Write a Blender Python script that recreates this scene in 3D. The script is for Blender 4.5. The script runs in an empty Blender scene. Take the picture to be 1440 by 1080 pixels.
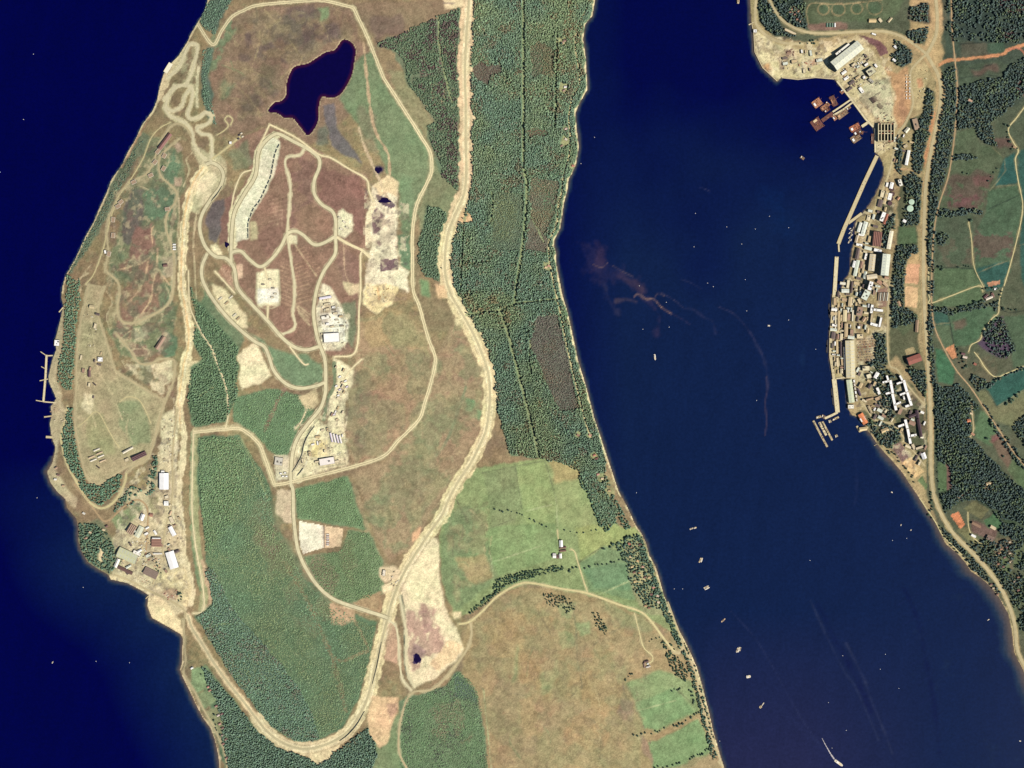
import bpy, math, random
import numpy as np

# ------------------------------------------------------------------ camera, sky, sun, exposure
H = 6000.0            # flying height in metres, looking straight down
S = 4.0               # metres per photograph pixel at sea level
sc = bpy.context.scene
cam_d = bpy.data.cameras.new("survey_camera")
cam = bpy.data.objects.new("survey_camera", cam_d)
sc.collection.objects.link(cam)
cam.location = (0, 0, H)
cam_d.sensor_width = 36.0
cam_d.lens = 18.0 / (720 * S / H)
cam_d.clip_start = 10.0
cam_d.clip_end = 120000.0
sc.camera = cam
SUN_AZ, SUN_EL = math.radians(121), math.radians(43)
w = bpy.data.worlds.new("World"); sc.world = w; w.use_nodes = True
nt = w.node_tree
sky = nt.nodes.new("ShaderNodeTexSky"); sky.sky_type = 'NISHITA'; sky.sun_disc = False
sky.sun_elevation = SUN_EL; sky.sun_rotation = SUN_AZ
sky.ozone_density = 3.0; sky.air_density = 1.0; sky.dust_density = 0.4
bg = nt.nodes["Background"]; bg.inputs[1].default_value = 0.05
nt.links.new(sky.outputs[0], bg.inputs[0])
sun_d = bpy.data.lights.new("sun", 'SUN'); sun_d.energy = 5.0; sun_d.angle = math.radians(0.53)
sun_d.color = (1.0, 0.93, 0.82)
sun = bpy.data.objects.new("sun", sun_d); sc.collection.objects.link(sun)
sx, sy, sz = (math.sin(SUN_AZ) * math.cos(SUN_EL), math.cos(SUN_AZ) * math.cos(SUN_EL), math.sin(SUN_EL))
from mathutils import Vector, Matrix
sun.rotation_euler = Vector((sx, sy, sz)).to_track_quat('Z', 'Y').to_euler()
sun.location = (sx * 5000, sy * 5000, sz * 5000)
vs = sc.view_settings
vs.view_transform = 'Standard'; vs.look = 'None'; vs.exposure = 0.36; vs.gamma = 1.0
vs.use_curve_mapping = False
sc.cycles.max_bounces = 4; sc.cycles.diffuse_bounces = 0; sc.cycles.glossy_bounces = 2
EXP = 1.36            # what a grey albedo of 1 comes out as, linear: used to turn photograph colours into albedos

rng = np.random.default_rng(7)
random.seed(7)
col = sc.collection

# ------------------------------------------------------------------ small helpers
def lin(c):
    c = np.asarray(c, float) / 255.0
    return np.where(c <= 0.04045, c / 12.92, ((c + 0.055) / 1.055) ** 2.4)
def alb(c):
    "photograph colour (sRGB 0-255) of a sunlit level surface -> albedo"
    return np.clip(lin(c) / EXP, 0.003, 0.85)
def tag(o, label=None, cat=None, group=None, kind=None):
    if label: o["label"] = label
    if cat: o["category"] = cat
    if group: o["group"] = group
    if kind: o["kind"] = kind
    return o
def mesh_np(name, V, F, smooth=False):
    "V (n,3), F (m,3|4) -> mesh"
    V = np.asarray(V, np.float32); F = np.asarray(F, np.int32)
    me = bpy.data.meshes.new(name)
    n, k = F.shape
    me.vertices.add(len(V)); me.vertices.foreach_set("co", V.ravel())
    me.loops.add(n * k); me.loops.foreach_set("vertex_index", F.ravel())
    me.polygons.add(n)
    me.polygons.foreach_set("loop_start", np.arange(0, n * k, k, dtype=np.int32))
    me.polygons.foreach_set("use_smooth", np.full(n, smooth, bool))
    me.update(calc_edges=True)
    return me
def set_col(me, C, name="Col"):
    a = me.attributes.new(name, 'FLOAT_COLOR', 'POINT')
    C = np.asarray(C, np.float32)
    if C.shape[1] == 3: C = np.hstack([C, np.ones((len(C), 1), np.float32)])
    a.data.foreach_set("color", C.ravel())
def link(name, me, m=None, parent=None):
    o = bpy.data.objects.new(name, me); col.objects.link(o)
    if m is not None and len(me.materials) == 0: me.materials.append(m)
    if parent is not None: o.parent = parent
    return o
def vnoise(X, Y, scale, seed):
    "smooth value noise -1..1 at photograph-pixel coordinates"
    r = np.random.default_rng(seed).random((257, 257)) * 2 - 1
    u = X / scale + 40.37 + seed * 3.1; v = Y / scale + 51.91 + seed * 1.7
    iu = np.floor(u).astype(int); iv = np.floor(v).astype(int)
    fu = u - iu; fv = v - iv
    fu = fu * fu * (3 - 2 * fu); fv = fv * fv * (3 - 2 * fv)
    iu %= 256; iv %= 256
    return (r[iv, iu] * (1 - fu) * (1 - fv) + r[iv, iu + 1] * fu * (1 - fv)
            + r[iv + 1, iu] * (1 - fu) * fv + r[iv + 1, iu + 1] * fu * fv)
def fbm(X, Y, scale, seed, oct=4, gain=0.5):
    t = 0; a = 1; s = 0
    for i in range(oct):
        t = t + a * vnoise(X, Y, scale / 2 ** i, seed + 13 * i); s += a; a *= gain
    return t / s
def inside(poly, X, Y):
    p = np.asarray(poly, float); m = np.zeros(X.shape, bool)
    x0, y0 = p[-1]
    for x1, y1 in p:
        if y0 != y1:
            c = ((y0 > Y) != (y1 > Y)) & (X < (x1 - x0) * (Y - y0) / (y1 - y0) + x0)
            m ^= c
        x0, y0 = x1, y1
    return m
def smooth_line(pts, step=1.5, closed=False):
    "Catmull-Rom through the points, resampled"
    p = np.asarray(pts, float)
    if closed: q = np.vstack([p[-1], p, p[0], p[1]])
    else: q = np.vstack([2 * p[0] - p[1], p, 2 * p[-1] - p[-2]])
    out = []
    for i in range(1, len(q) - 2):
        a, b, c, d = q[i - 1:i + 3]
        n = max(1, int(np.hypot(*(c - b)) / step))
        t = (np.arange(n) / n)[:, None]
        out.append(0.5 * (2 * b + (c - a) * t + (2 * a - 5 * b + 4 * c - d) * t * t + (3 * b - a - 3 * c + d) * t ** 3))
    if not closed: out.append(q[-2][None])
    return np.vstack(out)
def straight_line(pts, step=1.5, closed=False):
    p = np.asarray(pts, float)
    if closed: p = np.vstack([p, p[0]])
    out = []
    for b, c in zip(p[:-1], p[1:]):
        n = max(1, int(np.hypot(*(c - b)) / step)); t = (np.arange(n) / n)[:, None]
        out.append(b + (c - b) * t)
    out.append(p[-1][None])
    return np.vstack(out)

# ------------------------------------------------------------------ coastlines (photograph pixels)
WEST = [(300,-430),(297,-60),(292,0),(287,17),(280,28),(268,48),(264,58),(250,80),(238,92),(230,104),(224,124),(221,140),(215,155),
 (200,175),(190,197),(179,215),(172,231),(157,252),(150,271),(140,292),(132,312),(120,333),(107,362),(92,388),(88,404),(86,418),(89,430),
 (85,449),(81,465),(77,478),(79,492),(73,507),(68,530),(69,538),(75,551),(79,561),(71,572),(73,584),(70,595),(71,605),(73,616),(78,629),
 (74,650),(66,664),(71,679),(80,691),(92,702),(94,714),(107,729),(110,741),(110,760),(113.5,773),(123,790),(137.5,800),(152,808),(156,815),
 (179,820),(198,830),(209,837),(207,852),(213.5,869),(233,879.6),(254,892),(257,898),(256,915),(256,932),(253,942),(258,955),(267,972),
 (275,990),(285,1009),(296,1024),(302.5,1042),(307,1063),(309,1082),(318,1140),(340,1300),(360,1520),
 (1090,1520),(1060,1300),(1030,1140),(1018.5,1080),(1013,1063),(1008,1045),(1003,1028),(998,1005),(992.5,984),(986,959),(980,938),(972,920),
 (963,901),(956,888),(950,874),(943,859),(934,838),(927,813),(921.5,796),(913,780.6),(909,765),(902,750),(895,740),(890,730),(881.7,712),
 (870,691),(863,670),(854.6,645),(846,618),(835,586),(824.6,544),(813,507),(805,469),(798.5,440),(791,415),(785,385),(782,368),(782,355),
 (779,345),(780,337),(787.5,322),(790,307),(793,286),(798,267),(800,251),(804,245),(810,231),(814,207),(811,182),(809,160),(815,145),
 (826,126),(824,82),(820,55),(823,34),(833,22),(836,5),(842,-40),(852,-200),(860,-430)]
EAST = [(1040,-430),(1052,-60),(1055,0),(1056.5,30.5),(1059.6,46),(1061,73),(1072,95),(1093,114.6),(1099,108.5),(1122,111.5),(1147,108.5),
 (1174,111.5),(1180,120),(1195,137),(1217,167),(1228,178),(1230.4,189.4),(1230.4,214),(1236,219),(1240,226),(1243,236),(1242,248),(1238,258),
 (1232,272),(1222,289),(1213,300),(1205,309),(1203,314),(1203,327),(1201.7,338),(1198,351),(1196,374),(1193,388),(1187,394),(1183,405),
 (1178,412),(1170,414),(1169,447),(1166.7,469),(1165.5,490),(1166,502),(1169,519),(1170.5,532),(1189,534),(1191,558),(1192,574),(1198,584),
 (1207,586.5),(1216.7,597),(1220.5,606.7),(1225.5,612),(1234.4,625.5),(1244,636.7),(1255.5,649),(1268,663.6),(1280,681.7),(1293,701),
 (1303,717.5),(1315,734.7),(1323,751),(1330,765),(1345.5,778),(1356.7,790),(1365,803),(1379,812.5),(1393,825),(1404,839),(1417.5,862.5),
 (1422.5,885),(1426,917.5),(1439,942.5),(1452,975),(1475,1040),(1500,1140),(1560,1300),(1620,1520),(1900,1520),(1900,-430)]
LOCHAN = [(481.7,56),(492,58),(498,64.6),(500,73),(498,87.5),(495,104),(486,123),(475,135),(463,137.5),(452.5,136.5),(448,152),(448,167),
 (442,181),(433,190.6),(426.5,184),(418,173),(411,165.6),(400,165.6),(390,159),(377.5,157),(378.5,152),(386,144),(396,141.7),(402.5,133),
 (403.5,116.7),(409,100),(417,92.7),(431.7,89.6),(446,81),(459,73),(471,70)]

STEP = 1.5
xs = np.concatenate([np.arange(-420, -24, 12), np.arange(-24, 1464, STEP), np.arange(1464, 1861, 12)])
ys = np.concatenate([np.arange(-420, -24, 12), np.arange(-24, 1104, STEP), np.arange(1104, 1501, 12)])
X, Y = np.meshgrid(xs, ys)
NY, NX = X.shape
def win(poly_or_pts, pad):
    p = np.asarray(poly_or_pts, float)
    i0, i1 = np.searchsorted(xs, [p[:, 0].min() - pad, p[:, 0].max() + pad])
    j0, j1 = np.searchsorted(ys, [p[:, 1].min() - pad, p[:, 1].max() + pad])
    return slice(max(0, j0 - 1), j1 + 1), slice(max(0, i0 - 1), i1 + 1)
def line_dist(pts, rmax, wj=None):
    "distance in pixels to a dense polyline, up to rmax"
    D = np.full(X.shape, rmax, np.float32) if wj is None else np.full(X[wj].shape, rmax, np.float32)
    oj, oi = (wj[0].start, wj[1].start) if wj else (0, 0)
    for px, py in pts:
        i0, i1 = np.searchsorted(xs, [px - rmax, px + rmax]); j0, j1 = np.searchsorted(ys, [py - rmax, py + rmax])
        if i0 >= i1 or j0 >= j1: continue
        d = np.hypot(xs[None, i0:i1] - px, ys[j0:j1, None] - py)
        v = D[max(0, j0-oj):j1-oj, max(0, i0-oi):i1-oi]
        np.minimum(v, d[-v.shape[0]:, -v.shape[1]:][:v.shape[0], :v.shape[1]] if v.shape != d.shape else d, out=v)
    return D
west_m = inside(WEST, X, Y); east_m = inside(EAST, X, Y)
LAND = west_m | east_m
LAKE = inside(smooth_line(LOCHAN, 3, True), X, Y)
coast_pts = np.vstack([straight_line(WEST, 1.2, True), straight_line(EAST, 1.2, True)])
coast_pts = coast_pts[(np.abs(coast_pts[:, 0] - 720) < 790) & (np.abs(coast_pts[:, 1] - 540) < 610)]
Dc = line_dist(coast_pts, 24.0)                       # distance to the shore, clipped at 24 px
# far distance on a coarse grid
gx = np.arange(-420, 1870, 15.0); gy = np.arange(-420, 1510, 15.0)
GX, GY = np.meshgrid(gx, gy)
call = np.vstack([straight_line(WEST[:-1], 10), straight_line(EAST[:-2], 10)])
call = call[(call[:, 1] > -425) & (call[:, 1] < 1515) & (call[:, 0] < 1890)]
Gd = np.full(GX.shape, 1e9)
for k in range(0, len(call), 200):
    c = call[k:k + 200]
    Gd = np.minimum(Gd, np.hypot(GX[..., None] - c[:, 0], GY[..., None] - c[:, 1]).min(-1))
def bilin(G, x, y):
    u = np.clip((x + 420) / 15.0, 0, G.shape[1] - 1.001); v = np.clip((y + 420) / 15.0, 0, G.shape[0] - 1.001)
    iu = u.astype(int); iv = v.astype(int); fu = u - iu; fv = v - iv
    return G[iv, iu] * (1 - fu) * (1 - fv) + G[iv, iu + 1] * fu * (1 - fv) + G[iv + 1, iu] * (1 - fu) * fv + G[iv + 1, iu + 1] * fu * fv
Dfar = bilin(Gd, X, Y)
Dist = np.where(Dc < 20, Dc, Dfar)
hill = np.where(west_m, 120.0, 95.0)
flat = np.where(west_m, 0.0, 14.0)
dd = np.maximum(0, Dist - 3 - flat) * S
Z = np.minimum(Dc, 5) * 0.7 + hill * (1 - np.exp(-dd / 620.0))
Z += np.clip(dd / 260.0, 0, 1) * (7 * fbm(X, Y, 70, 5, 4) + 1.4 * fbm(X, Y, 14, 9, 3))
Z = np.where(LAND, Z, -np.minimum(Dc, 8) * 0.8)
# the lochan lies in its own flat hollow
ZL = 92.0
Dl = line_dist(smooth_line(LOCHAN, 1.2, True), 44.0)
wl = np.clip(1 - Dl / 44.0, 0, 1); wl = wl * wl * (3 - 2 * wl)
Z = np.where(LAND, Z * (1 - wl) + (ZL + 1 + np.minimum(Dl, 30) * 0.22) * wl, Z)
Z = np.where(LAKE, ZL - np.minimum(Dl, 4) * 1.5, Z)
def zat(px, py):
    px = np.asarray(px, float); py = np.asarray(py, float)
    i = np.clip(np.searchsorted(xs, px) - 1, 0, NX - 2); j = np.clip(np.searchsorted(ys, py) - 1, 0, NY - 2)
    fu = (px - xs[i]) / (xs[i + 1] - xs[i]); fv = (py - ys[j]) / (ys[j + 1] - ys[j])
    return Z[j, i] * (1 - fu) * (1 - fv) + Z[j, i + 1] * fu * (1 - fv) + Z[j + 1, i] * (1 - fu) * fv + Z[j + 1, i + 1] * fu * fv
def W(px, py, z=None):
    "point of the ground (or of the level z) seen at a photograph pixel"
    px = np.asarray(px, float); py = np.asarray(py, float)
    if z is None: z = zat(px, py)
    k = (H - z) / H * S
    return np.stack([(px - 720) * k, (540 - py) * k, np.broadcast_to(z, px.shape)], -1)

# ------------------------------------------------------------------ land cover painted onto the ground
wx1 = fbm(X, Y, 16, 31, 3); wy1 = fbm(X, Y, 16, 67, 3)
COL = np.zeros(X.shape + (3,), np.float32)
def tone(rgb, wj=None):
    "aerial haze and film fade put into land colours: mid tones lifted and greyed"
    c = np.asarray(rgb, float); m = c.mean()
    k = np.clip((232 - m) / 70.0, 0, 1) * np.clip((m - 30) / 35.0, 0, 1)
    return c + np.array((17, 21, 27)) * k
def put(mask, rgb, a=1.0):
    "mask 0..1 over the whole grid or (window, mask)"
    if isinstance(mask, tuple): wj, m = mask
    else: wj, m = (slice(None), slice(None)), mask
    m = (m * a)[..., None]
    e = east_m[wj][..., None]
    COL[wj] = COL[wj] * (1 - m) + np.where(e, alb(np.asarray(rgb) + (0, -1, 7 if np.mean(rgb) < 150 else 0)), alb(tone(rgb))) * m
def paint(poly, rgb, a=1.0, edge=2.0, soft=0, smooth=False, patch=None, seed=1):
    "a patch of ground cover with an uneven edge; patch=(scale, coverage) breaks it into clumps"
    if smooth: poly = smooth_line(poly, 4, True)
    wj = win(poly, edge + soft + 3)
    x = X[wj]; y = Y[wj]
    m = inside(poly, x + wx1[wj] * edge * 1.6, y + wy1[wj] * edge * 1.6).astype(np.float32)
    for _ in range(int(soft)):
        p = np.pad(m, 1, mode='edge')
        m = (p[:-2, 1:-1] + p[2:, 1:-1] + p[1:-1, :-2] + p[1:-1, 2:] + p[1:-1, 1:-1]) / 5
    if patch:
        n = fbm(x, y, patch[0], seed * 7 + 3, 4, 0.6)
        m = m * np.clip((n - (0.5 - patch[1]) * 1.1) * 6 + 0.5, 0, 1)
    put((wj, m), rgb, a)
    return wj, m
N7 = fbm(X, Y, 7, 90, 3).astype(np.float32)
def stroke(pts, width, rgb, a=1.0, edge=0.6, soft=0.8, curve=True, seed=3):
    L = smooth_line(pts, 1.0) if curve else straight_line(pts, 1.0)
    wj = win(L, width + 4)
    D = line_dist(L[::2] if width > 6 else L, width * 0.5 + 4, wj)
    n = np.roll(N7, (seed * 37) % 400, 1)[wj]
    m = np.clip((width * 0.5 - D + n * edge * 2) / soft + 0.5, 0, 1)
    put((wj, m), rgb, a)
    return wj, m
RIDES = [([(737,-30),(737,100),(737,230),(740,250),(741,280),(736,340),(728,395),(723,430)], 4.4), ([(704,437),(712,460),(720,489),(745,585),(758,642)], 4.8),
 ([(784,50),(783,100),(781,180)], 3), ([(655,443),(705,436),(725,428),(785,421)], 3), ([(617,25),(618,60),(624,95),(632,130),(637,145)], 2.6),
 ([(692,270),(694,290),(690,315)], 2.4), ([(655,295),(652,330),(650,380),(648,415)], 2), ([(743,465),(746,485),(745,510),(748,525)], 2.2),
 ([(745,300),(755,320),(765,340)], 2), ([(690,368),(660,372)], 2), ([(683,410),(650,418)], 1.6),
 ([(290,886),(310,879),(324,877)], 1.6), ([(296,906),(308,898)], 1.6), ([(700,85),(712,105),(725,130)], 1.6),
 ([(278,560),(300,545)], 2), ([(340,618),(360,660),(376,700)], 2)]
# ---- base: rough moor, mottled
n1 = fbm(X, Y, 60, 11, 5, 0.6); n2 = fbm(X, Y, 22, 17, 4, 0.6); n3 = fbm(X, Y, 7, 23, 3, 0.6)
put(np.ones(X.shape), (134, 112, 76))
put(np.clip(n1 * 2.2 + 0.3, 0, 1), (150, 130, 84), 0.7)
put(np.clip(n2 * 2.5 - 0.1, 0, 1), (112, 92, 68), 0.55)
put(np.clip(n3 * 2 + n1 * 1.5 - 0.2, 0, 1), (118, 116, 76), 0.5)
put(east_m.astype(float), (84, 98, 72), 0.85)
G_GREEN, G_DARK, G_TAN = (104, 124, 80), (70, 92, 64), (158, 138, 92)
HEATH, PURP, FLOOR = (128, 96, 74), (110, 82, 74), (66, 84, 60)
PALE, SAND, EARTH, CONC = (240, 228, 184), (222, 204, 156), (206, 166, 118), (206, 198, 164)

# ---- north moor round the lochan
paint([(300,66),(330,18),(440,0),(495,14),(515,70),(500,140),(470,190),(440,200),(380,175),(330,190),(300,170),(285,120)], (128,100,76), 0.8, 6, 3)
paint([(300,90),(345,75),(400,85),(402,130),(370,165),(315,160)], (136,106,82), 0.6, 8, 4, patch=(20,.6), seed=4)
paint([(330,30),(480,10),(470,60),(400,90),(350,80)], (104,84,70), 0.7, 6, 2, patch=(16,.42), seed=5)
paint([(405,8),(445,6),(440,30),(405,55),(398,30)], (100,80,68), 0.7, 5, 2)
paint([(455,35),(478,35),(480,55),(460,62)], (98,80,68), 0.7, 4, 2)
paint([(415,45),(445,40),(448,70),(420,75)], (104,84,70), 0.6, 4, 2)
paint([(448,12),(464,10),(462,28),(450,32)], (122,140,92), 0.9, 3, 2)
paint([(300,40),(325,25),(330,45),(312,80),(300,100),(292,110),(290,80)], (104,126,84), 0.75, 6, 2, patch=(14,.65), seed=6)
paint([(315,112),(330,118),(322,135),(308,140)], (108,128,86), 0.7, 4, 3)
paint([(290,68),(300,66),(292,110),(300,135),(296,150),(304,175),(294,170),(284,135),(284,100)], (74,98,78), 0.85, 2, 1)
paint([(283,0),(330,-2),(308,28),(302,48),(290,40),(280,30)], (74,94,74), 0.9, 3, 1)
paint([(455,150),(470,145),(475,180),(500,215),(512,232),(480,215),(466,205)], (96,88,84), 0.9, 2, 1)
paint([(448,180),(462,178),(462,205),(446,205)], (92,98,80), 0.7, 4, 2)
# strip between lochan and perimeter track
paint([(498,90),(520,68),(545,120),(575,165),(600,200),(606,235),(595,270),(583,300),(575,330),(565,330),(560,300),(560,262),(545,245),(530,210),(505,180),(478,140),(490,125)], (104,124,82), 0.85, 4, 2)
paint([(500,150),(530,165),(528,215),(505,195)], (126,116,84), 0.6, 6, 3)
paint([(565,240),(580,250),(575,300),(562,300)], (112,132,88), 0.7, 5, 2)
# right of the perimeter track, clearings
paint([(500,5),(640,-2),(648,10),(570,45),(528,62)], (128,104,76), 0.75, 4, 2)
paint([(520,25),(570,20),(565,45),(530,55)], (104,80,68), 0.6, 5, 3)
paint([(545,100),(570,100),(590,140),(612,175),(620,200),(606,205),(590,180),(565,140)], (130,128,86), 0.7, 4, 3)
paint([(605,215),(622,225),(645,265),(640,300),(620,300),(604,290),(590,330),(586,300),(600,260)], (112,120,80), 0.8, 4, 2)
paint([(583,330),(600,345),(590,400),(620,420),(640,430),(650,470),(600,470),(590,430),(582,400)], (128,110,76), 0.8, 4, 2)
paint([(590,395),(604,395),(604,420),(592,412)], (106,134,84), 0.9, 3, 2)

# ---- the fenced hilltop: brown stripped heath between the haul roads
paint([(330,200),(378,176),(450,215),(515,250),(522,290),(520,345),(508,360),(506,440),(498,495),(470,500),(445,490),(410,490),(350,425),(335,400),(330,360),(320,340),(325,290),(345,250),(352,240)], (136,102,78), 0.92, 3, 1)
paint([(400,215),(440,222),(440,260),(435,290),(408,320)], (122,88,72), 0.7, 5, 2, patch=(14,.5), seed=8)
paint([(440,230),(500,245),(515,280),(515,330),(480,300),(450,290)], (128,88,72), 0.8, 5, 2)
paint([(360,330),(395,290),(402,250),(398,340),(380,360)], (132,96,76), 0.7, 4, 2)
paint([(412,300),(440,285),(465,305),(468,330),(440,335),(420,320)], (140,108,80), 0.8, 3, 2)
paint([(480,350),(505,360),(503,420),(480,400),(472,370)], (132,98,78), 0.9, 3, 2)
paint([(312,370),(325,375),(328,400),(318,400),(305,385)], (150,112,84), 0.9, 2, 1)
paint([(296,285),(318,280),(312,320),(305,340),(293,335),(290,310)], (92,82,76), 0.9, 3, 1)
paint([(318,280),(330,270),(325,340),(310,345),(308,330)], (122,86,70), 0.9, 3, 1)
paint([(350,225),(362,190),(378,178),(365,205),(358,235)], (128,94,74), 0.7, 3, 1)
paint([(320,215),(345,200),(355,230),(330,240)], (104,116,80), 0.6, 4, 2)
# young green inside the loop
paint([(340,460),(385,490),(430,500),(452,510),(455,540),(420,545),(395,530),(380,505),(360,480)], (104,126,86), 0.9, 3, 2)
paint([(470,430),(500,420),(502,460),(497,490),(490,480)], (104,122,84), 0.7, 3, 2)
paint([(290,400),(300,425),(330,455),(345,480),(330,500),(300,450),(280,430)], (96,118,80), 0.8, 3, 1)

# ---- central moor, east of the trident site
paint([(505,450),(560,440),(600,465),(612,505),(600,560),(585,595),(540,640),(495,655),(488,600),(500,540),(500,495)], (154,126,90), 0.9, 4, 2)
paint([(490,520),(520,520),(520,600),(505,640),(490,600)], (118,100,76), 0.7, 7, 3)
paint([(520,540),(560,560),(570,600),(530,590)], (142,106,80), 0.55, 7, 4)
paint([(515,505),(600,500),(600,530),(550,540)], (124,112,76), 0.6, 8, 3, patch=(14,.5), seed=12)
paint([(510,440),(560,435),(600,470),(606,500),(560,485),(520,490)], (160,136,88), 0.7, 5, 3)
paint([(612,510),(640,440),(670,490),(684,540),(680,600),(650,660),(615,710),(580,770),(550,790),(530,760),(510,700),(495,665),(540,648),(592,596),(606,545)], (150,126,90), 0.9, 4, 2)
paint([(620,500),(650,470),(670,520),(650,560),(625,560)], (140,106,80), 0.55, 8, 3, patch=(18,.55), seed=13)
paint([(600,580),(640,560),(660,600),(620,660),(590,680),(580,620)], (120,118,78), 0.6, 8, 3, patch=(18,.5), seed=14)
paint([(540,660),(590,640),(600,690),(560,760),(530,740)], (142,104,78), 0.5, 8, 4, patch=(16,.5), seed=15)
paint([(510,700),(550,690),(545,770),(525,770)], (108,116,76), 0.6, 6, 3, patch=(16,.5), seed=16)
paint([(655,560),(668,562),(666,580),(656,578)], (104,134,86), 0.9, 2, 1)
paint([(670,575),(678,580),(674,592),(668,588)], (104,134,86), 0.9, 2, 1)
stroke([(655,545),(640,590),(625,625),(600,655)], 4, (106,118,80), 0.7, 1, 2)
stroke([(500,690),(515,740),(535,790),(555,800)], 9, (150,134,94), 0.7, 1, 2)
stroke([(500,720),(520,775)], 2.5, (114,112,78), 0.7, 1, 2)

# ---- west: the old depot on the loch
paint([(200,200),(225,190),(255,215),(262,245),(250,300),(248,370),(200,400),(165,395),(150,370),(165,320),(190,270)], (112,116,78), 0.9, 4, 2)
paint([(187,265),(202,268),(203,300),(195,330),(182,345),(170,340),(172,300)], (98,88,74), 0.9, 3, 1)
paint([(190,318),(215,316),(216,345),(200,365),(184,360)], (132,96,76), 0.9, 4, 1)
paint([(205,265),(250,270),(242,300),(220,315),(204,310)], (94,118,82), 0.9, 4, 1)
paint([(165,370),(205,355),(220,370),(235,410),(215,445),(185,452),(168,445),(165,420),(185,395)], (134,98,76), 0.8, 4, 2)
paint([(165,425),(190,400),(200,420),(180,440)], (148,128,86), 0.6, 4, 2)
paint([(225,400),(245,395),(240,430),(225,440)], (104,118,80), 0.8, 4, 2)
paint([(230,240),(245,210),(255,230),(250,260),(235,265)], (96,120,84), 0.8, 4, 2)
paint([(152,262),(175,225),(200,185),(212,195),(180,250),(160,285),(145,315),(125,350),(100,385),(95,380),(120,333),(140,292)], (96,106,76), 0.85, 3, 1)
paint([(123,399),(148,403),(136,428),(140,449),(163,522),(229,563),(221,605),(215,629),(207,643),(175,658),(140,679),(125,677),(109,622),(104,591),(104,560),(109,547),(109,463),(119,417)], (166,152,108), 0.95, 1, 1)
paint([(165,565),(195,563),(210,590),(212,620),(185,625),(170,600)], (128,138,92), 0.7, 3, 2)
paint([(125,585),(145,582),(150,600),(165,640),(130,640),(118,600)], (142,138,90), 0.7, 3, 2)
paint([(150,460),(170,500),(200,505),(215,500),(240,480),(250,430),(215,455),(185,460)], (112,122,80), 0.85, 3, 1)
paint([(165,450),(185,455),(195,475),(175,480),(160,470)], (136,104,80), 0.9, 3, 1)
paint([(180,480),(205,485),(210,500),(185,500)], (138,104,82), 0.8, 3, 1)
paint([(225,490),(235,470),(250,475),(248,500),(232,505)], (86,112,76), 0.9, 3, 1)
paint([(170,510),(215,510),(245,505),(245,530),(230,560),(185,525)], PALE, 0.75, 3, 1, patch=(16,.6), seed=21)
paint([(115,550),(132,555),(130,585),(115,575)], PALE, 0.7, 3, 1)
paint([(155,430),(190,470),(185,490),(165,480),(150,450)], (176,164,116), 0.6, 4, 2, patch=(12,.5), seed=22)
paint([(190,462),(205,460),(205,475),(190,480)], PALE, 0.7, 3, 1)
# shore of the depot
paint([(86,430),(92,432),(84,500),(78,530),(86,552),(92,575),(95,600),(86,612),(80,640),(80,660),(95,690),(110,700),(104,715),(92,705),(78,692),(66,678),(64,664),(72,650),(70,610),(68,590),(70,572),(76,560),(66,535),(70,510),(78,480)], (190,174,130), 0.8, 2, 1)
stroke([(292,0),(268,48),(250,80),(236,98),(224,124),(215,155),(200,175),(179,215),(157,252),(140,292),(120,333),(92,388),(87,410)], 5, SAND, 0.9, 0.8, 1)
stroke([(252,82),(240,100),(228,122),(222,138)], 12, SAND, 0.9, 2, 1)
stroke([(210,165),(190,200),(172,235)], 3, (190,140,100), 0.6, 1, 1)
# switchbacks on the north shore
SW1 = [(236,110),(253,92),(262,70),(268,62),(277,64),(276,80),(268,105),(262,118)]
SW2 = [(230,140),(246,124),(258,120),(270,124),(270,140),(264,160),(268,167),(280,165),(290,158),(298,165),(290,175),(278,180),(282,188),(296,192),(298,215),(296,228)]
SW3 = [(246,120),(236,138),(234,150),(243,156),(256,148),(260,135),(270,122)]
SW4 = [(230,150),(238,162),(250,168),(262,174),(270,185),(272,200),(280,215),(290,225)]
for k, L in enumerate((SW1, SW2, SW3, SW4)):
    stroke(L, 6.5, (206,194,146), 0.8, 1.4, 1.4, seed=k)
paint([(262,60),(280,62),(280,100),(278,150),(270,155),(268,120),(255,120),(250,100)], (176,168,122), 0.5, 4, 2, patch=(9,.55), seed=24)
stroke([(279,95),(277,125),(277,150)], 4, (214,202,158), 0.9, 1, 1)
paint([(268,200),(290,215),(310,218),(318,235),(318,260),(300,285),(290,280),(282,300),(266,300),(268,270),(280,240),(275,222)], (190,180,134), 0.85, 3, 1)
paint([(290,250),(302,240),(306,252),(292,285),(280,290)], PALE, 0.8, 2, 1)
paint([(288,240),(298,244),(290,270),(276,280),(272,262)], PALE, 0.75, 3, 1)

# ---- the pale cutting that runs down the depot
CUT = [(287,236),(273,258),(264,288),(259,325),(257,367),(256,400),(259,418),(264,445),(267,470),(266,490),(259,515),(255,547),(253,578),(256,605)]
stroke(CUT, 12, (236,222,172), 1, 1.6, 1, seed=5)
stroke([(c[0]-1.5, c[1]) for c in CUT], 3, (226,190,130), 0.6, 1.5, 1.5, seed=6)
stroke([(256,600),(259,620),(257,645),(253,675),(252,706),(255,737),(258,783),(264,800),(270,830),(268,850)], 9, (226,212,166), 1, 1.4, 1, seed=7)
paint([(228,585),(245,575),(250,605),(250,640),(246,660),(226,668),(226,620)], (222,210,166), 0.9, 2, 1)
paint([(262,505),(288,512),(287,525),(270,540),(262,540)], SAND, 1, 2, 1)
stroke([(247,290),(240,330),(244,360),(243,400),(238,430)], 5, (176,160,118), 0.8, 1, 1)
paint([(225,360),(246,360),(246,390),(228,392)], (176,158,122), 0.8, 3, 1)
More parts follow.
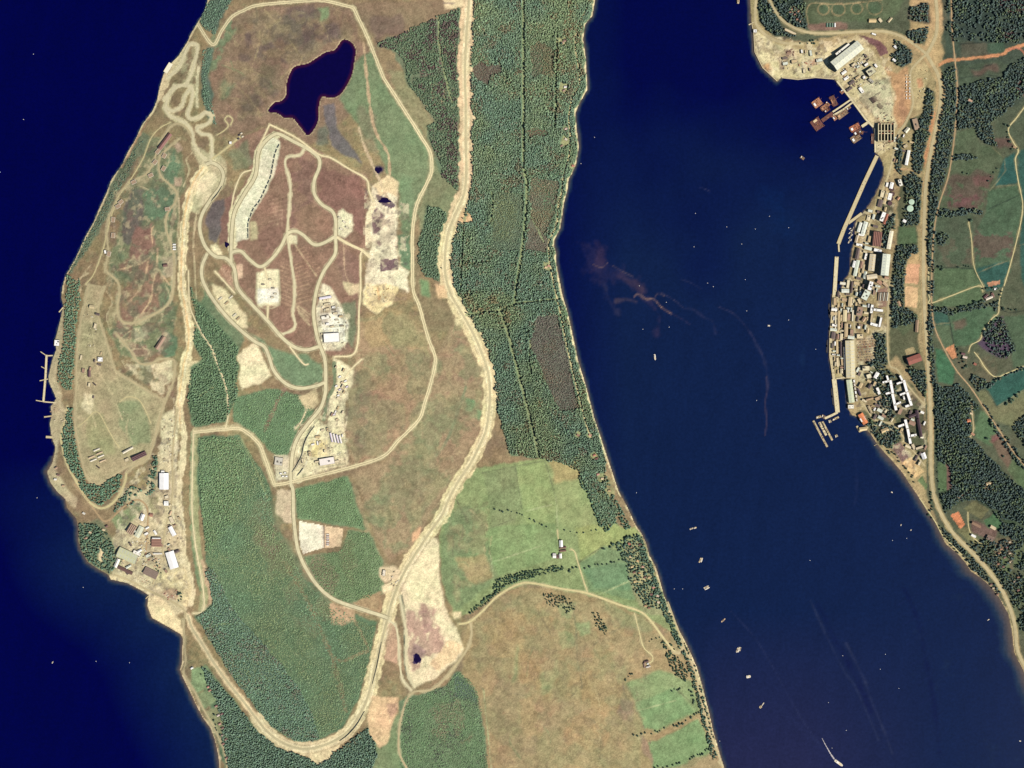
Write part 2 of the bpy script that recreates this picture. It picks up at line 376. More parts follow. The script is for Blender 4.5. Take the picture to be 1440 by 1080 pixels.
# southern depot, works yards
paint([(165,690),(218,690),(224,640),(246,660),(252,720),(256,785),(262,830),(262,860),(240,870),(215,840),(190,828),(160,815),(155,805),(165,780),(150,770),(165,750),(185,720)], (196,180,136), 0.95, 3, 1)
paint([(155,728),(195,706),(200,716),(178,740),(165,745)], (128,140,90), 0.9, 2, 1)
paint([(212,700),(224,697),(224,725),(208,718)], (150,142,96), 0.9, 2, 1)
paint([(110,740),(140,730),(160,760),(170,790),(155,808),(130,798),(113,775)], (110,116,80), 0.9, 3, 2)
paint([(140,765),(146,775),(144,790),(138,788)], SAND, 0.9, 1, 1)
paint([(209,837),(222,836),(232,845),(254,872),(257,894),(233,879),(214,868),(207,852)], (238,220,170), 1, 2, 1)
paint([(222,806),(262,800),(268,830),(262,855),(240,840),(220,830),(214,822)], (222,204,152), 0.9, 3, 1)
paint([(228,833),(245,826),(252,835),(248,845),(235,842)], (170,130,100), 0.7, 2, 1)
stroke([(156,812),(180,818),(200,828),(212,838)], 6, (226,208,160), 1, 1, 1)
stroke([(275,608),(273,680),(274,740),(280,790),(287,830),(285,860)], 12, (150,150,100), 0.95, 1, 1)
stroke([(271,608),(269,680),(270,740),(275,790),(282,830)], 5, (112,128,84), 0.9, 1, 1)
stroke([(284,790),(292,820),(296,845),(290,858)], 6, (180,150,112), 0.9, 1.5, 1)
stroke([(275,604),(317,602),(338,600),(362,620),(385,678)], 8, (176,162,116), 0.85, 1, 1)

# ---- plantations (ground under the trees)
paint([(279,615),(335,612),(355,640),(378,680),(385,720),(388,740),(410,770),(430,810),(470,850),(530,875),(522,920),(505,985),(480,1025),(440,1045),(415,1045),(380,1020),(345,975),(310,925),(285,880),(272,868),(298,850),(300,830),(290,790),(285,740),(278,680)], (82,106,70), 0.95, 2, 1)
paint([(360,700),(392,700),(412,760),(440,815),(470,850),(462,880),(440,900),(420,880),(400,840),(370,790),(350,740)], (112,112,76), 0.75, 6, 3, patch=(22,.55), seed=31)
paint([(365,730),(392,745),(400,790),(380,790),(362,760)], (120,100,76), 0.6, 5, 3, patch=(16,.5), seed=32)
stroke([(400,790),(430,840),(448,880),(465,920),(478,960),(486,1000)], 6, (138,120,82), 0.7, 2, 2)
stroke([(465,920),(480,930),(500,922),(518,915)], 4, (150,128,88), 0.8, 1, 1.5)
stroke([(498,872),(510,895),(518,912)], 3, (150,128,88), 0.8, 1, 1)
paint([(461,848),(500,852),(498,872),(480,882),(466,876)], (184,154,112), 1, 3, 1)
paint([(414,688),(490,668),(505,720),(515,745),(450,735),(418,728)], (100,124,80), 0.95, 2, 1)
paint([(424,780),(480,775),(490,745),(520,748),(540,790),(540,832),(528,858),(490,850),(450,830)], (102,122,80), 0.9, 3, 1)
paint([(436,780),(455,778),(478,815),(470,840),(450,820),(435,800)], (124,108,80), 0.7, 4, 2)
paint([(478,760),(500,765),(508,800),(495,820),(480,800)], (122,118,80), 0.6, 6, 3)
paint([(495,845),(520,836),(538,830),(536,860),(515,862)], (176,140,98), 0.8, 3, 1)
paint([(268,400),(275,420),(300,445),(325,475),(335,490),(333,555),(320,592),(272,600),(264,560),(268,520),(285,505),(272,480),(276,455)], (92,114,76), 0.95, 3, 1)
paint([(330,560),(380,546),(420,555),(440,562),(440,580),(420,605),(405,640),(392,642),(375,630),(360,610),(328,592)], (92,118,78), 0.95, 2, 1)
stroke([(400,548),(385,575),(372,605)], 5, (128,104,78), 0.8, 1.5, 1.5)
paint([(560,985),(625,965),(645,945),(660,955),(672,975),(678,1010),(690,1100),(560,1100)], (94,114,76), 0.95, 2, 1)
paint([(610,990),(640,980),(660,1010),(665,1050),(630,1050),(606,1030)], (120,108,78), 0.7, 5, 2, patch=(14,.5), seed=33)
paint([(640,950),(668,965),(672,985),(640,985)], (72,82,70), 0.8, 3, 1)
paint([(520,1055),(560,1000),(565,1050),(560,1100),(530,1100)], (110,130,84), 0.8, 3, 2)
paint([(285,930),(325,980),(360,1025),(400,1055),(450,1072),(500,1045),(520,1020),(530,1060),(520,1110),(320,1110),(310,1060),(298,1000),(288,975)], (86,108,72), 0.95, 2, 1)
stroke([(312,980),(330,1020),(345,1060),(352,1085)], 4, (112,136,90), 0.8, 1, 1)
paint([(270,940),(290,936),(298,955),(295,965),(276,975),(268,962)], (126,146,96), 0.95, 1, 1)
paint([(276,975),(298,968),(304,985),(285,1000)], (124,136,90), 0.9, 1, 1)
paint([(288,1000),(312,992),(318,1040),(308,1050)], (140,136,92), 0.9, 2, 1)
E1 = [(664,-30),(850,-30),(842,10),(826,35),(824,60),(828,85),(830,120),(817,142),(812,160),(815,185),(818,205),(812,230),(803,250),(797,280),(794,310),(784,335),(782,350),(786,380),(793,410),(803,450),(813,500),(825,540),(836,580),(845,612),(852,645),(850,690),(868,720),(860,740),(845,735),(828,690),(812,660),(765,645),(717,640),(706,600),(698,565),(694,540),(690,500),(672,465),(650,430),(638,400),(634,370),(638,330),(652,300),(662,270)]
paint(E1, (82,106,72), 0.98, 2, 1)
paint([(745,250),(786,255),(780,300),(770,335),(745,350),(742,300)], (98,102,76), 0.8, 4, 2, patch=(20,.6), seed=35)
paint([(755,444),(785,444),(794,482),(808,552),(814,575),(787,578),(770,540),(745,484)], (92,92,74), 0.95, 2, 1)
paint([(697,269),(736,273),(735,352),(690,352)], (86,100,74), 0.9, 2, 1)
paint([(745,305),(772,338),(770,355),(738,350)], (96,92,74), 0.9, 2, 1)
paint([(662,98),(676,86),(688,94),(703,88),(706,103),(690,106),(686,120),(670,111)], (104,90,76), 0.7, 4, 2)
paint([(575,48),(647,12),(646,60),(610,70),(580,65)], (88,80,72), 0.8, 4, 2)
paint([(528,62),(647,12),(646,270),(622,250),(605,200),(598,178),(612,170),(575,120),(555,75)], (88,104,74), 0.8, 3, 1)
paint([(590,90),(618,80),(622,100),(595,112)], (106,78,70), 0.8, 4, 2)
paint([(592,120),(630,118),(622,150),(600,155)], (140,116,84), 0.6, 5, 2, patch=(12,.5), seed=36)
paint([(605,60),(628,40),(645,45),(640,85),(615,80)], (130,108,80), 0.6, 5, 2, patch=(10,.5), seed=37)
paint([(600,285),(628,298),(632,320),(624,350),(622,395),(598,388),(590,365),(590,335)], (84,104,72), 0.9, 3, 1)
paint([(608,320),(622,325),(620,345),(610,340)], (146,122,88), 0.8, 3, 1)
paint([(560,330),(578,330),(578,380),(562,375)], (92,116,78), 0.9, 3, 1)
# ---- farm fields in the south-east of the peninsula
paint([(625,700),(660,660),(690,655),(760,645),(815,640),(845,700),(870,740),(900,745),(920,800),(940,850),(960,900),(930,880),(860,845),(790,828),(740,822),(700,835),(660,862),(640,870),(625,830),(616,770)], (126,138,84), 0.98, 2, 1)
paint([(625,720),(660,710),(680,730),(692,790),(700,815),(640,860),(626,840),(618,775)], (112,126,80), 0.8, 4, 2)
paint([(640,785),(680,780),(692,815),(660,820)], (160,136,88), 0.7, 5, 2)
paint([(682,665),(724,655),(733,712),(725,735),(690,745),(686,700)], (118,124,80), 0.6, 2, 2)
paint([(726,650),(765,645),(780,700),(782,735),(742,742),(735,710)], (136,148,88), 0.8, 2, 2)
paint([(767,646),(815,642),(822,690),(838,730),(830,745),(790,740),(780,695)], (134,142,86), 0.7, 2, 2)
paint([(772,650),(815,643),(820,665),(780,680)], (162,138,86), 0.7, 4, 3)
paint([(680,742),(780,735),(785,785),(700,810),(686,770)], (120,140,84), 0.8, 1, 1)
paint([(810,740),(850,738),(895,742),(898,752),(850,770),(815,790)], (142,150,84), 0.8, 2, 1)
paint([(815,792),(850,768),(880,775),(892,815),(895,845),(830,830)], (108,128,82), 0.9, 2, 1)
paint([(820,800),(880,790),(890,830),(835,826)], (98,124,82), 0.8, 2, 2)
paint([(878,762),(906,756),(930,830),(945,870),(905,862),(885,820),(880,790)], (134,130,88), 0.85, 3, 1)
paint([(890,795),(905,800),(912,820),(895,825)], (200,180,126), 0.6, 3, 1, patch=(6,.5), seed=41)
# ---- southern moor
paint([(648,900),(664,870),(720,828),(790,830),(860,848),(910,870),(940,905),(975,940),(990,985),(1010,1060),(1016,1110),(690,1110),(680,1010),(672,975),(650,945)], (150,128,84), 0.95, 3, 2)
paint([(690,880),(740,850),(800,860),(860,900),(870,960),(850,1010),(760,980),(700,940)], (158,132,84), 0.6, 10, 4, patch=(30,.6), seed=43)
paint([(690,950),(760,930),(800,1000),(790,1080),(700,1080)], (146,118,82), 0.6, 10, 4, patch=(26,.5), seed=44)
paint([(740,850),(860,860),(900,900),(880,960),(800,930)], (126,124,78), 0.5, 10, 4, patch=(24,.45), seed=45)
paint([(780,1000),(880,990),(900,1060),(800,1090)], (164,132,86), 0.5, 10, 4, patch=(24,.5), seed=46)
paint([(725,920),(732,900),(728,945),(715,960)], (120,134,84), 0.7, 5, 3)
paint([(760,950),(785,930),(780,970),(768,980)], (124,138,86), 0.6, 6, 3)
paint([(784,850),(812,848),(805,870),(790,868)], (122,146,90), 0.7, 4, 2)
paint([(812,875),(830,872),(828,890),(815,892)], (120,144,90), 0.7, 4, 2)
paint([(784,890),(806,888),(806,912),(788,912)], (120,140,86), 0.6, 5, 2)
paint([(690,845),(720,835),(740,840),(735,850),(700,860)], (138,128,84), 0.6, 3, 2)
paint([(845,848),(905,868),(920,885),(900,890),(870,880)], (122,130,84), 0.6, 4, 2)
paint([(880,960),(930,940),(975,960),(985,1000),(920,1030),(898,1005)], (120,138,86), 0.9, 3, 2)
paint([(895,990),(950,965),(975,1000),(925,1025),(905,1025)], (112,136,84), 0.9, 2, 1)
paint([(912,1045),(985,1010),(1000,1060),(960,1085),(920,1090)], (108,134,82), 0.9, 2, 1)
paint([(876,985),(890,990),(892,1012),(875,1018),(868,1005)], (128,100,80), 0.8, 4, 2)
paint([(898,1030),(912,1045),(920,1080),(905,1060)], (138,110,84), 0.8, 3, 1)
paint([(920,1085),(1005,1055),(1015,1100),(920,1110)], (140,124,84), 0.8, 4, 2)
stroke([(806,855),(810,885),(812,930),(818,960),(816,1000)], 1.6, (98,96,66), 0.7, 0.8, 1)
stroke([(880,880),(850,895),(825,920),(815,960)], 1.5, (104,92,66), 0.5, 0.8, 1)
stroke([(876,960),(880,980),(895,1000),(915,1045)], 1.4, (110,94,70), 0.6, 0.8, 1)
for k, (a, b) in enumerate([((672,715),(690,780)),((690,780),(694,815)),((683,745),(722,730)),((694,790),(760,768)),((765,645),(782,700)),((782,700),(784,740)),((724,655),(734,715)),((735,720),(775,710)),((815,790),(845,770)),((838,838),(890,815)),((678,665),(765,648)),((680,970),(692,1090)),((675,965),(680,970)),((895,1000),(950,985)),((945,965),(975,990))]):
    stroke([a, b], 1.6, ((96,100,64), (158,164,112))[k % 2], 0.75, 0.4, 1, curve=False, seed=k)
# ---- big bare sites
MH = [(660,-25),(659,12),(656,50),(654,100),(655,150),(655,200),(656,240),(653,271),(644,294),(632,323),(627,348),(626,381),(633,411),(647,436),(665,468),(679,500),(687,527),(689,552),(688,577),(683,607),(672,632),(660,655),(644,678),(630,705),(622,724),(603,751),(578,789),(564,814),(553,841),(545,870),(536,905),(527,940),(518,978),(506,1005),(490,1028),(470,1042),(446,1051),(423,1053),(398,1045),(377,1030),(361,1011),(342,986),(323,963),(302,934),(284,905),(270,883),(264,865)]
stroke(MH[:11], 19, (214,186,142), 1, 2.4, 1, seed=8)
stroke(MH[9:19], 19, (218,200,150), 1, 2.4, 1, seed=9)
stroke(MH[18:27], 18, (222,206,154), 1, 1.8, 1, seed=10)
stroke(MH[25:33], 20, (226,210,158), 1, 2, 1, seed=11)
stroke(MH[32:41], 17, (222,206,158), 1, 1.6, 1, seed=12)
stroke(MH[39:], 9, (204,180,134), 1, 1.2, 1, seed=13)
stroke([(472,1046),(455,1062),(448,1068)], 16, SAND, 1, 2, 1)
stroke([(435,1058),(448,1070)], 12, SAND, 1, 1, 1)
paint([(650,88),(664,92),(662,105),(650,105)], SAND, 1, 2, 1); paint([(655,155),(672,164),(668,168),(655,168)], SAND, 1, 1, 1)
paint([(650,290),(662,300),(668,310),(655,315),(645,310)], EARTH, 1, 2, 1)
paint([(612,400),(626,400),(630,418),(617,418)], (214,178,130), 1, 2, 1)
paint([(638,448),(650,448),(650,460),(638,458)], SAND, 1, 2, 1)
paint([(624,-5),(652,-5),(652,10),(625,14)], (220,200,154), 1, 2, 1)
stroke([(624,4),(640,5)], 2, (120,100,90), 0.8, 0.5, 1)
paint([(526,263),(545,246),(559,259),(556,290),(560,323),(558,373),(574,381),(572,411),(555,402),(551,427),(530,442),(511,427),(511,402),(519,357),(523,284)], (238,228,192), 1, 3, 1)
paint([(526,262),(545,245),(560,258),(558,275),(545,272),(535,280)], (226,200,152), 0.9, 2, 1)
paint([(513,400),(560,400),(551,427),(530,442),(511,427)], (238,220,160), 0.9, 3, 1)
paint([(525,292),(536,298),(545,310),(535,325),(526,330)], (120,92,84), 1, 3, 1)
paint([(535,365),(560,366),(560,380),(536,382)], (112,84,80), 1, 2, 0)
paint([(529,275),(545,278),(556,288),(550,292),(535,286)], (96,76,76), 1, 2, 0)
paint([(526,340),(536,338),(537,346),(527,347)], (140,112,100), 1, 2, 1)
paint([(527,232),(538,234),(540,240),(530,246),(526,240)], (58,46,66), 1, 2, 1)
stroke([(531,405),(533,420)], 3, (216,170,110), 0.8, 1, 1)
stroke([(505,180),(512,205),(528,240),(547,285)], 3.5, (206,180,140), 0.8, 1, 1)
stroke([(511,60),(516,110),(522,160),(530,190),(545,215),(548,245)], 3.5, (190,160,118), 0.85, 1, 1)
stroke([(526,288),(519,305),(518,345)], 8, (242,228,186), 1, 1, 1)
TRI = [(595,760),(615,756),(619,814),(626,857),(641,882),(651,911),(640,930),(610,955),(580,968),(575,944),(572,907),(568,845),(562,828),(570,800)]
paint(TRI, (228,212,170), 1, 2, 1)
paint([(592,775),(614,765),(620,830),(622,855),(600,850),(575,845),(572,820)], (240,228,182), 0.95, 2, 1)
paint([(572,858),(600,852),(616,860),(612,885),(625,895),(622,915),(600,930),(580,945),(574,905)], (172,136,112), 0.85, 5, 1, patch=(16,.6), seed=51)
paint([(588,862),(608,860),(606,885),(594,890)], (164,128,108), 0.8, 4, 1)
paint([(612,866),(622,864),(636,880),(640,890),(630,892),(618,882)], (244,232,188), 0.9, 2, 1)
paint([(583,905),(600,912),(595,925),(580,922)], (138,106,96), 0.8, 3, 1)
paint([(582,920),(590,919),(592,932),(581,934)], (62,42,74), 1, 1.5, 0)
paint([(609,930),(618,930),(620,940),(610,942)], (122,92,86), 0.9, 3, 1)
paint([(628,900),(650,905),(640,928),(615,945),(605,935)], (222,190,140), 0.7, 3, 1)
paint([(523,980),(561,980),(560,992),(551,1017),(548,1042),(534,1053),(520,1036),(517,1011)], (220,186,138), 1, 2, 1)
paint([(540,992),(560,985),(557,1000),(548,1010)], (150,116,90), 0.7, 3, 1)
paint([(545,870),(560,880),(562,915),(558,932),(540,928)], (190,154,118), 0.9, 2, 1)
paint([(535,798),(552,795),(568,803),(560,815),(540,820),(535,812)], (226,204,162), 0.95, 2, 1)
paint([(535,824),(556,818),(553,832),(540,834)], (238,222,176), 1, 2, 1)
paint([(582,745),(592,742),(590,758),(580,762)], (216,168,122), 1, 2, 1)
paint([(635,862),(648,860),(650,868),(640,872)], SAND, 1, 1, 1)
paint([(420,732),(454,740),(455,770),(426,778),(421,765)], (246,240,212), 1, 1, 0)
paint([(456,739),(482,743),(479,769),(456,770)], (222,196,154), 1, 1.5, 0)
stroke([(455,741),(456,769)], 1.6, (120,104,92), 0.8, 0.3, 1, curve=False)
paint([(388,690),(410,690),(412,734),(402,735),(388,722)], (196,176,138), 1, 2, 1)
stroke([(440,598),(425,610),(414,635),(411,665),(420,674)], 12, (232,222,180), 1, 1, 1)
paint([(442,588),(457,598),(484,602),(490,652),(419,673),(411,665),(411,640),(423,613)], (234,224,178), 1, 1.5, 1)
paint([(436,620),(460,618),(461,640),(434,644)], (242,224,160), 1, 1, 1)
paint([(468,502),(485,511),(497,521),(494,545),(486,563),(484,602),(461,600),(464,556),(475,535)], (232,220,178), 1, 1.5, 1)
stroke([(470,510),(470,540),(462,560),(455,590)], 5, (104,116,80), 0.9, 0.8, 1)
paint([(385,640),(405,640),(406,672),(388,676)], (206,196,160), 1, 1, 1)
paint([(418,558),(445,548),(447,570),(436,577),(428,572)], (214,194,146), 0.9, 2, 1)
paint([(335,502),(342,492),(358,484),(366,494),(370,506),(381,531),(364,542),(339,546),(337,527)], (238,226,182), 1, 2.5, 1)
paint([(360,384),(372,380),(393,380),(393,429),(361,430)], (240,230,188), 1, 1.5, 1)
paint([(362,407),(392,405),(392,424),(362,427)], (250,246,226), 1, 1, 1)
paint([(297,398),(312,404),(328,420),(345,440),(349,460),(338,462),(318,440),(300,415)], (222,208,162), 0.95, 2, 1)
paint([(332,372),(341,370),(341,390),(334,392)], (224,190,154), 1, 1, 1)
paint([(296,345),(304,342),(312,355),(308,360),(298,356)], (238,226,180), 1, 1, 1)
paint([(454,398),(465,402),(479,430),(489,450),(491,475),(479,492),(454,492),(447,465),(445,434)], (240,232,196), 1, 1.5, 1)
paint([(450,430),(478,432),(488,455),(488,480),(455,482)], (250,246,226), 0.9, 2, 1)
paint([(450,424),(465,424),(465,440),(450,442)], (176,156,120), 0.9, 2, 1)
paint([(474,300),(482,294),(495,302),(497,325),(485,335),(474,330)], (234,224,186), 1, 2, 1)
paint([(404,330),(418,330),(418,344),(406,344)], (242,232,190), 1, 1, 1)
BP = [(384,193),(394,200),(392,215),(386,243),(375,270),(360,292),(351,310),(350,335),(332,339),(330,306),(340,283),(357,260),(365,229),(371,207)]
stroke([(326,350),(327,327),(330,298),(344,272),(359,247),(364,216),(374,200),(388,191)], 13, (222,214,168), 1, 1.2, 1)
paint(BP, (236,234,200), 1, 1.2, 1)
paint([(352,312),(362,312),(362,335),(352,338)], (190,176,128), 0.8, 2, 1)
paint([(378,200),(388,200),(384,215),(376,222)], (208,204,166), 0.7, 2, 1)
for yy in np.arange(205, 336, 7.5):                     # worn bays of the crescent
    xx = float(np.interp(yy, [203,231,264,293,314,336], [389,381,370,353,346,345]))
    stroke([(xx - 1, yy), (xx - 7, yy - 2)], 2.2, (206,206,168), 0.8, 0.6, 1, curve=False)
# drainage scars on the stripped heath
for k in range(11):
    y0 = 372 + k * 5.5
    stroke([(395, y0 - 3), (409, y0 + 3)], 1.5, (176,140,104), 0.7, 0.4, 1, curve=False, seed=k)
    stroke([(416, y0), (432 + k * 0.6, y0 - 6)], 1.5, (172,136,100), 0.7, 0.4, 1, curve=False, seed=k)
for k in range(6):
    stroke([(309 + k * 3, 376 + k), (322 + k * 1.5, 398 + k * 2)], 1.5, (186,150,116), 0.7, 0.4, 1, curve=False, seed=k)
for k in range(7):
    stroke([(378, 282 + k * 6), (398, 277 + k * 6)], 1.3, (180,146,112), 0.6, 0.5, 1, curve=False, seed=k)
    stroke([(384 + k * 2, 280), (386 + k * 2, 318)], 1.2, (176,142,108), 0.4, 0.5, 1, curve=False, seed=k)
for k in range(4):
    stroke([(417 + k, 428 + k * 4), (435, 442 + k * 5)], 2, (200,176,132), 0.7, 0.5, 1, curve=False, seed=k)
stroke([(412,340),(445,388)], 1.6, (210,186,140), 0.8, 0.3, 1, curve=False)
for k in range(9):
    stroke([(417 + k * 3.2, 352 + k * 4.2), (428 + k * 3, 348 + k * 4)], 1.4, (176,140,104), 0.6, 0.4, 1, curve=False, seed=k)
stroke([(483,340),(485,380),(490,395),(500,405)], 2, (190,154,118), 0.8, 0.5, 1)
paint([(480,395),(508,400),(508,410),(490,415)], (226,206,160), 0.8, 2, 1)

# ---- the naval base across the gareloch
paint([(1052,-30),(1065,-30),(1068,30),(1090,52),(1130,60),(1180,48),(1240,42),(1275,50),(1300,70),(1312,80),(1318,130),(1316,180),(1304,230),(1300,330),(1300,420),(1301,560),(1304,700),(1320,740),(1300,712),(1278,678),(1250,645),(1225,610),(1200,585),(1186,575),(1186,530),(1165,530),(1160,400),(1190,390),(1200,310),(1240,240),(1230,215),(1225,175),(1190,132),(1172,113),(1098,110),(1090,116),(1070,96),(1058,70)], (176,160,118), 0.97, 1.5, 1)
paint([(1058,48),(1068,45),(1090,62),(1130,70),(1180,62),(1205,50),(1225,70),(1245,95),(1258,130),(1262,165),(1256,205),(1240,218),(1228,210),(1226,178),(1190,132),(1172,111),(1098,110),(1090,114),(1072,95),(1061,73)], (210,198,152), 0.95, 1.5, 1)
paint([(1060,62),(1073,58),(1085,80),(1090,100),(1094,110),(1072,94),(1061,74)], (234,222,174), 0.9, 2, 1)
paint([(1072,92),(1080,88),(1087,96),(1084,104),(1074,98)], (206,160,112), 0.9, 2, 1)
paint([(1082,62),(1110,68),(1140,72),(1150,88),(1120,92),(1100,85),(1088,75)], (190,184,144), 0.8, 3, 1, patch=(9,.55), seed=61)
paint([(1220,115),(1250,110),(1256,150),(1250,172),(1230,165),(1215,145),(1205,130)], (206,206,166), 0.9, 1, 1)
paint([(1103,70),(1114,68),(1118,78),(1108,82)], (140,112,92), 0.8, 2, 1); paint([(1136,85),(1150,82),(1150,92),(1138,92)], (176,132,104), 0.7, 2, 1)
paint([(1094,86),(1104,84),(1104,98),(1096,98)], (150,130,104), 0.8, 2, 1)
paint([(1208,50),(1226,54),(1240,60),(1247,66),(1248,75),(1238,78),(1230,66),(1218,58)], (124,94,84), 1, 1.2, 0)
paint([(1240,88),(1252,100),(1262,104),(1276,92),(1280,110),(1283,150),(1275,172),(1262,182),(1256,160),(1258,130),(1250,110)], (198,160,118), 0.95, 1.5, 1)
paint([(1262,150),(1270,120),(1276,160),(1268,178)], (186,148,108), 0.6, 3, 1)
paint([(1284,95),(1300,85),(1308,100),(1302,130),(1292,155),(1284,150)], (196,180,134), 0.9, 2, 1)
paint([(1290,112),(1298,110),(1300,122),(1292,124)], (200,140,100), 0.7, 2, 1)
paint([(1234,172),(1258,172),(1258,200),(1234,200)], (190,172,128), 0.9, 1, 1)
# the round road head, north and its cleared flanks
paint([(1278,-20),(1330,-20),(1332,30),(1322,60),(1326,75),(1324,92),(1314,96),(1300,75),(1285,70),(1268,58),(1280,40)], (192,166,122), 0.97, 2, 1)
paint([(1278,10),(1305,3),(1309,30),(1306,34),(1280,30),(1275,18)], (92,88,70), 0.95, 1, 1)
paint([(1260,42),(1285,48),(1305,53),(1300,64),(1280,56)], (90,100,70), 0.8, 2, 1)
paint([(1276,45),(1304,40),(1304,58),(1290,62)], (66,80,62), 0.8, 2, 1)
paint([(1256,58),(1272,62),(1285,76),(1280,88),(1268,96),(1255,88),(1252,78),(1258,72)], (72,84,64), 0.9, 2, 1)
paint([(1136,2),(1180,4),(1240,0),(1275,-10),(1262,20),(1245,30),(1200,30),(1138,36),(1133,20)], (96,108,74), 0.95, 1, 1)
for cx, cy, r in ((1158,13,8),(1179,13,9.5),(1205,12,8),(1230,10,11)):
    t = np.linspace(0, 6.28, 40)
    stroke(np.c_[cx + np.cos(t) * r, cy + np.sin(t) * r * 0.95], 1.5, (170,152,106), 0.8, 0.3, 1)
    paint(np.c_[cx + np.cos(t[:-1]) * (r - 2), cy + np.sin(t[:-1]) * (r - 2)], (84,104,72), 0.8, 0.5, 1)
stroke([(1134,22),(1136,10),(1146,4),(1180,6),(1240,0)], 1.6, (176,158,112), 0.8, 0.3, 1)
stroke([(1135,22),(1137,36)], 1.6, (176,158,112), 0.8, 0.3, 1)
paint([(1063,-10),(1078,-10),(1096,28),(1102,42),(1120,50),(1088,50),(1070,32)], (56,72,56), 0.95, 1, 1)
paint([(1082,-10),(1128,-10),(1136,38),(1130,42),(1098,26)], (56,72,56), 0.95, 1, 1)
paint([(1108,12),(1122,6),(1130,30),(1124,34)], (160,138,104), 0.7, 3, 1, patch=(6,.5), seed=62)
paint([(1098,34),(1120,44),(1135,46),(1120,52),(1100,42)], (120,120,84), 0.8, 2, 1)
paint([(1135,34),(1190,32),(1192,42),(1140,44)], (140,112,92), 0.8, 1, 1)
# wooded and grassy parts inside the base
for poly in ([(1303,120),(1314,130),(1312,158),(1307,190),(1300,220),(1297,245),(1284,241),(1282,213),(1284,180),(1262,195),(1258,215),(1262,240),(1268,246),(1268,200),(1275,170),(1298,158)],
             [(1268,250),(1284,242),(1298,254),(1294,312),(1290,318),(1292,345),(1292,357),(1281,357),(1274,370),(1272,431),(1290,440),(1292,478),(1302,524),(1302,562),(1291,546),(1275,517),(1258,500),(1249,515),(1233,521),(1216,511),(1229,505),(1231,480),(1228,468),(1250,465),(1254,400),(1258,358),(1263,320),(1262,280)],
             [(1240,285),(1258,285),(1259,320),(1254,325),(1250,350),(1241,352),(1241,325),(1248,310)],
             [(1222,520),(1250,520),(1285,540),(1300,580),(1303,640),(1298,650),(1262,600),(1256,585),(1240,590),(1232,570),(1240,560),(1222,540)],
             [(1208,575),(1225,575),(1260,595),(1268,620),(1255,632),(1232,618),(1224,606)]):
    paint(poly, (88,98,68), 0.9, 2, 1)
paint([(1264,320),(1288,318),(1290,342),(1268,346),(1262,340)], (92,116,76), 0.9, 1.5, 1)
paint([(1256,455),(1276,448),(1282,460),(1268,470)], (98,112,76), 0.8, 2, 1)
paint([(1276,371),(1293,372),(1291,399.5),(1272,398)], (222,176,136), 1, 0.4, 0)
paint([(1274,403),(1292,404),(1289,432),(1272,431)], (226,190,144), 1, 0.4, 0)
paint([(1280,357),(1293,357),(1293,372),(1276,371)], (198,170,124), 1, 1, 0)
paint([(1272,492),(1285,487),(1289,497),(1276,502)], (170,158,110), 1, 0.5, 0)
paint([(1253,629),(1265.5,621),(1281,641),(1269,650)], (140,118,102), 1, 0.4, 0)
paint([(1269,651),(1282,641.7),(1299.5,663),(1286.7,673)], (228,196,144), 1, 0.4, 0)
paint([(1290,675),(1297,669),(1305,682),(1303,690)], (112,132,84), 1, 0.6, 0)
paint([(1203,478),(1231,470),(1231,500),(1226,508),(1204,510)], (176,156,122), 1, 1, 0)
paint([(1232,408),(1250,404),(1250,430),(1236,432)], (158,132,106), 1, 1, 0)
# east of the trunk road: fields, scrub, woods
paint([(1322,-30),(1480,-30),(1480,150),(1340,150),(1328,110),(1328,60)], (72,86,66), 0.9, 2, 1)
paint([(1335,0),(1440,-5),(1440,55),(1360,58),(1338,50)], (58,72,60), 0.8, 6, 2, patch=(18,.6), seed=70)
paint([(1405,0),(1440,-5),(1440,15),(1412,18)], (96,70,64), 0.9, 4, 2); paint([(1412,45),(1430,40),(1428,58),(1410,56)], (98,72,66), 0.8, 4, 2)
paint([(1350,62),(1388,58),(1415,65),(1405,78),(1350,85)], (92,92,70), 0.9, 3, 2)
paint([(1388,60),(1412,60),(1415,72),(1398,78),(1388,72)], (76,100,74), 0.9, 1, 1)
paint([(1348,92),(1400,86),(1418,92),(1410,108),(1380,114),(1350,122)], (82,96,70), 0.9, 3, 1)
paint([(1362,98),(1400,90),(1405,100),(1370,105)], (112,86,72), 0.6, 4, 2)
paint([(1425,120),(1445,110),(1445,135),(1428,132)], (108,80,70), 0.8, 4, 2)
paint([(1343,184),(1369,181),(1380,204),(1396,208),(1410,220),(1414,235),(1400,250),(1392,265),(1388,285),(1370,300),(1320,300),(1324,268),(1334,220)], (92,106,74), 0.97, 1.5, 1)
paint([(1332,245),(1390,240),(1390,285),(1365,298),(1325,295)], (104,92,74), 0.85, 6, 2, patch=(18,.6), seed=71)
paint([(1365,250),(1395,245),(1392,268),(1370,262)], (116,84,74), 0.7, 4, 2)
paint([(1325,272),(1375,276),(1375,292),(1335,290)], (116,82,76), 0.7, 5, 2, patch=(10,.55), seed=72)
paint([(1400,160),(1445,140),(1445,215),(1420,212),(1400,205)], (86,96,70), 0.9, 3, 2)
paint([(1395,196),(1420,190),(1430,205),(1405,208)], (110,84,72), 0.7, 4, 2)
paint([(1413,222),(1428,214),(1432,258),(1400,262),(1404,245)], (56,98,84), 0.97, 1, 1)
paint([(1430,212),(1480,205),(1480,500),(1436,390),(1434,340),(1440,290),(1434,262)], (58,98,82), 0.9, 1, 1)
paint([(1390,268),(1432,260),(1438,288),(1432,325),(1425,350),(1420,385),(1370,385),(1371,330),(1385,300)], (84,108,76), 0.95, 1.5, 1)
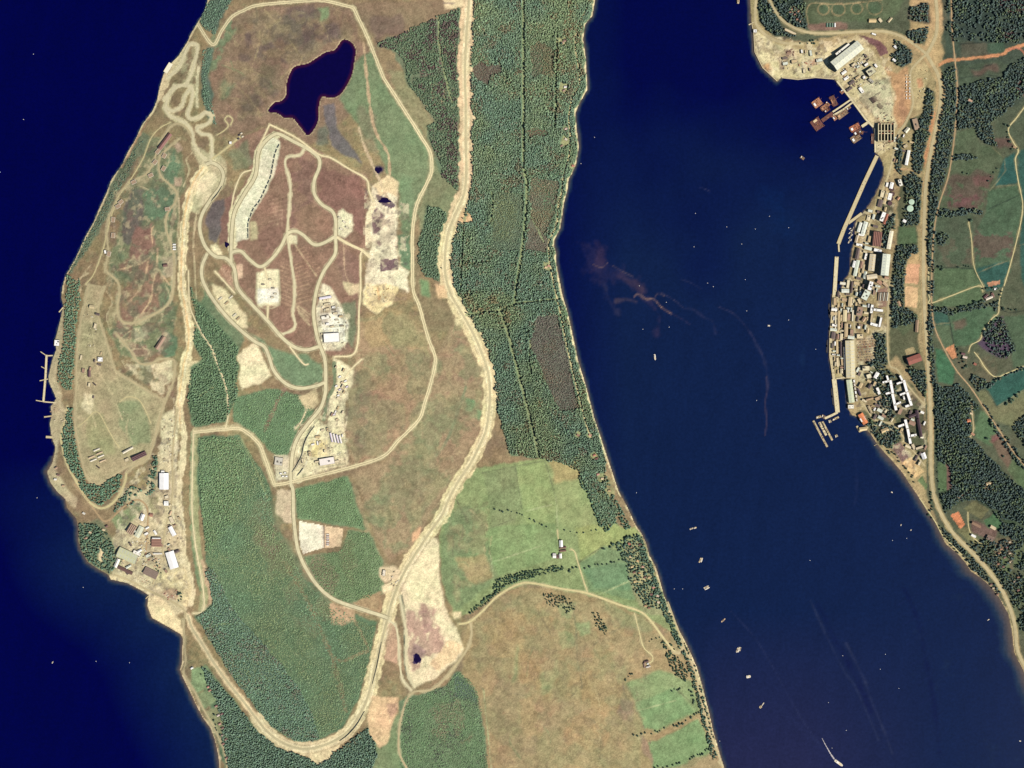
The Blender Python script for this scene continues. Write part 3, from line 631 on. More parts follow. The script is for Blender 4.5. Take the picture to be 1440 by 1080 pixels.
paint([(1368,325),(1425,325),(1425,360),(1370,372)], (110,82,72), 0.6, 6, 2, patch=(14,.5), seed=73)
paint([(1312,300),(1368,300),(1368,380),(1312,375)], (88,102,74), 0.95, 2, 1)
paint([(1320,345),(1365,335),(1368,372),(1330,378)], (104,96,74), 0.6, 6, 2, patch=(12,.5), seed=74)
paint([(1372,378),(1420,368),(1412,402),(1388,410),(1378,398)], (58,96,80), 0.95, 1.5, 1)
paint([(1313,378),(1371,376),(1380,400),(1382,420),(1372,430),(1313,432)], (94,116,78), 0.97, 1, 1)
paint([(1388,397),(1406,394),(1407,399),(1390,403)], (190,142,104), 1, 0.6, 0)
paint([(1312,434),(1332,440),(1336,458),(1314,458)], (66,100,80), 0.95, 1, 1)
paint([(1333,440),(1395,430),(1405,448),(1385,470),(1380,482),(1342,488)], (86,112,78), 0.97, 1, 1)
paint([(1336,455),(1356,450),(1358,462),(1342,466)], (120,90,76), 0.6, 4, 2)
paint([(1314,458),(1334,456),(1342,488),(1332,494),(1318,470)], (96,114,80), 0.9, 1, 1)
paint([(1372,482),(1382,472),(1395,455),(1408,445),(1420,470),(1428,490),(1415,505),(1395,498)], (86,70,84), 0.9, 3, 1)
paint([(1400,455),(1412,455),(1415,468),(1402,470)], (116,120,82), 0.7, 3, 1)
paint([(1410,445),(1470,440),(1470,520),(1425,515),(1420,480)], (86,108,76), 0.9, 2, 1)
paint([(1329,490),(1341,484),(1346,502),(1339,505)], (206,150,108), 1, 0.5, 0)
paint([(1315,490),(1326,492),(1344,520),(1340,540),(1318,538)], (76,118,80), 0.97, 1, 1)
paint([(1340,505),(1400,500),(1400,535),(1375,545),(1355,530)], (106,104,76), 0.8, 4, 2, patch=(14,.6), seed=75)
paint([(1386,545),(1400,530),(1440,515),(1470,505),(1470,545),(1412,570),(1402,572)], (58,98,80), 0.97, 1, 1)
paint([(1376,550),(1388,550),(1402,572),(1440,548),(1470,540),(1470,600),(1420,600),(1390,590),(1378,570)], (124,126,86), 0.9, 2, 1)
paint([(1368,575),(1388,580),(1405,610),(1395,628),(1372,615)], (96,122,82), 0.95, 1, 1)
paint([(1392,620),(1410,612),(1425,630),(1420,660),(1405,640)], (120,104,80), 0.9, 2, 1)
paint([(1394,614),(1408,608),(1410,614),(1396,624)], (130,88,80), 0.8, 2, 1)
paint([(1418,660),(1428,640),(1445,665),(1445,690),(1432,685)], (98,118,78), 0.95, 1, 1)
paint([(1313,545),(1355,545),(1380,575),(1366,620),(1400,650),(1445,700),(1445,760),(1395,720),(1372,702),(1345,707),(1328,722),(1318,690),(1316,648)], (72,88,62), 0.9, 2, 1)
paint([(1318,650),(1332,650),(1334,690),(1320,692)], (100,124,80), 0.95, 1, 0); paint([(1330,652),(1336,655),(1338,688),(1332,690)], (128,98,84), 0.9, 1, 0)
paint([(1350,655),(1362,654),(1360,668),(1350,664)], (108,124,82), 0.9, 2, 1)
paint([(1384,680),(1398,678),(1396,688),(1385,688)], (166,148,104), 0.9, 2, 1)
paint([(1341,702),(1362,690),(1366,692),(1344,706)], (186,150,110), 0.95, 1, 0)
paint([(1370,703),(1391,716),(1380,731),(1355,716)], (116,118,78), 0.95, 1, 0)
paint([(1336,724),(1348,719),(1357,738),(1350,744)], (222,146,104), 1, 0.6, 0)
paint([(1383,732),(1400,720),(1410,735),(1405,745),(1390,742)], (84,118,76), 0.95, 1, 0)
paint([(1345,745),(1362,740),(1375,758),(1395,765),(1385,772),(1360,760)], (128,128,84), 0.9, 2, 1)
paint([(1365,732),(1402,745),(1398,760),(1368,750)], (124,98,84), 0.8, 2, 1)
paint([(1400,752),(1425,758),(1425,800),(1405,808),(1396,785)], (122,112,82), 0.9, 3, 1)
paint([(1404,785),(1418,780),(1420,805),(1408,805)], (110,130,84), 0.8, 2, 1)
paint([(1424,770),(1445,765),(1445,795),(1428,798)], (104,118,78), 0.9, 2, 1)
paint([(1330,760),(1350,760),(1400,825),(1425,870),(1445,930),(1430,915),(1420,870),(1400,835),(1370,805)], (100,104,74), 0.9, 2, 1)
paint([(1415,825),(1445,815),(1445,900),(1430,880)], (96,104,72), 0.9, 2, 1)
stroke([(1316,95),(1330,86),(1345,84),(1375,81),(1410,76),(1418,70),(1445,62)], 4.5, (206,150,108), 1, 0.8, 1)
stroke([(1418,70),(1432,68),(1442,76)], 3, (196,130,96), 1, 0.8, 1)
for k, L_ in enumerate(([(196,372),(210,362),(222,350)], [(215,345),(213,325),(216,318)], [(208,368),(205,385),(200,400),(190,415),(178,428)], [(222,350),(220,378),(216,395),(212,420),(200,440)], [(222,378),(232,392),(238,400)], [(165,380),(180,376),(195,372)])):
    stroke(L_, 2.2, (200,166,122), 0.85, 0.6, 1, seed=k)
for k, L_ in enumerate(([(112,470),(116,440),(124,410)], [(130,405),(128,440),(132,480),(138,520),(150,540),(160,560),(172,590)], [(137,450),(134,470)], [(120,520),(124,560),(135,600)], [(195,470),(190,462),(175,472),(168,480)], [(195,462),(198,480),(202,490)], [(120,400),(147,404)], [(118,470),(135,475)], [(180,590),(178,605),(186,622)])):
    stroke(L_, 1.8, (196,180,132), 0.8, 0.5, 1, seed=k)
for k, L_ in enumerate(([(184,492),(196,490),(208,492),(208,498),(190,500),(184,492)], [(172,508),(180,520),(200,528),(225,540)], [(215,510),(222,520),(220,540)], [(150,410),(158,425),(150,445),(155,465)], [(110,395),(122,380),(128,372)], [(100,402),(112,392),(124,384)], [(104,440),(110,420),(115,400)], [(230,395),(240,420),(232,432)], [(176,262),(196,262),(215,270)], [(235,200),(232,215),(238,225),(232,240)], [(270,215),(262,225),(266,240),(258,262)], [(250,265),(252,300),(250,330),(252,360)], [(276,300),(272,340),(274,380),(276,420)])):
    stroke(L_, 1.7, (206,190,144), 0.75, 0.5, 1, seed=k)
paint([(126,402),(146,405),(138,430),(136,445),(120,445),(120,425)], (170,154,110), .8, 1, 1)
paint([(178,255),(200,248),(222,215),(226,225),(212,252),(190,265)], (150,140,98), .7, 3, 1)
paint([(219,480),(232,465),(240,475),(224,498)], (176,160,126), .8, 2, 1)
paint([(246,205),(252,200),(258,212),(250,216)], (190,160,128), .8, 2, 1); paint([(245,248),(256,250),(254,262),(246,262)], (196,164,130), .8, 2, 1)
# tan lines and dark clumps on the northern moor
for k, (a, b) in enumerate([((372,14),(428,88)),((378,38),(395,25)),((365,45),(355,90)),((410,90),(395,110)),((425,80),(415,95)),((450,30),(462,60)),((330,120),(360,150)),((340,95),(375,110)),((352,140),(368,170))]):
    stroke([a, ((a[0]+b[0])/2 + 3, (a[1]+b[1])/2), b], 1.8, (170,146,100), .6, 1, 1.2, seed=k)
for k, (x_, y_, r_) in enumerate([(352,52,9),(375,62,8),(392,42,10),(420,25,11),(440,20,8),(466,45,9),(430,60,8),(412,52,7),(345,80,7),(336,108,8),(372,118,8),(360,140,7),(390,130,6),(345,150,7)]):
    t_ = np.linspace(0, 6.2, 14)[:-1]
    paint(np.c_[x_ + np.cos(t_) * r_ * 1.2, y_ + np.sin(t_) * r_], (94,76,66), .55, 4, 2, seed=k)
# trunk road embankments
TRK = [(1308,-25),(1316,0),(1318,30),(1316,50),(1308,68),(1303,76),(1311,90),(1319,105),(1323,125),(1321,155),(1314,190),(1307,225),(1302,260),(1300,300),(1299,345),(1299,400),(1301,450),(1304,490),(1306,530),(1308,570),(1309,610),(1309,650),(1312,690),(1320,715),(1332,738),(1345,755),(1360,770),(1375,785),(1392,805),(1408,828),(1420,855),(1427,880),(1431,915),(1445,945)]
stroke(TRK[:12], 13, (196,170,126), .95, 1.6, 1.2); stroke(TRK[10:22], 8.5, (190,166,122), .95, .8, 1.2); stroke(TRK[20:], 6.5, (188,168,124), .9, .8, 1.2)
stroke([(1312,160),(1306,200),(1299,235)], 4, (206,150,108), .8, 1.4, 1.2)
stroke([(1258,240),(1275,238),(1296,243)], 3, (190,160,118), .9, .6, 1)
stroke([(564,838),(568,862),(569,890),(569,922),(572,945),(579,962)], 3.2, (84,92,70), .95, .4, 1)
def offset(L_, d):
    L_ = smooth_line(L_, 3.0); T = np.gradient(L_, axis=0); T /= np.hypot(T[:, 0], T[:, 1])[:, None]
    return L_ + np.c_[-T[:, 1], T[:, 0]] * (d + fbm(L_[:, 0], L_[:, 1], 30, 501, 2) * 1.4)[:, None]
for k, (d, wd, c_, a_) in enumerate([(-6.5, 2.2, (168,150,108), .6), (-3.6, 1.5, (246,236,196), .7), (3.4, 1.5, (246,236,196), .7), (5.2, 1.6, (176,158,116), .6), (-2.2, 1.0, (160,146,106), .5), (2.2, 1.0, (160,146,106), .5)]):
    stroke(offset(MH[:41], d), wd, c_, a_, .7, 1, curve=False, seed=k)
for k, (d, wd, c_, a_) in enumerate([(-3.4, 1.4, (176,160,112), .6), (-1.2, 1.2, (250,240,200), .7), (1.6, 1.6, (222,178,116), .6), (3.6, 1.2, (166,152,110), .6)]):
    stroke(offset(CUT, d), wd, c_, a_, .7, 1, curve=False, seed=k)
for k, d in enumerate((-4, -1.6, 1.2, 3.4)):
    stroke(offset([(250,560),(247,600),(244,640),(246,680),(249,720),(252,770)], d * 1.5), 1.3, ((170,154,110), (246,236,196))[k % 2], .6, .7, 1, curve=False, seed=k)
DEP = [(165,250),(230,190),(258,232),(248,300),(246,400),(244,560),(165,520),(150,380),(150,330)]
paint(DEP, (88,100,70), .55, 3, 1, patch=(15, .40), seed=151); paint(DEP, (190,174,128), .5, 3, 1, patch=(9, .26), seed=152); paint(DEP, (116,84,68), .4, 3, 1, patch=(12, .3), seed=153)
for L_, c_ in (([(447,590),(436,605),(428,622),(421,645),(413,662)], (158,152,112)), ([(453,598),(445,612),(437,632),(431,650),(423,668)], (250,244,212)), ([(461,597),(457,612),(461,635),(478,641)], (176,164,122)), ([(434,616),(462,614),(463,640)], (150,146,108)), ([(440,597),(431,611),(424,630),(417,652)], (126,124,90)), ([(470,604),(476,625),(486,648)], (168,158,118)), ([(426,668),(450,658),(486,652)], (152,146,106)), ([(448,430),(470,428),(484,452),(486,480)], (190,184,146)), ([(450,460),(486,458)], (196,188,150)), ([(362,384),(362,428),(392,428),(392,381)], (190,178,136))):
    stroke(L_, 1.8, c_, .8, .4, 1)
for L_, w_ in RIDES: stroke(L_, w_ + .6, (132,140,92), .9, .5, 1)
# wet hollows, drains and sheep paths across the open moor
rm = np.random.default_rng(77)
MOORS = [[(505,450),(560,440),(600,465),(610,505),(598,560),(540,636),(495,650),(490,560)], [(615,510),(645,450),(680,540),(670,610),(600,730),(560,780),(515,720),(545,652)], [(665,880),(720,832),(850,850),(930,900),(900,1000),(900,1080),(692,1080),(675,960)], [(305,70),(335,20),(490,14),(505,60),(400,90),(400,130),(375,165),(305,165)], [(625,715),(680,700),(695,800),(640,850)]]
for q, P_ in enumerate(MOORS):
    paint(P_, (120,124,82), (.5, .6, .35, .2, .4)[q], 8, 3, patch=(34, .62 if q == 1 else .5), seed=120 + q); paint(P_, (166,144,98), .3, 8, 2, patch=(18, .4), seed=130 + q); paint(P_, (112,92,68), .25, 8, 2, patch=(13, .3), seed=140 + q)
    P_ = np.array(P_, float); lo_, hi_ = P_.min(0), P_.max(0)
    for k in range(16):
        x_, y_ = rm.uniform(lo_, hi_)
        if not inside(P_, np.array([x_]), np.array([y_]))[0]: continue
        a_ = rm.normal(1.1, .5); l_ = rm.uniform(14, 40); dx, dy = math.cos(a_) * l_, math.sin(a_) * l_
        stroke([(x_ - dx/2, y_ - dy/2), (x_ + rm.normal(0, 4), y_ + rm.normal(0, 4)), (x_ + dx/2, y_ + dy/2)], 1.3, ((100,90,64), (174,156,108), (108,120,76))[k % 3], .55, .5, 1, seed=k)
# field dykes and hedge lines of the far shore
for k, (L_, c_) in enumerate([([(1345,184),(1334,220),(1324,268)], 0), ([(1396,208),(1412,222),(1414,240),(1402,256),(1392,268)], 1), ([(1402,262),(1432,260)], 1), ([(1390,294),(1410,285),(1432,275)], 0), ([(1314,376),(1370,378)], 0), ([(1370,380),(1384,404)], 0), ([(1333,440),(1337,460),(1342,488),(1347,505)], 0), ([(1314,456),(1335,454)], 1), ([(1395,432),(1420,440),(1445,436)], 0), ([(1372,385),(1402,372),(1420,366)], 1), ([(1434,345),(1445,342)], 1), ([(1408,445),(1420,470),(1428,488)], 0), ([(1386,548),(1402,572)], 0), ([(1402,572),(1440,548)], 1), ([(1410,600),(1420,598)], 0), ([(1350,62),(1400,58),(1415,62)], 0), ([(1350,110),(1385,105),(1405,108)], 0), ([(1360,90),(1365,96),(1380,95),(1395,90)], 0)]):
    stroke(L_, 1.5, ((46,58,46), (140,138,98))[c_], .7, .4, 1, curve=False, seed=k)
# trodden, stained and stacked ground of the yards
YARDS = [([(1052,40),(1130,60),(1205,48),(1250,80),(1262,160),(1258,216),(1235,216),(1190,132),(1172,112),(1090,115),(1062,90)], 5, 63),
 ([(1165,395),(1200,310),(1240,250),(1258,240),(1258,350),(1252,470),(1230,480),(1232,520),(1210,570),(1190,570),(1190,532),(1165,525)], 5, 64),
 ([(1228,520),(1300,560),(1302,650),(1285,670),(1225,605),(1210,575)], 5, 65),
 ([(165,700),(250,590),(256,700),(264,850),(215,840),(160,815)], 5, 66), ([(412,600),(490,540),(492,655),(410,675)], 4, 67), ([(445,400),(492,440),(490,492),(447,490)], 4, 68), ([(512,250),(575,290),(572,420),(515,430)], 6, 69)]
for poly, scl, sd in YARDS:
    paint(poly, (128,108,84), .45, 3, 0, patch=(scl * 2.2, .36), seed=sd)
    paint(poly, (238,226,186), .5, 3, 0, patch=(scl * 1.6, .34), seed=sd + 20)
    paint(poly, (92,80,70), .55, 3, 0, patch=(scl, .20), seed=sd + 40)
# strand all round the gareloch
iw = WEST.index((1018.5,1080)); ic = WEST.index((257,898)); ie = EAST.index((1225.5,612))
stroke(WEST[iw-1:-1], 3.2, (226,212,164), 0.95, 1.5, 1.2, curve=False)
stroke(WEST[ic:ic+16], 3.2, (212,190,146), 0.95, 1.5, 1.2, curve=False)
stroke(EAST[ie:-4], 3.4, (206,186,140), 0.95, 1.5, 1.2, curve=False)
put((LAKE | (Dl < 1.2)) & LAND, (196,178,130), 0.6)
# clearings round the shore houses
for x_, y_, r_ in ((792,58,8),(794,124,9),(796,181,4.5),(794,200,8),(769,375,6),(804,234,4),(837,642,7),(846,672,8),(858,691,8),(814,612,5),(830,613,5)):
    t_ = np.linspace(0, 6.2, 16)[:-1]
    paint(np.c_[x_ + np.cos(t_) * r_, y_ + np.sin(t_) * r_ * 1.2], (142,140,90), .9, 4, 1)
put(LAKE.astype(float), (40, 24, 44), 1.0)
put(((~LAND) & (Dc < 30)).astype(float), (120, 100, 76), 1.0)
# fine mottling over everything
COL *= (1 + 0.17 * fbm(X, Y, 5, 201, 2) + 0.16 * fbm(X, Y, 20, 202, 4, .65) + 0.09 * rng.standard_normal(X.shape))[..., None].astype(np.float32)
fib = fbm(X + Y * 0.5, Y * 2.2 - X, 9, 210, 3); fib2 = np.abs(fbm(X + 4 * wx1, Y + 4 * wy1, 26, 215, 4, .6))
COL *= (1 + 0.10 * fib - 0.16 * np.clip(1 - fib2 * 9, 0, 1) * (fbm(X, Y, 60, 219, 2) > -.1))[..., None].astype(np.float32)
hue = fbm(X, Y, 26, 220, 4, .6)[..., None] * 0.085
COL *= 1 + hue * np.array([1.0, -.35, .2], np.float32)
COL = np.clip(COL, 0.004, 0.85)
# ------------------------------------------------------------------ materials
def mat(name):
    m = bpy.data.materials.new(name); m.use_nodes = True
    nt = m.node_tree; b = nt.nodes["Principled BSDF"]
    return m, nt, b
def N(nt, t, **kw):
    n = nt.nodes.new(t)
    for k, v in kw.items(): setattr(n, k, v)
    return n
def ground_mat():
    m, nt, b = mat("ground_cover")
    at = N(nt, "ShaderNodeVertexColor", layer_name="Col")
    tc = N(nt, "ShaderNodeTexCoord")
    f = []
    for sc_, det in ((0.16, 4), (0.035, 5)):
        n = N(nt, "ShaderNodeTexNoise"); n.inputs["Scale"].default_value = sc_; n.inputs["Detail"].default_value = det
        n.inputs["Roughness"].default_value = 0.7
        nt.links.new(tc.outputs["Object"], n.inputs["Vector"]); f.append(n)
    mr = N(nt, "ShaderNodeMapRange"); mr.inputs[1].default_value = 0.25; mr.inputs[2].default_value = 0.75
    mr.inputs[3].default_value = 0.66; mr.inputs[4].default_value = 1.34
    nt.links.new(f[0].outputs[0], mr.inputs[0])
    mr2 = N(nt, "ShaderNodeMapRange"); mr2.inputs[1].default_value = 0.3; mr2.inputs[2].default_value = 0.7
    mr2.inputs[3].default_value = 0.86; mr2.inputs[4].default_value = 1.14
    nt.links.new(f[1].outputs[0], mr2.inputs[0])
    mu = N(nt, "ShaderNodeMath", operation='MULTIPLY'); nt.links.new(mr.outputs[0], mu.inputs[0]); nt.links.new(mr2.outputs[0], mu.inputs[1])
    mx = N(nt, "ShaderNodeVectorMath", operation='SCALE')
    nt.links.new(at.outputs[0], mx.inputs[0]); nt.links.new(mu.outputs[0], mx.inputs["Scale"])
    nt.links.new(mx.outputs[0], b.inputs["Base Color"])
    b.inputs["Roughness"].default_value = 1.0; b.inputs["Specular IOR Level"].default_value = 0.05
    bu = N(nt, "ShaderNodeBump"); bu.inputs["Strength"].default_value = 0.5; bu.inputs["Distance"].default_value = 2.0
    nt.links.new(f[0].outputs[0], bu.inputs["Height"]); nt.links.new(bu.outputs[0], b.inputs["Normal"])
    return m
_mc = {}
def surf(rgb, rough=0.9, var=0.18, scale=0.12, name=None, spec=0.2, metal=0.0, rand=0.0):
    "weathered surface: photograph colour with stains at two scales"
    key = (tuple(rgb), rough, var, scale, name, rand)
    if key in _mc: return _mc[key]
    m, nt, b = mat(name or "surface_%d_%d_%d" % tuple(rgb))
    c = alb(rgb)
    tc = N(nt, "ShaderNodeTexCoord")
    n = N(nt, "ShaderNodeTexNoise"); n.inputs["Scale"].default_value = scale; n.inputs["Detail"].default_value = 6; n.inputs["Roughness"].default_value = 0.65
    g = N(nt, "ShaderNodeNewGeometry"); nt.links.new(g.outputs["Position"], n.inputs["Vector"])
    mr = N(nt, "ShaderNodeMapRange"); mr.inputs[1].default_value = 0.28; mr.inputs[2].default_value = 0.72
    mr.inputs[3].default_value = 1 - var; mr.inputs[4].default_value = 1 + var
    nt.links.new(n.outputs[0], mr.inputs[0])
    vm = N(nt, "ShaderNodeVectorMath", operation='SCALE'); vm.inputs[0].default_value = tuple(c)
    if rand:
        oi = N(nt, "ShaderNodeObjectInfo"); m2 = N(nt, "ShaderNodeMapRange"); m2.inputs[3].default_value = 1 - rand; m2.inputs[4].default_value = 1 + rand
        nt.links.new(oi.outputs["Random"], m2.inputs[0])
        mm = N(nt, "ShaderNodeMath", operation='MULTIPLY'); nt.links.new(mr.outputs[0], mm.inputs[0]); nt.links.new(m2.outputs[0], mm.inputs[1])
        nt.links.new(mm.outputs[0], vm.inputs["Scale"])
    else: nt.links.new(mr.outputs[0], vm.inputs["Scale"])
    nt.links.new(vm.outputs[0], b.inputs["Base Color"])
    b.inputs["Roughness"].default_value = rough; b.inputs["Specular IOR Level"].default_value = spec; b.inputs["Metallic"].default_value = metal
    _mc[key] = m
    return m
def foliage_mat(name, var=0.0):
    m, nt, b = mat(name)
    at = N(nt, "ShaderNodeVertexColor", layer_name="Col")
    nt.links.new(at.outputs[0], b.inputs["Base Color"])
    b.inputs["Roughness"].default_value = 0.9; b.inputs["Specular IOR Level"].default_value = 0.1
    return m
def water_mat(name, rough=0.12, bump=0.02):
    m, nt, b = mat(name)
    at = N(nt, "ShaderNodeVertexColor", layer_name="Col")
    tc = N(nt, "ShaderNodeTexCoord")
    n = N(nt, "ShaderNodeTexNoise"); n.inputs["Scale"].default_value = 0.06; n.inputs["Detail"].default_value = 6; n.inputs["Roughness"].default_value = .75
    nt.links.new(tc.outputs["Object"], n.inputs["Vector"])
    mr = N(nt, "ShaderNodeMapRange"); mr.inputs[1].default_value = 0.3; mr.inputs[2].default_value = 0.7; mr.inputs[3].default_value = 0.78; mr.inputs[4].default_value = 1.22
    nt.links.new(n.outputs[0], mr.inputs[0])
    vm = N(nt, "ShaderNodeVectorMath", operation='SCALE'); nt.links.new(at.outputs[0], vm.inputs[0]); nt.links.new(mr.outputs[0], vm.inputs["Scale"])
    nt.links.new(vm.outputs[0], b.inputs["Base Color"])
    b.inputs["Roughness"].default_value = rough; b.inputs["IOR"].default_value = 1.33
    n2 = N(nt, "ShaderNodeTexNoise"); n2.inputs["Scale"].default_value = 0.18; n2.inputs["Detail"].default_value = 3
    mp = N(nt, "ShaderNodeMapping"); mp.inputs["Scale"].default_value = (1, 2.2, 1); mp.inputs["Rotation"].default_value = (0, 0, 0.5)
    nt.links.new(tc.outputs["Object"], mp.inputs[0]); nt.links.new(mp.outputs[0], n2.inputs["Vector"])
    bu = N(nt, "ShaderNodeBump"); bu.inputs["Strength"].default_value = 0.25; bu.inputs["Distance"].default_value = 0.4
    nt.links.new(n2.outputs[0], bu.inputs["Height"]); nt.links.new(bu.outputs[0], b.inputs["Normal"])
    return m

# ------------------------------------------------------------------ ground sheet
def grid_mesh(name, keepcell, Zg, Cg, xg=xs, yg=ys):
    ny, nx = Zg.shape
    used = np.zeros((ny, nx), bool)
    used[:-1, :-1] |= keepcell; used[1:, :-1] |= keepcell; used[:-1, 1:] |= keepcell; used[1:, 1:] |= keepcell
    idx = np.full((ny, nx), -1, np.int64); idx[used] = np.arange(used.sum())
    XX, YY = np.meshgrid(xg, yg)
    k = (H - Zg) / H * S
    V = np.stack([(XX - 720) * k, (540 - YY) * k, Zg], -1)[used]
    F = np.stack([idx[1:, :-1], idx[1:, 1:], idx[:-1, 1:], idx[:-1, :-1]], -1)[keepcell]
    me = mesh_np(name, V, F)
    set_col(me, Cg[used])
    me.polygons.foreach_set("use_smooth", np.ones(len(F), bool))
    return me
def cell_any(m): return m[:-1, :-1] | m[1:, :-1] | m[:-1, 1:] | m[1:, 1:]
gm = ground_mat()
# ------------------------------------------------------------------ water, with sandy shallows and drifting silt
def water_colour(x, y, dc):
    loch = lin((0, 1, 72)); gare = lin((15, 33, 74)); grey = lin((44, 44, 82))
    t = np.clip((x - 760) / 120, 0, 1)
    base = loch * (1 - t[..., None]) + gare * t[..., None]
    near = np.clip((y - 640) / 160, 0, 1) * np.clip(1 - bilin(Gd, x, y) / 110, 0, 1) * (1 - t)
    base = base * (1 - near[..., None]) + lin((14, 34, 78)) * near[..., None]
    deep = np.clip((360 - y) / 240 + fbm(x, y, 150, 301, 3) * .6, 0, 1) * t        # deeper blue to the north
    base = base * (1 - deep[..., None]) + lin((1, 5, 70)) * deep[..., None]
    s = np.clip((y - 860) / 260, 0, 1) * np.clip((x - 950) / 60, 0, 1) * np.clip((1330 - x) / 200, 0, 1)
    base = base * (1 - .8 * s[..., None]) + grey * .8 * s[..., None]
    east = (x > 640)
    shelf = np.where(x < 640, np.where(y > 640, 7.5, 1.2), np.where((y > 580) & (x > 1150), 2 + 10 * np.clip((y - 580) / 60, 0, 1), np.where(x > 1100, 1.2, 6.5)))
    shelf = shelf * (1 + .7 * np.clip((y - 740) / 80, 0, 1) * (x > 1250)) * (1 + 0.35 * fbm(x, y, 18, 305, 3))
    a = np.clip(1 - dc / np.maximum(shelf, .5), 0, 1)
    mid = lin((40, 62, 84)); sh = lin((112, 96, 82))
    c = base + (mid - base) * np.clip(a * 2.2, 0, 1)[..., None] * 0.75
    c = c + (sh - c) * (np.clip((a - .35) * 1.4, 0, 1) ** 1.2 * np.where((x < 640) & (y < 610), .15, .9))[..., None]
    c = c * (1 + .10 * fbm(x * 2.2 + y * .35, y * .55, 34, 310, 4, .6) + .06 * fbm(x, y, 7, 311, 2))[..., None]
    return c / EXP * 0.9
wxs = np.concatenate([np.arange(-420, -24, 36), np.arange(-24, 1464, 2.0), np.arange(1464, 1861, 36)])
wys = np.concatenate([np.arange(-420, -24, 36), np.arange(-24, 1104, 2.0), np.arange(1104, 1501, 36)])
WX, WY = np.meshgrid(wxs, wys)
def samp(A, x, y):
    i = np.clip(np.searchsorted(xs, x), 0, NX - 1); j = np.clip(np.searchsorted(ys, y), 0, NY - 1)
    return A[j, i]
land_w = samp(LAND, WX, WY); dc_w = samp(Dc, WX, WY)
WC = water_colour(WX, WY, np.where(land_w, 0, dc_w))
def wline(pts, width, rgb, a, n=0.0, seed=1):
    "silt, wake or slick lying on the water"
    L = smooth_line(pts, 2.0)
    D = np.full(WX.shape, 60.0)
    x0, x1 = L[:, 0].min() - 60, L[:, 0].max() + 60; y0, y1 = L[:, 1].min() - 60, L[:, 1].max() + 60
    sub = (WX > x0) & (WX < x1) & (WY > y0) & (WY < y1)
    q = np.stack([WX[sub], WY[sub]], -1); d = np.full(len(q), 60.0)
    for p in L: d = np.minimum(d, np.hypot(q[:, 0] - p[0], q[:, 1] - p[1]))
    d = d + n * (fbm(q[:, 0], q[:, 1], 14, 400 + seed, 4) * width)
    m = np.clip(1 - d / width, 0, 1) ** 1.3 * a * (0.6 + 0.8 * np.clip(fbm(q[:, 0], q[:, 1], 9, 430 + seed, 3) + .5, 0, 1))
    m = np.clip(m * .72, 0, 1)[:, None]
    WC[sub] = WC[sub] * (1 - m) + lin(rgb) / EXP * m
for k, (pts, wd, rgb, a, n) in enumerate([
 ([(820,352),(835,372),(850,382),(868,388),(885,395)], 15, (54,50,84), .45, 1.8), ([(838,342),(846,358),(834,375)], 8, (74,58,82), .5, 1.5), ([(850,400),(858,425),(866,438)], 6, (60,60,88), .45, 1.5),
 ([(834,372),(846,376),(854,370)], 2.0, (126,104,100), .6, .6), ([(862,374),(876,382),(890,389)], 1.8, (104,92,98), .5, .6), ([(868,388),(890,398),(904,408)], 8, (90,70,80), .6, 1.2),
 ([(866,424),(880,421),(894,424)], 4, (96,82,86), .5, 1), ([(892,417),(896,413.5),(901,415),(905,419),(910,421),(916,420),(922,423),(930,432),(944,441)], 2.0, (180,146,122), .7, .4), ([(897,414),(906,420),(914,421)], 4.2, (120,98,96), .4, .8),
 ([(920,420),(925,413),(934,416)], 1.6, (120,104,106), .5, .5), ([(905,420),(920,432),(928,448),(924,470)], 6, (62,54,84), .5, 1.3), ([(944,441),(958,448),(970,456)], 3, (70,64,90), .5, 1), ([(930,412),(948,422),(960,432)], 1.6, (84,80,102), .5, .7),
 ([(962,434),(976,436),(990,446),(1002,452),(1006,468)], 3.4, (54,58,92), .55, 1), ([(958,393),(972,398),(985,406)], 1.6, (54,60,92), .5, .6), ([(1012,432),(1030,440),(1046,456),(1060,476),(1072,498)], 2.2, (66,66,96), .5, .8), ([(1060,478),(1074,505),(1079,530),(1080,548)], 3.4, (52,58,90), .5, 1), ([(1078,530),(1079,548),(1076,566),(1078,590),(1076,612)], 1.8, (100,84,92), .55, .5),
 ([(1028,860),(1060,895),(1085,935),(1115,990),(1140,1030),(1160,1056)], 1.6, (52,60,98), .5, .4), ([(1140,845),(1165,900),(1188,945),(1205,970),(1235,1040)], 2.6, (50,60,92), .5, .7), ([(1190,905),(1215,955),(1225,985),(1240,1020),(1255,1060)], 2.8, (54,62,92), .5, .7),
 ([(1150,852),(1175,900),(1200,945),(1225,1000)], 7, (8,12,66), .5, .6), ([(1272,830),(1290,870),(1300,920),(1312,980),(1322,1060)], 6, (6,12,62), .5, .7), ([(1203,640),(1205,690),(1200,715)], 3, (34,46,86), .4, 1), ([(1085,280),(1095,300),(1100,320)], 26, (10,40,90), .4, .8), ([(985,264),(992,266),(998,269)], 1.4, (60,64,96), .6, .4),
 ([(1130,520),(1128,500),(1135,480)], 6, (22,46,84), .5, 1)]):
    wline(pts, wd, rgb, a, n, k + 1)
for k in range(14):                                     # ripples astern of the ferry
    x_, y_ = 1090 + k * 6.5, 990 + k * 6.2
    wline([(x_ - 10, y_ - 3), (x_ + 2, y_ + 1), (x_ + 12, y_ + 7)], 1.6, (40, 50, 92), .45, .3, 40 + k)
for k in range(16):
    x_, y_ = 1280 + k * 3.0, 842 + k * 14
    wline([(x_ - 16, y_ + 8), (x_, y_), (x_ + 10, y_ - 8)], 1.6, (24, 36, 84), .4, .3, 60 + k)
wkeep = cell_any(~land_w) | (cell_any(dc_w < 7))
wm = water_mat("sea_water")
zs_ = np.zeros(WX.shape)
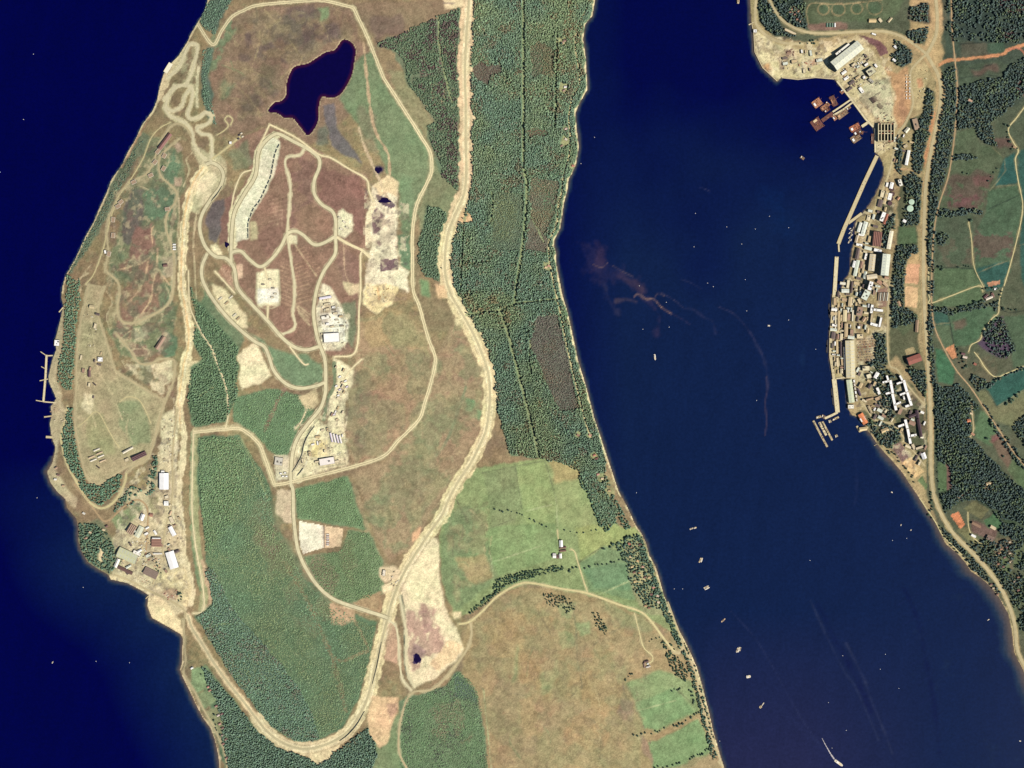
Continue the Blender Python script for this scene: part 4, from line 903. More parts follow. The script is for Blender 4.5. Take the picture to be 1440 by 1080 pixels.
wat = link("sea_water", grid_mesh("sea_water", wkeep, zs_, WC, wxs, wys), wm)
tag(wat, "dark blue sea loch water with pale shallows along the shore", None, None, "structure")
# open water on to the horizon
B = 60000.0; x0, x1 = (-420 - 720) * S, (wxs[-1] - 720) * S; y0, y1 = (540 - wys[-1]) * S, (540 + 420) * S
V = [(-B,-B,0),(B,-B,0),(B,y0,0),(-B,y0,0),(-B,y1,0),(B,y1,0),(B,B,0),(-B,B,0),(x0,y0,0),(x0,y1,0),(x1,y0,0),(x1,y1,0)]
me = mesh_np("outer_water", V, [(0,1,2,3),(4,5,6,7),(3,8,9,4),(10,2,5,11)])
set_col(me, np.tile(lin((3, 6, 70)) / EXP, (12, 1)))
tag(link("outer_water", me, wm), "open dark blue sea stretching away to the horizon", None, None, "structure")
# lochan
lp = smooth_line(LOCHAN, 3, True)
wj = win(lp, 6)
lk = cell_any((LAKE | (Dl < 3))[wj])
d_ = np.where(LAKE, Dl, 0)[wj]
rim = np.clip(1 - d_ / 5.0, 0, 1)[..., None] * (0.5 + 0.5 * np.clip(fbm(X[wj], Y[wj], 12, 77, 2) + .5, 0, 1))[..., None]
LC = (lin((10, 4, 66)) * (1 - rim) + lin((74, 24, 48)) * rim) / EXP * .9
lo = link("lochan_water", grid_mesh("lochan_water", lk, np.full(d_.shape, ZL), LC, xs[wj[1]], ys[wj[0]]), wm)
tag(lo, "still dark hill lochan with a peaty red rim", None, None, "structure")
# small dark ponds in the workings
for k, (cx, cy, rx, ry, lab) in enumerate([(541,282,8,3.6,"dark pond in the white quarry floor beside the access track"),(587,926,4.5,6.5,"purple black pond in the bare spoil ground"),
        (319,344,3,3.6,"tiny black pool at the heath edge below the crescent pad"),(532,239,5,4,"black pool above the sandy quarry head")]):
    t = np.linspace(0, 2 * np.pi, 28, endpoint=False); r = 1 + 0.18 * np.sin(3 * t + k) + .1 * np.sin(5 * t)
    p = np.c_[cx + np.cos(t) * r * rx, cy + np.sin(t) * r * ry]
    z = float(zat(p[:, 0], p[:, 1]).max()) + .5
    V = np.vstack([W(p[:, 0], p[:, 1], z), W([cx], [cy], z)])
    F = [(28, (i + 1) % 28, i) for i in range(28)]
    me = mesh_np("pond_water", V, F); set_col(me, np.tile(lin((26, 16, 58)) / EXP, (29, 1)))
    tag(link("pond_water", me, wm), lab, None, None, "structure")

# ------------------------------------------------------------------ roads: draped ribbons with a real surface
def ribbon(name, pts, width, m, lift=0.5, curve=True, label=None, kind="structure", crown=0.0, taper=False):
    "width in photograph pixels"
    L = smooth_line(pts, 2.0) if curve else straight_line(pts, 2.0)
    T = np.gradient(L, axis=0); T /= np.maximum(np.hypot(T[:, 0], T[:, 1]), 1e-6)[:, None]
    Nn = np.c_[-T[:, 1], T[:, 0]]
    hw = width / 2
    off = np.array([-hw, 0, hw])
    P = L[:, None, :] + Nn[:, None, :] * off[None, :, None]
    z = np.maximum(zat(P[..., 0], P[..., 1]), 0.6)
    z = np.maximum(z, z[:, 1:2] - 1.0)
    z = z + lift
    V = W(P[..., 0].ravel(), P[..., 1].ravel(), z.ravel())
    n = len(L); F = []
    a = np.arange(n - 1) * 3
    F = np.vstack([np.c_[a, a + 1, a + 4, a + 3], np.c_[a + 1, a + 2, a + 5, a + 4]])
    me = mesh_np(name, V, F)
    o = link(name, me, m)
    tag(o, label, None, None, kind)
    return o
CONCRETE = surf((222,213,174), .95, .14, .05, "pale_concrete_road")
TARMAC = surf((196,182,142), .95, .14, .05, "worn_tarmac_road")
HAUL = surf((198,188,150), .95, .14, .05, "haul_road_surface")
GRIT = surf((236,222,178), .95, .16, .08, "pale_grit_track")
BROWNR = surf((186,160,122), .95, .16, .08, "earth_track")
FOREST = surf((212,200,150), .95, .15, .08, "forest_track")
ROADS = [
 ("road", MH, 3.0, HAUL, "wide pale haul road winding down the length of the peninsula"),
 ("road", [(261,868),(258,857),(240,845),(225,838),(204,828),(181,816),(160,808)], 2.6, TARMAC, "shore road along the south front of the depot"),
 ("road", [(290,231),(298,229),(309,235),(314,247),(309,264),(296,281),(284,302),(281,322),(288,345),(302,360),(317,363),(325,370),(330,380),(332,396),(337,409),(356,430),(377,452),(397,475),(414,488),(431,492),(450,487)], 4.4, CONCRETE, "concrete loop road round the west foot of the hilltop site"),
 ("road", [(291,357),(284,375),(285,394),(297,417),(316,442),(337,463),(358,480),(372,488),(379,504),(385,521),(400,538),(420,546),(443,543),(456,538)], 4.2, CONCRETE, "concrete road skirting the pale spoil pad above the wood"),
 ("road", [(450,486),(457,507),(458,538),(457,555),(450,575),(432,597),(418,617),(411,640),(409,678),(412,690),(413,727),(417,763),(421,779),(430,799),(447,824),(470,843),(503,855),(537,866),(547,870)], 4.4, CONCRETE, "concrete spine road from the hilltop site to the southern junction"),
 ("road", [(326,355),(332,353),(340,354),(352,366),(367,375),(384,362),(396,345),(404,329),(415,325),(427,331),(440,343),(452,343),(471,333)], 4.2, CONCRETE, "double horseshoe bend road across the stripped heath"),
 ("road", [(325,372),(325,354),(326,327),(330,298),(344,272),(359,247),(363,216),(371,201),(384,190),(394,189),(413,199),(434,210),(448,222),(449,235),(442,254),(442,272),(452,287),(467,297),(472,310),(472,333),(472,354),(466,366),(454,384),(445,409),(441,440),(445,469),(450,486)], 4.2, CONCRETE, "loop road round the crescent pad and the brown heath"),
 ("road", [(428,209),(421,218),(405,221),(401,231),(408,258),(407,289),(404,326),(406,345),(410,371),(414,398),(414,419),(412,440),(415,457),(410,465),(397,470)], 2.8, CONCRETE, "narrow service road down the middle of the brown heath"),
 ("track", [(379,175),(398,184),(420,196),(448,217),(465,222),(490,237),(515,252),(519,268),(525,283)], 2.2, GRIT, "white fence track from the lochan foot to the quarry"),
 ("track", [(379,175),(370,195),(362,212)], 1.8, GRIT, "short white fence track down to the crescent pad"),
 ("track", [(509,354),(507,361),(507,407),(505,434),(500,494),(470,502)], 2.2, GRIT, "straight pale track south from the white quarry"),
 ("track", [(473,333),(490,343),(509,352),(520,362)], 3.4, GRIT, "pale link from the heath road into the white quarry"),
 ("track", [(325,295),(330,268),(340,245),(353,239)], 1.8, GRIT, "curved white track on the slope west of the crescent pad"),
 ("track", [(302,381),(330,412)], 2.0, GRIT, "short straight pale track through the fan shaped scars"),
 ("track", [(407,487),(426,511),(434,512)], 2.0, GRIT, "hooked pale track south of the heath road"),
 ("track", [(377,430),(376,452)], 2.2, GRIT, "straight link from the white square pad to the road"),
 ("track", [(372,376),(376,392)], 2.2, GRIT, "short link from the horseshoe bend to the square pad"),
 ("track", [(416,603),(424,592),(431,577)], 1.6, GRIT, "thin pale track beside the green clearing"),
 ("track", [(484,533),(495,518),(509,505)], 1.6, GRIT, "thin pale track out to the tan moor"),
 ("perimeter_track", [(278,34),(299,62.5),(312,43),(326,24),(342,15),(365,7),(432,1),(446,0),(466,3),(496,10.5)], 1.7, GRIT, "pale perimeter track across the northern moor"),
 ("perimeter_track", [(496,10.5),(500,17),(519,58),(538,106),(543,115),(572,160),(592,192),(605,215),(607,240),(600,258),(586,288),(580,327),(580,365),(581,407),(590,432),(602,475),(612,504),(607,534),(597,567),(589,590),(560,620),(538,642),(490,658),(409,678),(386,682)], 2.4, GRIT, "double pale perimeter track along the eastern fence line"),
 ("perimeter_track", [(386,682),(371,640),(363,623),(340,604),(317,603.5),(272,608)], 2.2, GRIT, "pale perimeter track cutting through the young wood"),
 ("perimeter_track", [(272,608),(271,643),(270,716),(274,760),(278,785),(285,823),(286,857),(271,863)], 1.4, GRIT, "straight pale perimeter track beside the large plantation"),
 ("track", [(265,380),(266,420),(270,440),(285,470),(298,490),(305,510),(318,545),(321,580),(317,602)], 1.5, SAND and GRIT, "thin pale fence track through the wood below the cutting"),
 ("road", [(545,872),(556,880),(560,900),(562,930),(566,955),(578,970)], 2.4, CONCRETE, "pale bypass lane beside the spoil triangle"),
 ("road", [(562,838),(566,860),(571,890),(571,925),(575,950),(583,966)], 2.6, CONCRETE, "pale edge lane along the white spoil ground"),
 ("road", [(578,1090),(562,1060),(561,1030),(564,1010),(572,985),(582,973),(605,970),(625,955),(645,930),(658,910),(663,890),(661,873)], 2.6, TARMAC, "lane curving round the spoil ground to the coast wood"),
 ("road", [(645,878),(661,874),(680,858),(700,838),(728,822),(748,820),(790,828),(825,834),(870,850),(900,860),(915,873),(935,900),(950,918)], 2.6, FOREST, "country lane from the spoil ground over to the gareloch shore"),
 ("road", [(939,846),(946,865),(955,890),(965,915),(978,945),(985,975),(992,1005),(999,1030),(1008,1055),(1018,1085)], 2.0, TARMAC, "shore road through the tree belt on the gareloch"),
 ("road", [(946,916),(955,918),(962,908)], 2.6, TARMAC, "road junction apron on the gareloch shore"),
 ("farm_track", [(802,772),(808,776),(813,792),(820,815),(826,832)], 1.4, FOREST, "farm track curving down to the lane"),
 ("farm_track", [(784,745),(785,758)], 1.2, FOREST, "short farm track north of the white farm"),
 ("farm_track", [(892,862),(898,885),(905,910),(917,922),(917,930),(910,933)], 1.4, FOREST, "bent farm track down to the square steading"),
 ("road", [(826,12),(814,36),(809,62),(813,90),(815,118),(805,138),(800,165),(802,190),(801,215),(792,250)], 1.6, FOREST, "narrow shore road through the northern gareloch woods"),
 ("road", [(792,250),(790,270),(785,290),(784,310),(779,325),(772,340),(772,355),(774,375),(779,400),(789,445),(799,495),(810,540),(820,580),(830,615)], 1.6, FOREST, "narrow shore road along the middle gareloch woods"),
 ("road", [(257,872),(259,890),(260,915),(261,930),(258,945),(264,958),(275,975),(285,995),(298,1018),(306,1035),(315,1055),(320,1085)], 1.8, TARMAC, "shore road past the loch side cottages"),
 ("depot_road", [(124,400),(120,425),(112,460),(108,500),(107,545),(105,590),(110,625),(118,660),(126,676),(140,680),(160,668),(176,658),(205,643),(214,628),(222,600),(232,562)], 2.4, TARMAC, "fence road round the old depot compound"),
 ("depot_road", [(148,402),(140,425),(138,445),(148,475),(160,515),(165,523),(200,545),(230,563)], 2.4, TARMAC, "inner fence road of the old depot"),
 ("depot_road", [(150,382),(165,396),(168,410),(165,435),(170,450),(180,455),(195,452),(220,440),(236,428),(243,410),(245,370),(241,345),(233,320),(236,300),(247,283),(248,270),(237,258),(226,247),(223,230),(227,218),(240,205),(252,195)], 2.4, TARMAC, "depot road winding through the magazines"),
 ("depot_road", [(147,382),(152,355),(150,330),(152,310),(160,290),(170,270),(185,255),(205,245),(215,230),(220,215),(226,200),(235,185),(240,178),(250,174),(262,180),(270,192)], 2.2, TARMAC, "upper coast road linking the northern magazines"),
 ("depot_road", [(120,400),(132,385),(145,350),(152,320),(165,280),(180,258),(200,225),(212,195),(225,180),(240,172)], 1.4, FOREST, "thin coast track above the shingle"),
 ("depot_road", [(162,468),(185,495),(195,510),(210,512),(225,505),(240,505),(246,510),(244,535),(236,555),(225,585),(218,612),(212,635),(206,646),(190,655),(178,665)], 2.4, TARMAC, "depot road past the grey gravel yard"),
 ("depot_road", [(178,665),(175,680),(165,700),(152,712),(138,714),(122,702),(108,678),(95,655),(88,630),(86,612),(92,590),(95,570)], 3.0, FOREST, "broad looping track round the southern wood"),
 ("depot_road", [(104,680),(120,700),(135,720),(145,732),(155,730),(175,712),(192,703),(203,708),(208,720),(207,750),(205,780)], 2.2, BROWNR, "works track between the two wooded knolls"),
 ("depot_road", [(250,575),(245,610),(242,650),(243,680),(240,715),(232,745),(228,775),(222,800),(215,822)], 2.0, TARMAC, "straight works road past the white sheds"),
 ("depot_road", [(168,565),(180,558),(195,562),(205,578),(212,595)], 1.4, FOREST, "curved grass track inside the compound"),
 ("depot_road", [(110,600),(122,590),(132,580),(140,582),(150,600),(160,618),(168,630)], 1.4, FOREST, "winding grass track in the south of the compound"),
 ("switchback_road", SW1, 3.2, CONCRETE, "topmost switchback of the road to the north shore"),
 ("switchback_road", SW2, 3.4, CONCRETE, "long serpentine switchback climbing from the north shore"),
 ("switchback_road", SW3, 3.0, CONCRETE, "round switchback loop above the shingle"),
 ("switchback_road", SW4, 2.6, CONCRETE, "lower track from the switchbacks to the cutting"),
 ("track", [(296,225),(310,215),(325,203),(338,192)], 2.4, FOREST, "track up to the small site above the hairpin"),
 ("track", [(305,190),(316,183),(321,176),(316,168),(321,163),(327,168),(324,176)], 1.4, FOREST, "little looped track on the moor edge"),
 ("trunk_road", [(1308,-25),(1316,0),(1318,30),(1316,50),(1308,68),(1303,76)], 4.2, TARMAC, "wide new trunk road running in from the north"),
 ("trunk_road", [(1303,76),(1311,90),(1319,105),(1323,125),(1321,155),(1314,190),(1307,225),(1302,260),(1300,300),(1299,345),(1299,400),(1301,450),(1304,490),(1306,530),(1308,570),(1309,610),(1309,650),(1312,690),(1320,715),(1332,738),(1345,755),(1360,770),(1375,785),(1392,805),(1408,828),(1420,855),(1427,880),(1431,915),(1445,945),(1465,990)], 4.4, TARMAC, "dual trunk road running south past the naval base"),
 ("road", [(1303,76),(1285,62),(1265,50),(1240,44),(1200,45),(1160,47),(1130,44),(1105,32),(1090,15),(1078,-10)], 3.4, TARMAC, "curved road round the head of the new dockyard"),
 ("road", [(1303,76),(1290,88),(1281,100),(1281,120),(1284,145),(1275,170),(1262,190),(1257,215),(1254,230),(1248,250),(1240,270),(1232,290),(1225,310),(1219,335),(1214,360),(1208,385),(1204,410),(1201,440),(1202,470),(1203,510),(1207,545),(1212,565)], 2.8, TARMAC, "long main street through the naval base"),
 ("road", [(1064,-10),(1062,20),(1064,35),(1078,50),(1100,60),(1130,62)], 3.6, TARMAC, "shore road on the north edge of the dockyard"),
 ("road", [(1251,395),(1249,430),(1248,470),(1249,500),(1252,515),(1262,520),(1275,540),(1290,558),(1300,568)], 2.2, TARMAC, "inner street behind the base offices"),
 ("road", [(1212,565),(1222,580),(1230,590),(1250,595),(1258,598),(1280,628),(1300,655)], 2.2, TARMAC, "street past the accommodation blocks"),
 ("rail_line", [(1337,-25),(1339,40),(1343,85),(1346,120),(1345,160),(1340,210),(1333,250),(1320,290),(1313,330),(1310,400),(1311,440),(1316,465),(1330,495),(1346,522),(1365,545),(1385,575),(1405,605),(1425,635),(1445,660)], 1.7, BROWNR, "single track railway along the foot of the hill"),
 ("road", [(1306,375),(1306,412),(1308,420),(1307,427),(1340,415),(1376,402),(1382,410)], 1.3, FOREST, "pale farm road from the trunk road to the steading"),
 ("farm_track", [(1445,145),(1430,165),(1418,182),(1425,200),(1432,212),(1428,225),(1432,255),(1438,285),(1436,310),(1428,345),(1420,375),(1412,402)], 1.4, FOREST, "stony hill track down the eastern fields"),
 ("farm_track", [(1410,405),(1405,425),(1404,440),(1395,448),(1383,465),(1378,478),(1366,485),(1362,495)], 1.3, FOREST, "farm track linking the two steadings"),
 ("farm_track", [(1370,495),(1378,505),(1386,518),(1400,530),(1418,524),(1440,515)], 1.3, FOREST, "pale track through the hill scrub"),
 ("hill_path", [(1362,312),(1366,335),(1370,375),(1384,405)], 1.0, FOREST, "thin path down between the pasture fields"),
 ("road", [(1366,565),(1368,590),(1369,605),(1364,615)], 1.2, TARMAC, "short lane past the red roofed houses"),
 ("road", [(1293,700),(1305,718),(1316,735),(1325,752),(1337,765),(1350,778),(1362,793)], 1.4, FOREST, "old shore road below the trunk road"),
 ("road", [(1361,720),(1362,740),(1368,755),(1380,765)], 1.2, FOREST, "drive to the white house among the lawns"),
 ("road", [(1400,782),(1410,775),(1418,768)], 1.1, FOREST, "short curved drive between cottage gardens"),
]
VERGE = {CONCRETE: (2.0, (222,210,166), .75), TARMAC: (2.4, (192,178,132), .55), GRIT: (1.6, (206,192,146), .6), BROWNR: (1.6, (170,150,112), .5), FOREST: (1.4, (190,176,128), .5), HAUL: (3.2, (230,216,168), .7)}
for k, (nm, pts, wd, m, lab) in enumerate(ROADS):
    ew, ec, ea = VERGE[m]
    if nm == "perimeter_track": ew, ec, ea = 3.2, (198,186,140), .75
    stroke(pts, wd + ew, ec, ea, 1.0, 1.3, seed=k)
ter = link("terrain", grid_mesh("terrain", cell_any(LAND | (Dc < 4.5)), Z.astype(np.float32), COL), gm)
tag(ter, "green and brown hill country of the peninsula and the far shore", None, None, "structure")

for nm, pts, wd, m, lab in ROADS:
    if nm == "perimeter_track" and wd > 1.6:
        L = smooth_line(pts, 2.0); T = np.gradient(L, axis=0); T /= np.hypot(T[:, 0], T[:, 1])[:, None]
        for s_, q in ((-1, "inner line of the "), (1, "outer line of the ")):
            ribbon(nm, L + np.c_[-T[:, 1], T[:, 0]] * s_ * 1.35, 1.3, m, 0.5, False, q + lab)
    else: ribbon(nm, pts, wd, m, 0.5, True, lab)
# kerbside lines: a dark centre joint and paler edge of the concrete roads
JOINT = surf((150,140,110), .95, .2, .08, "road_edge")
for k in (2, 3, 4, 5, 6):
    nm, pts, wd, m, lab = ROADS[k]
    L = smooth_line(pts, 2.0); T = np.gradient(L, axis=0); T /= np.hypot(T[:, 0], T[:, 1])[:, None]
    for s in (-1, 1):
        e = ribbon("road_verge", L + np.c_[-T[:, 1], T[:, 0]] * s * (wd / 2 + .55), 0.8, JOINT, 0.35, False, "dark drain line beside the " + " ".join(lab.split()[:3]) + (" (inner)" if s < 0 else " (outer)"))
# ------------------------------------------------------------------ buildings
FOOTPRINTS = []
def boxes_mesh(name, boxes, m):
    "boxes: (x0,x1,y0,y1,z0,z1)"
    V, F = [], []
    for x0, x1, y0, y1, z0, z1 in boxes:
        b = len(V)
        V += [(x0,y0,z0),(x1,y0,z0),(x1,y1,z0),(x0,y1,z0),(x0,y0,z1),(x1,y0,z1),(x1,y1,z1),(x0,y1,z1)]
        F += [(b+3,b+2,b+1,b),(b+4,b+5,b+6,b+7),(b,b+1,b+5,b+4),(b+1,b+2,b+6,b+5),(b+2,b+3,b+7,b+6),(b+3,b,b+4,b+7)]
    me = mesh_np(name, V, F); me.materials.append(m)
    return me
def prism_mesh(name, L, Wd, z0, rise, th, m, y0=0.0):
    "gable roof along x, centred on y0, with thickness"
    l, w_ = L / 2, Wd / 2
    pr = [(-w_, 0), (0, rise), (w_, 0), (w_, th), (0, rise + th), (-w_, th)]
    V = [(sx_ * l, y0 + y, z0 + z) for sx_ in (-1, 1) for y, z in pr]
    F = [(i, (i + 1) % 6, 6 + (i + 1) % 6, 6 + i) for i in range(6)]
    me = bpy.data.meshes.new(name)
    me.from_pydata(V, [], [f[::-1] for f in F] + [(0,1,4,5),(1,2,3,4),(11,10,7,6),(10,9,8,7)]); me.update()
    me.materials.append(m)
    return me
WALLC = surf((176,164,140), .9, .15, .2, "wall_render")
WALLG = surf((150,150,140), .8, .15, .2, "wall_cladding")
BRICK = surf((150,112,92), .95, .18, .3, "wall_brick")
GLASS = surf((196,200,196), .5, .2, .2, "rooflight_glazing", .5)
DOORM = surf((92,96,104), .6, .15, .3, "door_panel")
FELT = surf((128,122,112), .95, .2, .2, "roof_plant_metal")
DARKW = surf((52,48,60), .6, .2, .2, "window_glass", .5)
def roofm(rgb): return surf(rgb, .75, .10, .06, None, .25)
def frame_of(ax, ay, bx, by, wpx, zs=None):
    cx, cy = (ax + bx) / 2, (ay + by) / 2
    L = math.hypot(bx - ax, by - ay); ang = math.atan2(-(by - ay), bx - ax)
    ux, uy = (bx - ax) / L, (by - ay) / L; nx, ny = -uy, ux
    cor = [(ax - nx*wpx/2, ay - ny*wpx/2), (bx - nx*wpx/2, by - ny*wpx/2), (bx + nx*wpx/2, by + ny*wpx/2), (ax + nx*wpx/2, ay + ny*wpx/2)]
    return cx, cy, L, ang, cor
def grow(cor, d):
    c = np.mean(cor, 0); return [tuple(c + (np.array(p) - c) * (1 + d / max(1e-3, np.hypot(*(np.array(p) - c))))) for p in cor]
def building(axis, wpx, h, rgb, label, style='gable', cat="building", group=None, name="building", wall=None, rise=None, lights=0, doors=1, plant=0, chimney=0, windows=0, base=None, foot=True, vents=0):
    ax, ay, bx, by = axis
    cx, cy, Lp, ang, cor = frame_of(ax, ay, bx, by, wpx)
    if foot: FOOTPRINTS.append(grow(cor, 1.2))
    zc = zat(np.array([c[0] for c in cor] + [cx]), np.array([c[1] for c in cor] + [cy]))
    z = float(max(zc.min(), .6)) if base is None else base
    hh = h + float(zc.max() - zc.min()) * .6 if base is None else h
    # the roof is what the photograph shows: place the base under the roof as seen from the flying height
    p = W(cx, cy, z + hh)
    L, Wd = Lp * S, wpx * S
    o = bpy.data.objects.new(name, None); col.objects.link(o); o.empty_display_size = 1
    o.location = (p[0], p[1], z); o.rotation_euler = (0, 0, ang)
    tag(o, label, cat, group)
    wm_ = wall or (WALLC if style != 'shed' else WALLG)
    rm = roofm(rgb)
    link("walls", boxes_mesh("walls", [(-L/2, L/2, -Wd/2, Wd/2, -3.0, hh)], wm_), None, o)
    ov = min(.5, Wd * .04)
    roof = None
    if style in ('gable', 'shed'):
        rs = rise if rise is not None else Wd * (.26 if style == 'gable' else .09)
        roof = link("roof", prism_mesh("roof", L + 2 * ov, Wd + 2 * ov, hh + .003, rs, .35, rm), None, o)
        gz = boxes_mesh("ridge_cap", [(-L/2, L/2, -.35, .35, hh + rs + .36, hh + rs + .6)], rm)
        link("ridge_cap", gz, None, roof)
        # gable ends closed by the roof prism; roof lights lie on the slopes
        for k in range(lights):
            for sd in (-1, 1):
                x = -L/2 + L * (k + .5) / lights; y = sd * Wd * .25; zz = hh + rs * .5 + .35
                bw = min(1.6, L / lights * .18); by_ = Wd * .13; dz = rs * (by_ / (Wd / 2))
                V = [(x-bw, y-by_, zz+.12 + (dz if sd > 0 else -dz)), (x+bw, y-by_, zz+.12 + (dz if sd > 0 else -dz)), (x+bw, y+by_, zz+.12 - (dz if sd > 0 else -dz)), (x-bw, y+by_, zz+.12 - (dz if sd > 0 else -dz))]
                V2 = [(a, b, c - .3) for a, b, c in V]
                me = mesh_np("rooflight", V + V2, [(0,1,2,3),(7,6,5,4),(0,4,5,1),(1,5,6,2),(2,6,7,3),(3,7,4,0)]); me.materials.append(GLASS)
                link("rooflight", me, None, roof)
        for k in range(vents):
            x = -L/2 + L * (k + .5) / vents
            link("roof_vent", boxes_mesh("roof_vent", [(x-1.2, x+1.2, -1.0, 1.0, hh+rs+.1, hh+rs+1.6)], FELT), None, roof)
    elif style == 'multi':
        nb = max(2, round(Wd / 9.0)); bw = Wd / nb
        roof = None
        for k in range(nb):
            rr_ = link("roof", prism_mesh("roof", L + 2 * ov, bw - .05, hh + .003, bw * .28, .3, rm, -Wd/2 + bw * (k + .5)), None, o)
            link("ridge_cap", boxes_mesh("ridge_cap", [(-L/2, L/2, -Wd/2 + bw*(k+.5) - .3, -Wd/2 + bw*(k+.5) + .3, hh + bw*.28 + .31, hh + bw*.28 + .55)], rm), None, rr_)
    else:
        pw = min(.8, Wd * .06)
        roof = link("roof", boxes_mesh("roof", [(-L/2 - .2, L/2 + .2, -Wd/2 - .2, Wd/2 + .2, hh + .003, hh + .5)], rm), None, o)
        link("parapet", boxes_mesh("parapet", [(-L/2-.2, L/2+.2, -Wd/2-.2, -Wd/2+pw, hh+.503, hh+1.3), (-L/2-.2, L/2+.2, Wd/2-pw, Wd/2+.2, hh+.503, hh+1.3),
             (-L/2-.2, -L/2+pw, -Wd/2+pw+.003, Wd/2-pw-.003, hh+.503, hh+1.3), (L/2-pw, L/2+.2, -Wd/2+pw+.003, Wd/2-pw-.003, hh+.503, hh+1.3)], wm_), None, roof)
    if plant:
        for k in range(plant):
            x = random.uniform(-.35, .35) * L; y = random.uniform(-.25, .25) * Wd; a = random.uniform(.8, min(3, Wd * .12) + .8)
            link("roof_plant", boxes_mesh("roof_plant", [(x-a*1.3, x+a*1.3, y-a, y+a, hh+.45, hh+.5+a*1.2)], FELT), None, roof or o)
    if chimney:
        rs = rise if rise is not None else Wd * .26
        link("chimney", boxes_mesh("chimney", [(L*.36-.5, L*.36+.5, -.6, .6, hh+rs*.4, hh+rs+1.6)], BRICK), None, roof or o)
    if doors:
        dw = min(4.0, L * .12) if style in ('shed', 'multi') else .6; dh = min(5.0, hh * .7) if style in ('shed', 'multi') else 2.1
        for k in range(doors):
            x = L * ((k + .5) / doors - .5) * .7
            link("door", boxes_mesh("door", [(x - dw, x + dw, -Wd/2 - .12, -Wd/2 + .1, .0, dh)], DOORM), None, o)
    if windows:
        st = max(1, int(hh / 3.2))
        for s_ in range(st):
            for sd in (-1, 1):
                link("window_band", boxes_mesh("window_band", [(-L/2 + 1.2, L/2 - 1.2, sd*(Wd/2+.06)-.06, sd*(Wd/2+.06)+.06, 1.0 + s_*3.2, 2.3 + s_*3.2)], DARKW), None, o)
    return o
WH, CR, TN, BRN, DBR, GRY, PGR, RED = (250,250,246), (238,230,206), (204,188,152), (142,112,96), (96,74,76), (176,172,160), (214,222,200), (158,100,88)
# --- naval base, from the new shiplift yard southward
building((1172.7,93,1210,63), 15, 24, (226,228,206), "huge pale assembly hall in the new dockyard", 'shed', name="assembly_hall", lights=9, doors=3, vents=7)
building((1175.5,76.8,1194.5,61.8), 3.6, 14, (244,242,228), "narrow white annexe along the huge assembly hall", 'flat', name="annexe", doors=2, plant=3)
building((1220,104,1229.5,97), 9.5, 13, (206,202,170), "half finished grey hall with dark walls in the dockyard", 'flat', name="hall", plant=4, wall=DARKW)
building((1213.5,110,1217,107.5), 3.6, 8, WH, "small bright white block beside the half finished hall", 'flat', name="block", plant=1)
building((1222,111,1228,116), 4, 7, GRY, "low grey block below the half finished hall", 'flat', name="block", plant=2)
building((1257.5,64.5,1261,67.5), 3, 5, WH, "small white gate house in front of the copse", name="gate_house", chimney=1)
building((1255.5,83,1259.5,86), 3, 5, WH, "white gate lodge at the foot of the copse", name="gate_lodge", chimney=1)
building((1059.5,43.5,1064.5,43.5), 4.5, 6, WH, "white harbour hut on the north shore quay", 'flat', name="harbour_hut", plant=1)
building((1104,41,1119,48), 2.8, 5, (224,206,170), "long tan hut under the wooded knoll", name="hut", cat="hut")
for k in range(4):
    building((1163.3+k*3.6,32.5,1163.3+k*3.6,38), 2, 4, (120,150,130) if k < 3 else WH, ["dark green store hut, first beside the sandy yard","dark green store hut between two others","dark green store hut next to the white one","white store hut ending the hut row"][k], name="store_hut", cat="hut", group="huts below the round pitches")
building((1222,29,1232,29), 5, 5, (214,190,142), "tan roofed pavilion by the round pitches", name="pavilion", chimney=0)
building((1236,26,1240,31), 4, 6, (220,206,170), "square cream hut beside the tan pavilion", 'flat', name="hut", cat="hut", plant=1)
building((1226,47,1232,49), 2.4, 4, WH, "white site cabin beside the brown settling pond", 'flat', name="site_office", cat="cabin")
building((1249,31,1254,25), 3, 5, TN, "tan cottage on the road to the round pitches", name="cottage", chimney=1, cat="house")
building((1278.4,211.5,1274.4,232), 4, 8, (246,246,238), "long white store beside the tree strip", 'shed', name="store", lights=3)
building((1271,207,1276,204), 4, 6, TN, "tan office joined to the long white store", 'flat', name="office", plant=1)
building((1286,167,1290,182), 7, 7, (170,146,124), "brown depot in the wood clearing", 'flat', name="depot", plant=3)
building((1273,186,1278,180), 4.6, 6, CR, "cream workshop at the edge of the bare red ground", name="workshop")
building((1264.8,252.5,1267.6,261.5), 5, 9, (248,246,234), "white laboratory beside the cross street", 'flat', name="laboratory", plant=2)
building((1248,269,1243,287), 3.8, 7, (206,186,140), "long tan shed beside four round tanks", 'shed', name="shed", lights=3)
building((1270,309.5,1274,312), 3.6, 5, WH, "small white pump house in the wood", name="pump_house")
building((1265,277,1262,281), 3, 5, (196,150,116), "small orange brown store beside the round tanks", name="store")
building((1244,298.5,1239,311), 5.6, 14, WH, "tall bright white boiler house", 'flat', name="boiler_house", plant=3)
building((1248,301,1243,315), 3.6, 8, (176,112,92), "red roofed wing behind the tall boiler house", name="wing")
building((1211,313,1207,326), 4, 8, (236,238,224), "narrow white workshop on the basin yard", 'shed', name="workshop", lights=3)
building((1218,312,1213,330), 5.6, 9, (230,236,220), "broad pale workshop on the basin yard", 'shed', name="workshop", lights=4, vents=3)
building((1207,329.5,1215.5,331), 3, 6, WH, "white lean-to closing the basin yard workshops", 'flat', name="lean_to")
building((1234.5,326,1232.5,346), 12, 10, (150,108,96), "big red brown ribbed store", 'multi', name="ribbed_store", doors=2)
building((1254,325,1249.5,350), 5.4, 12, (244,236,206), "long cream store under the wood edge", 'shed', name="store", lights=5)
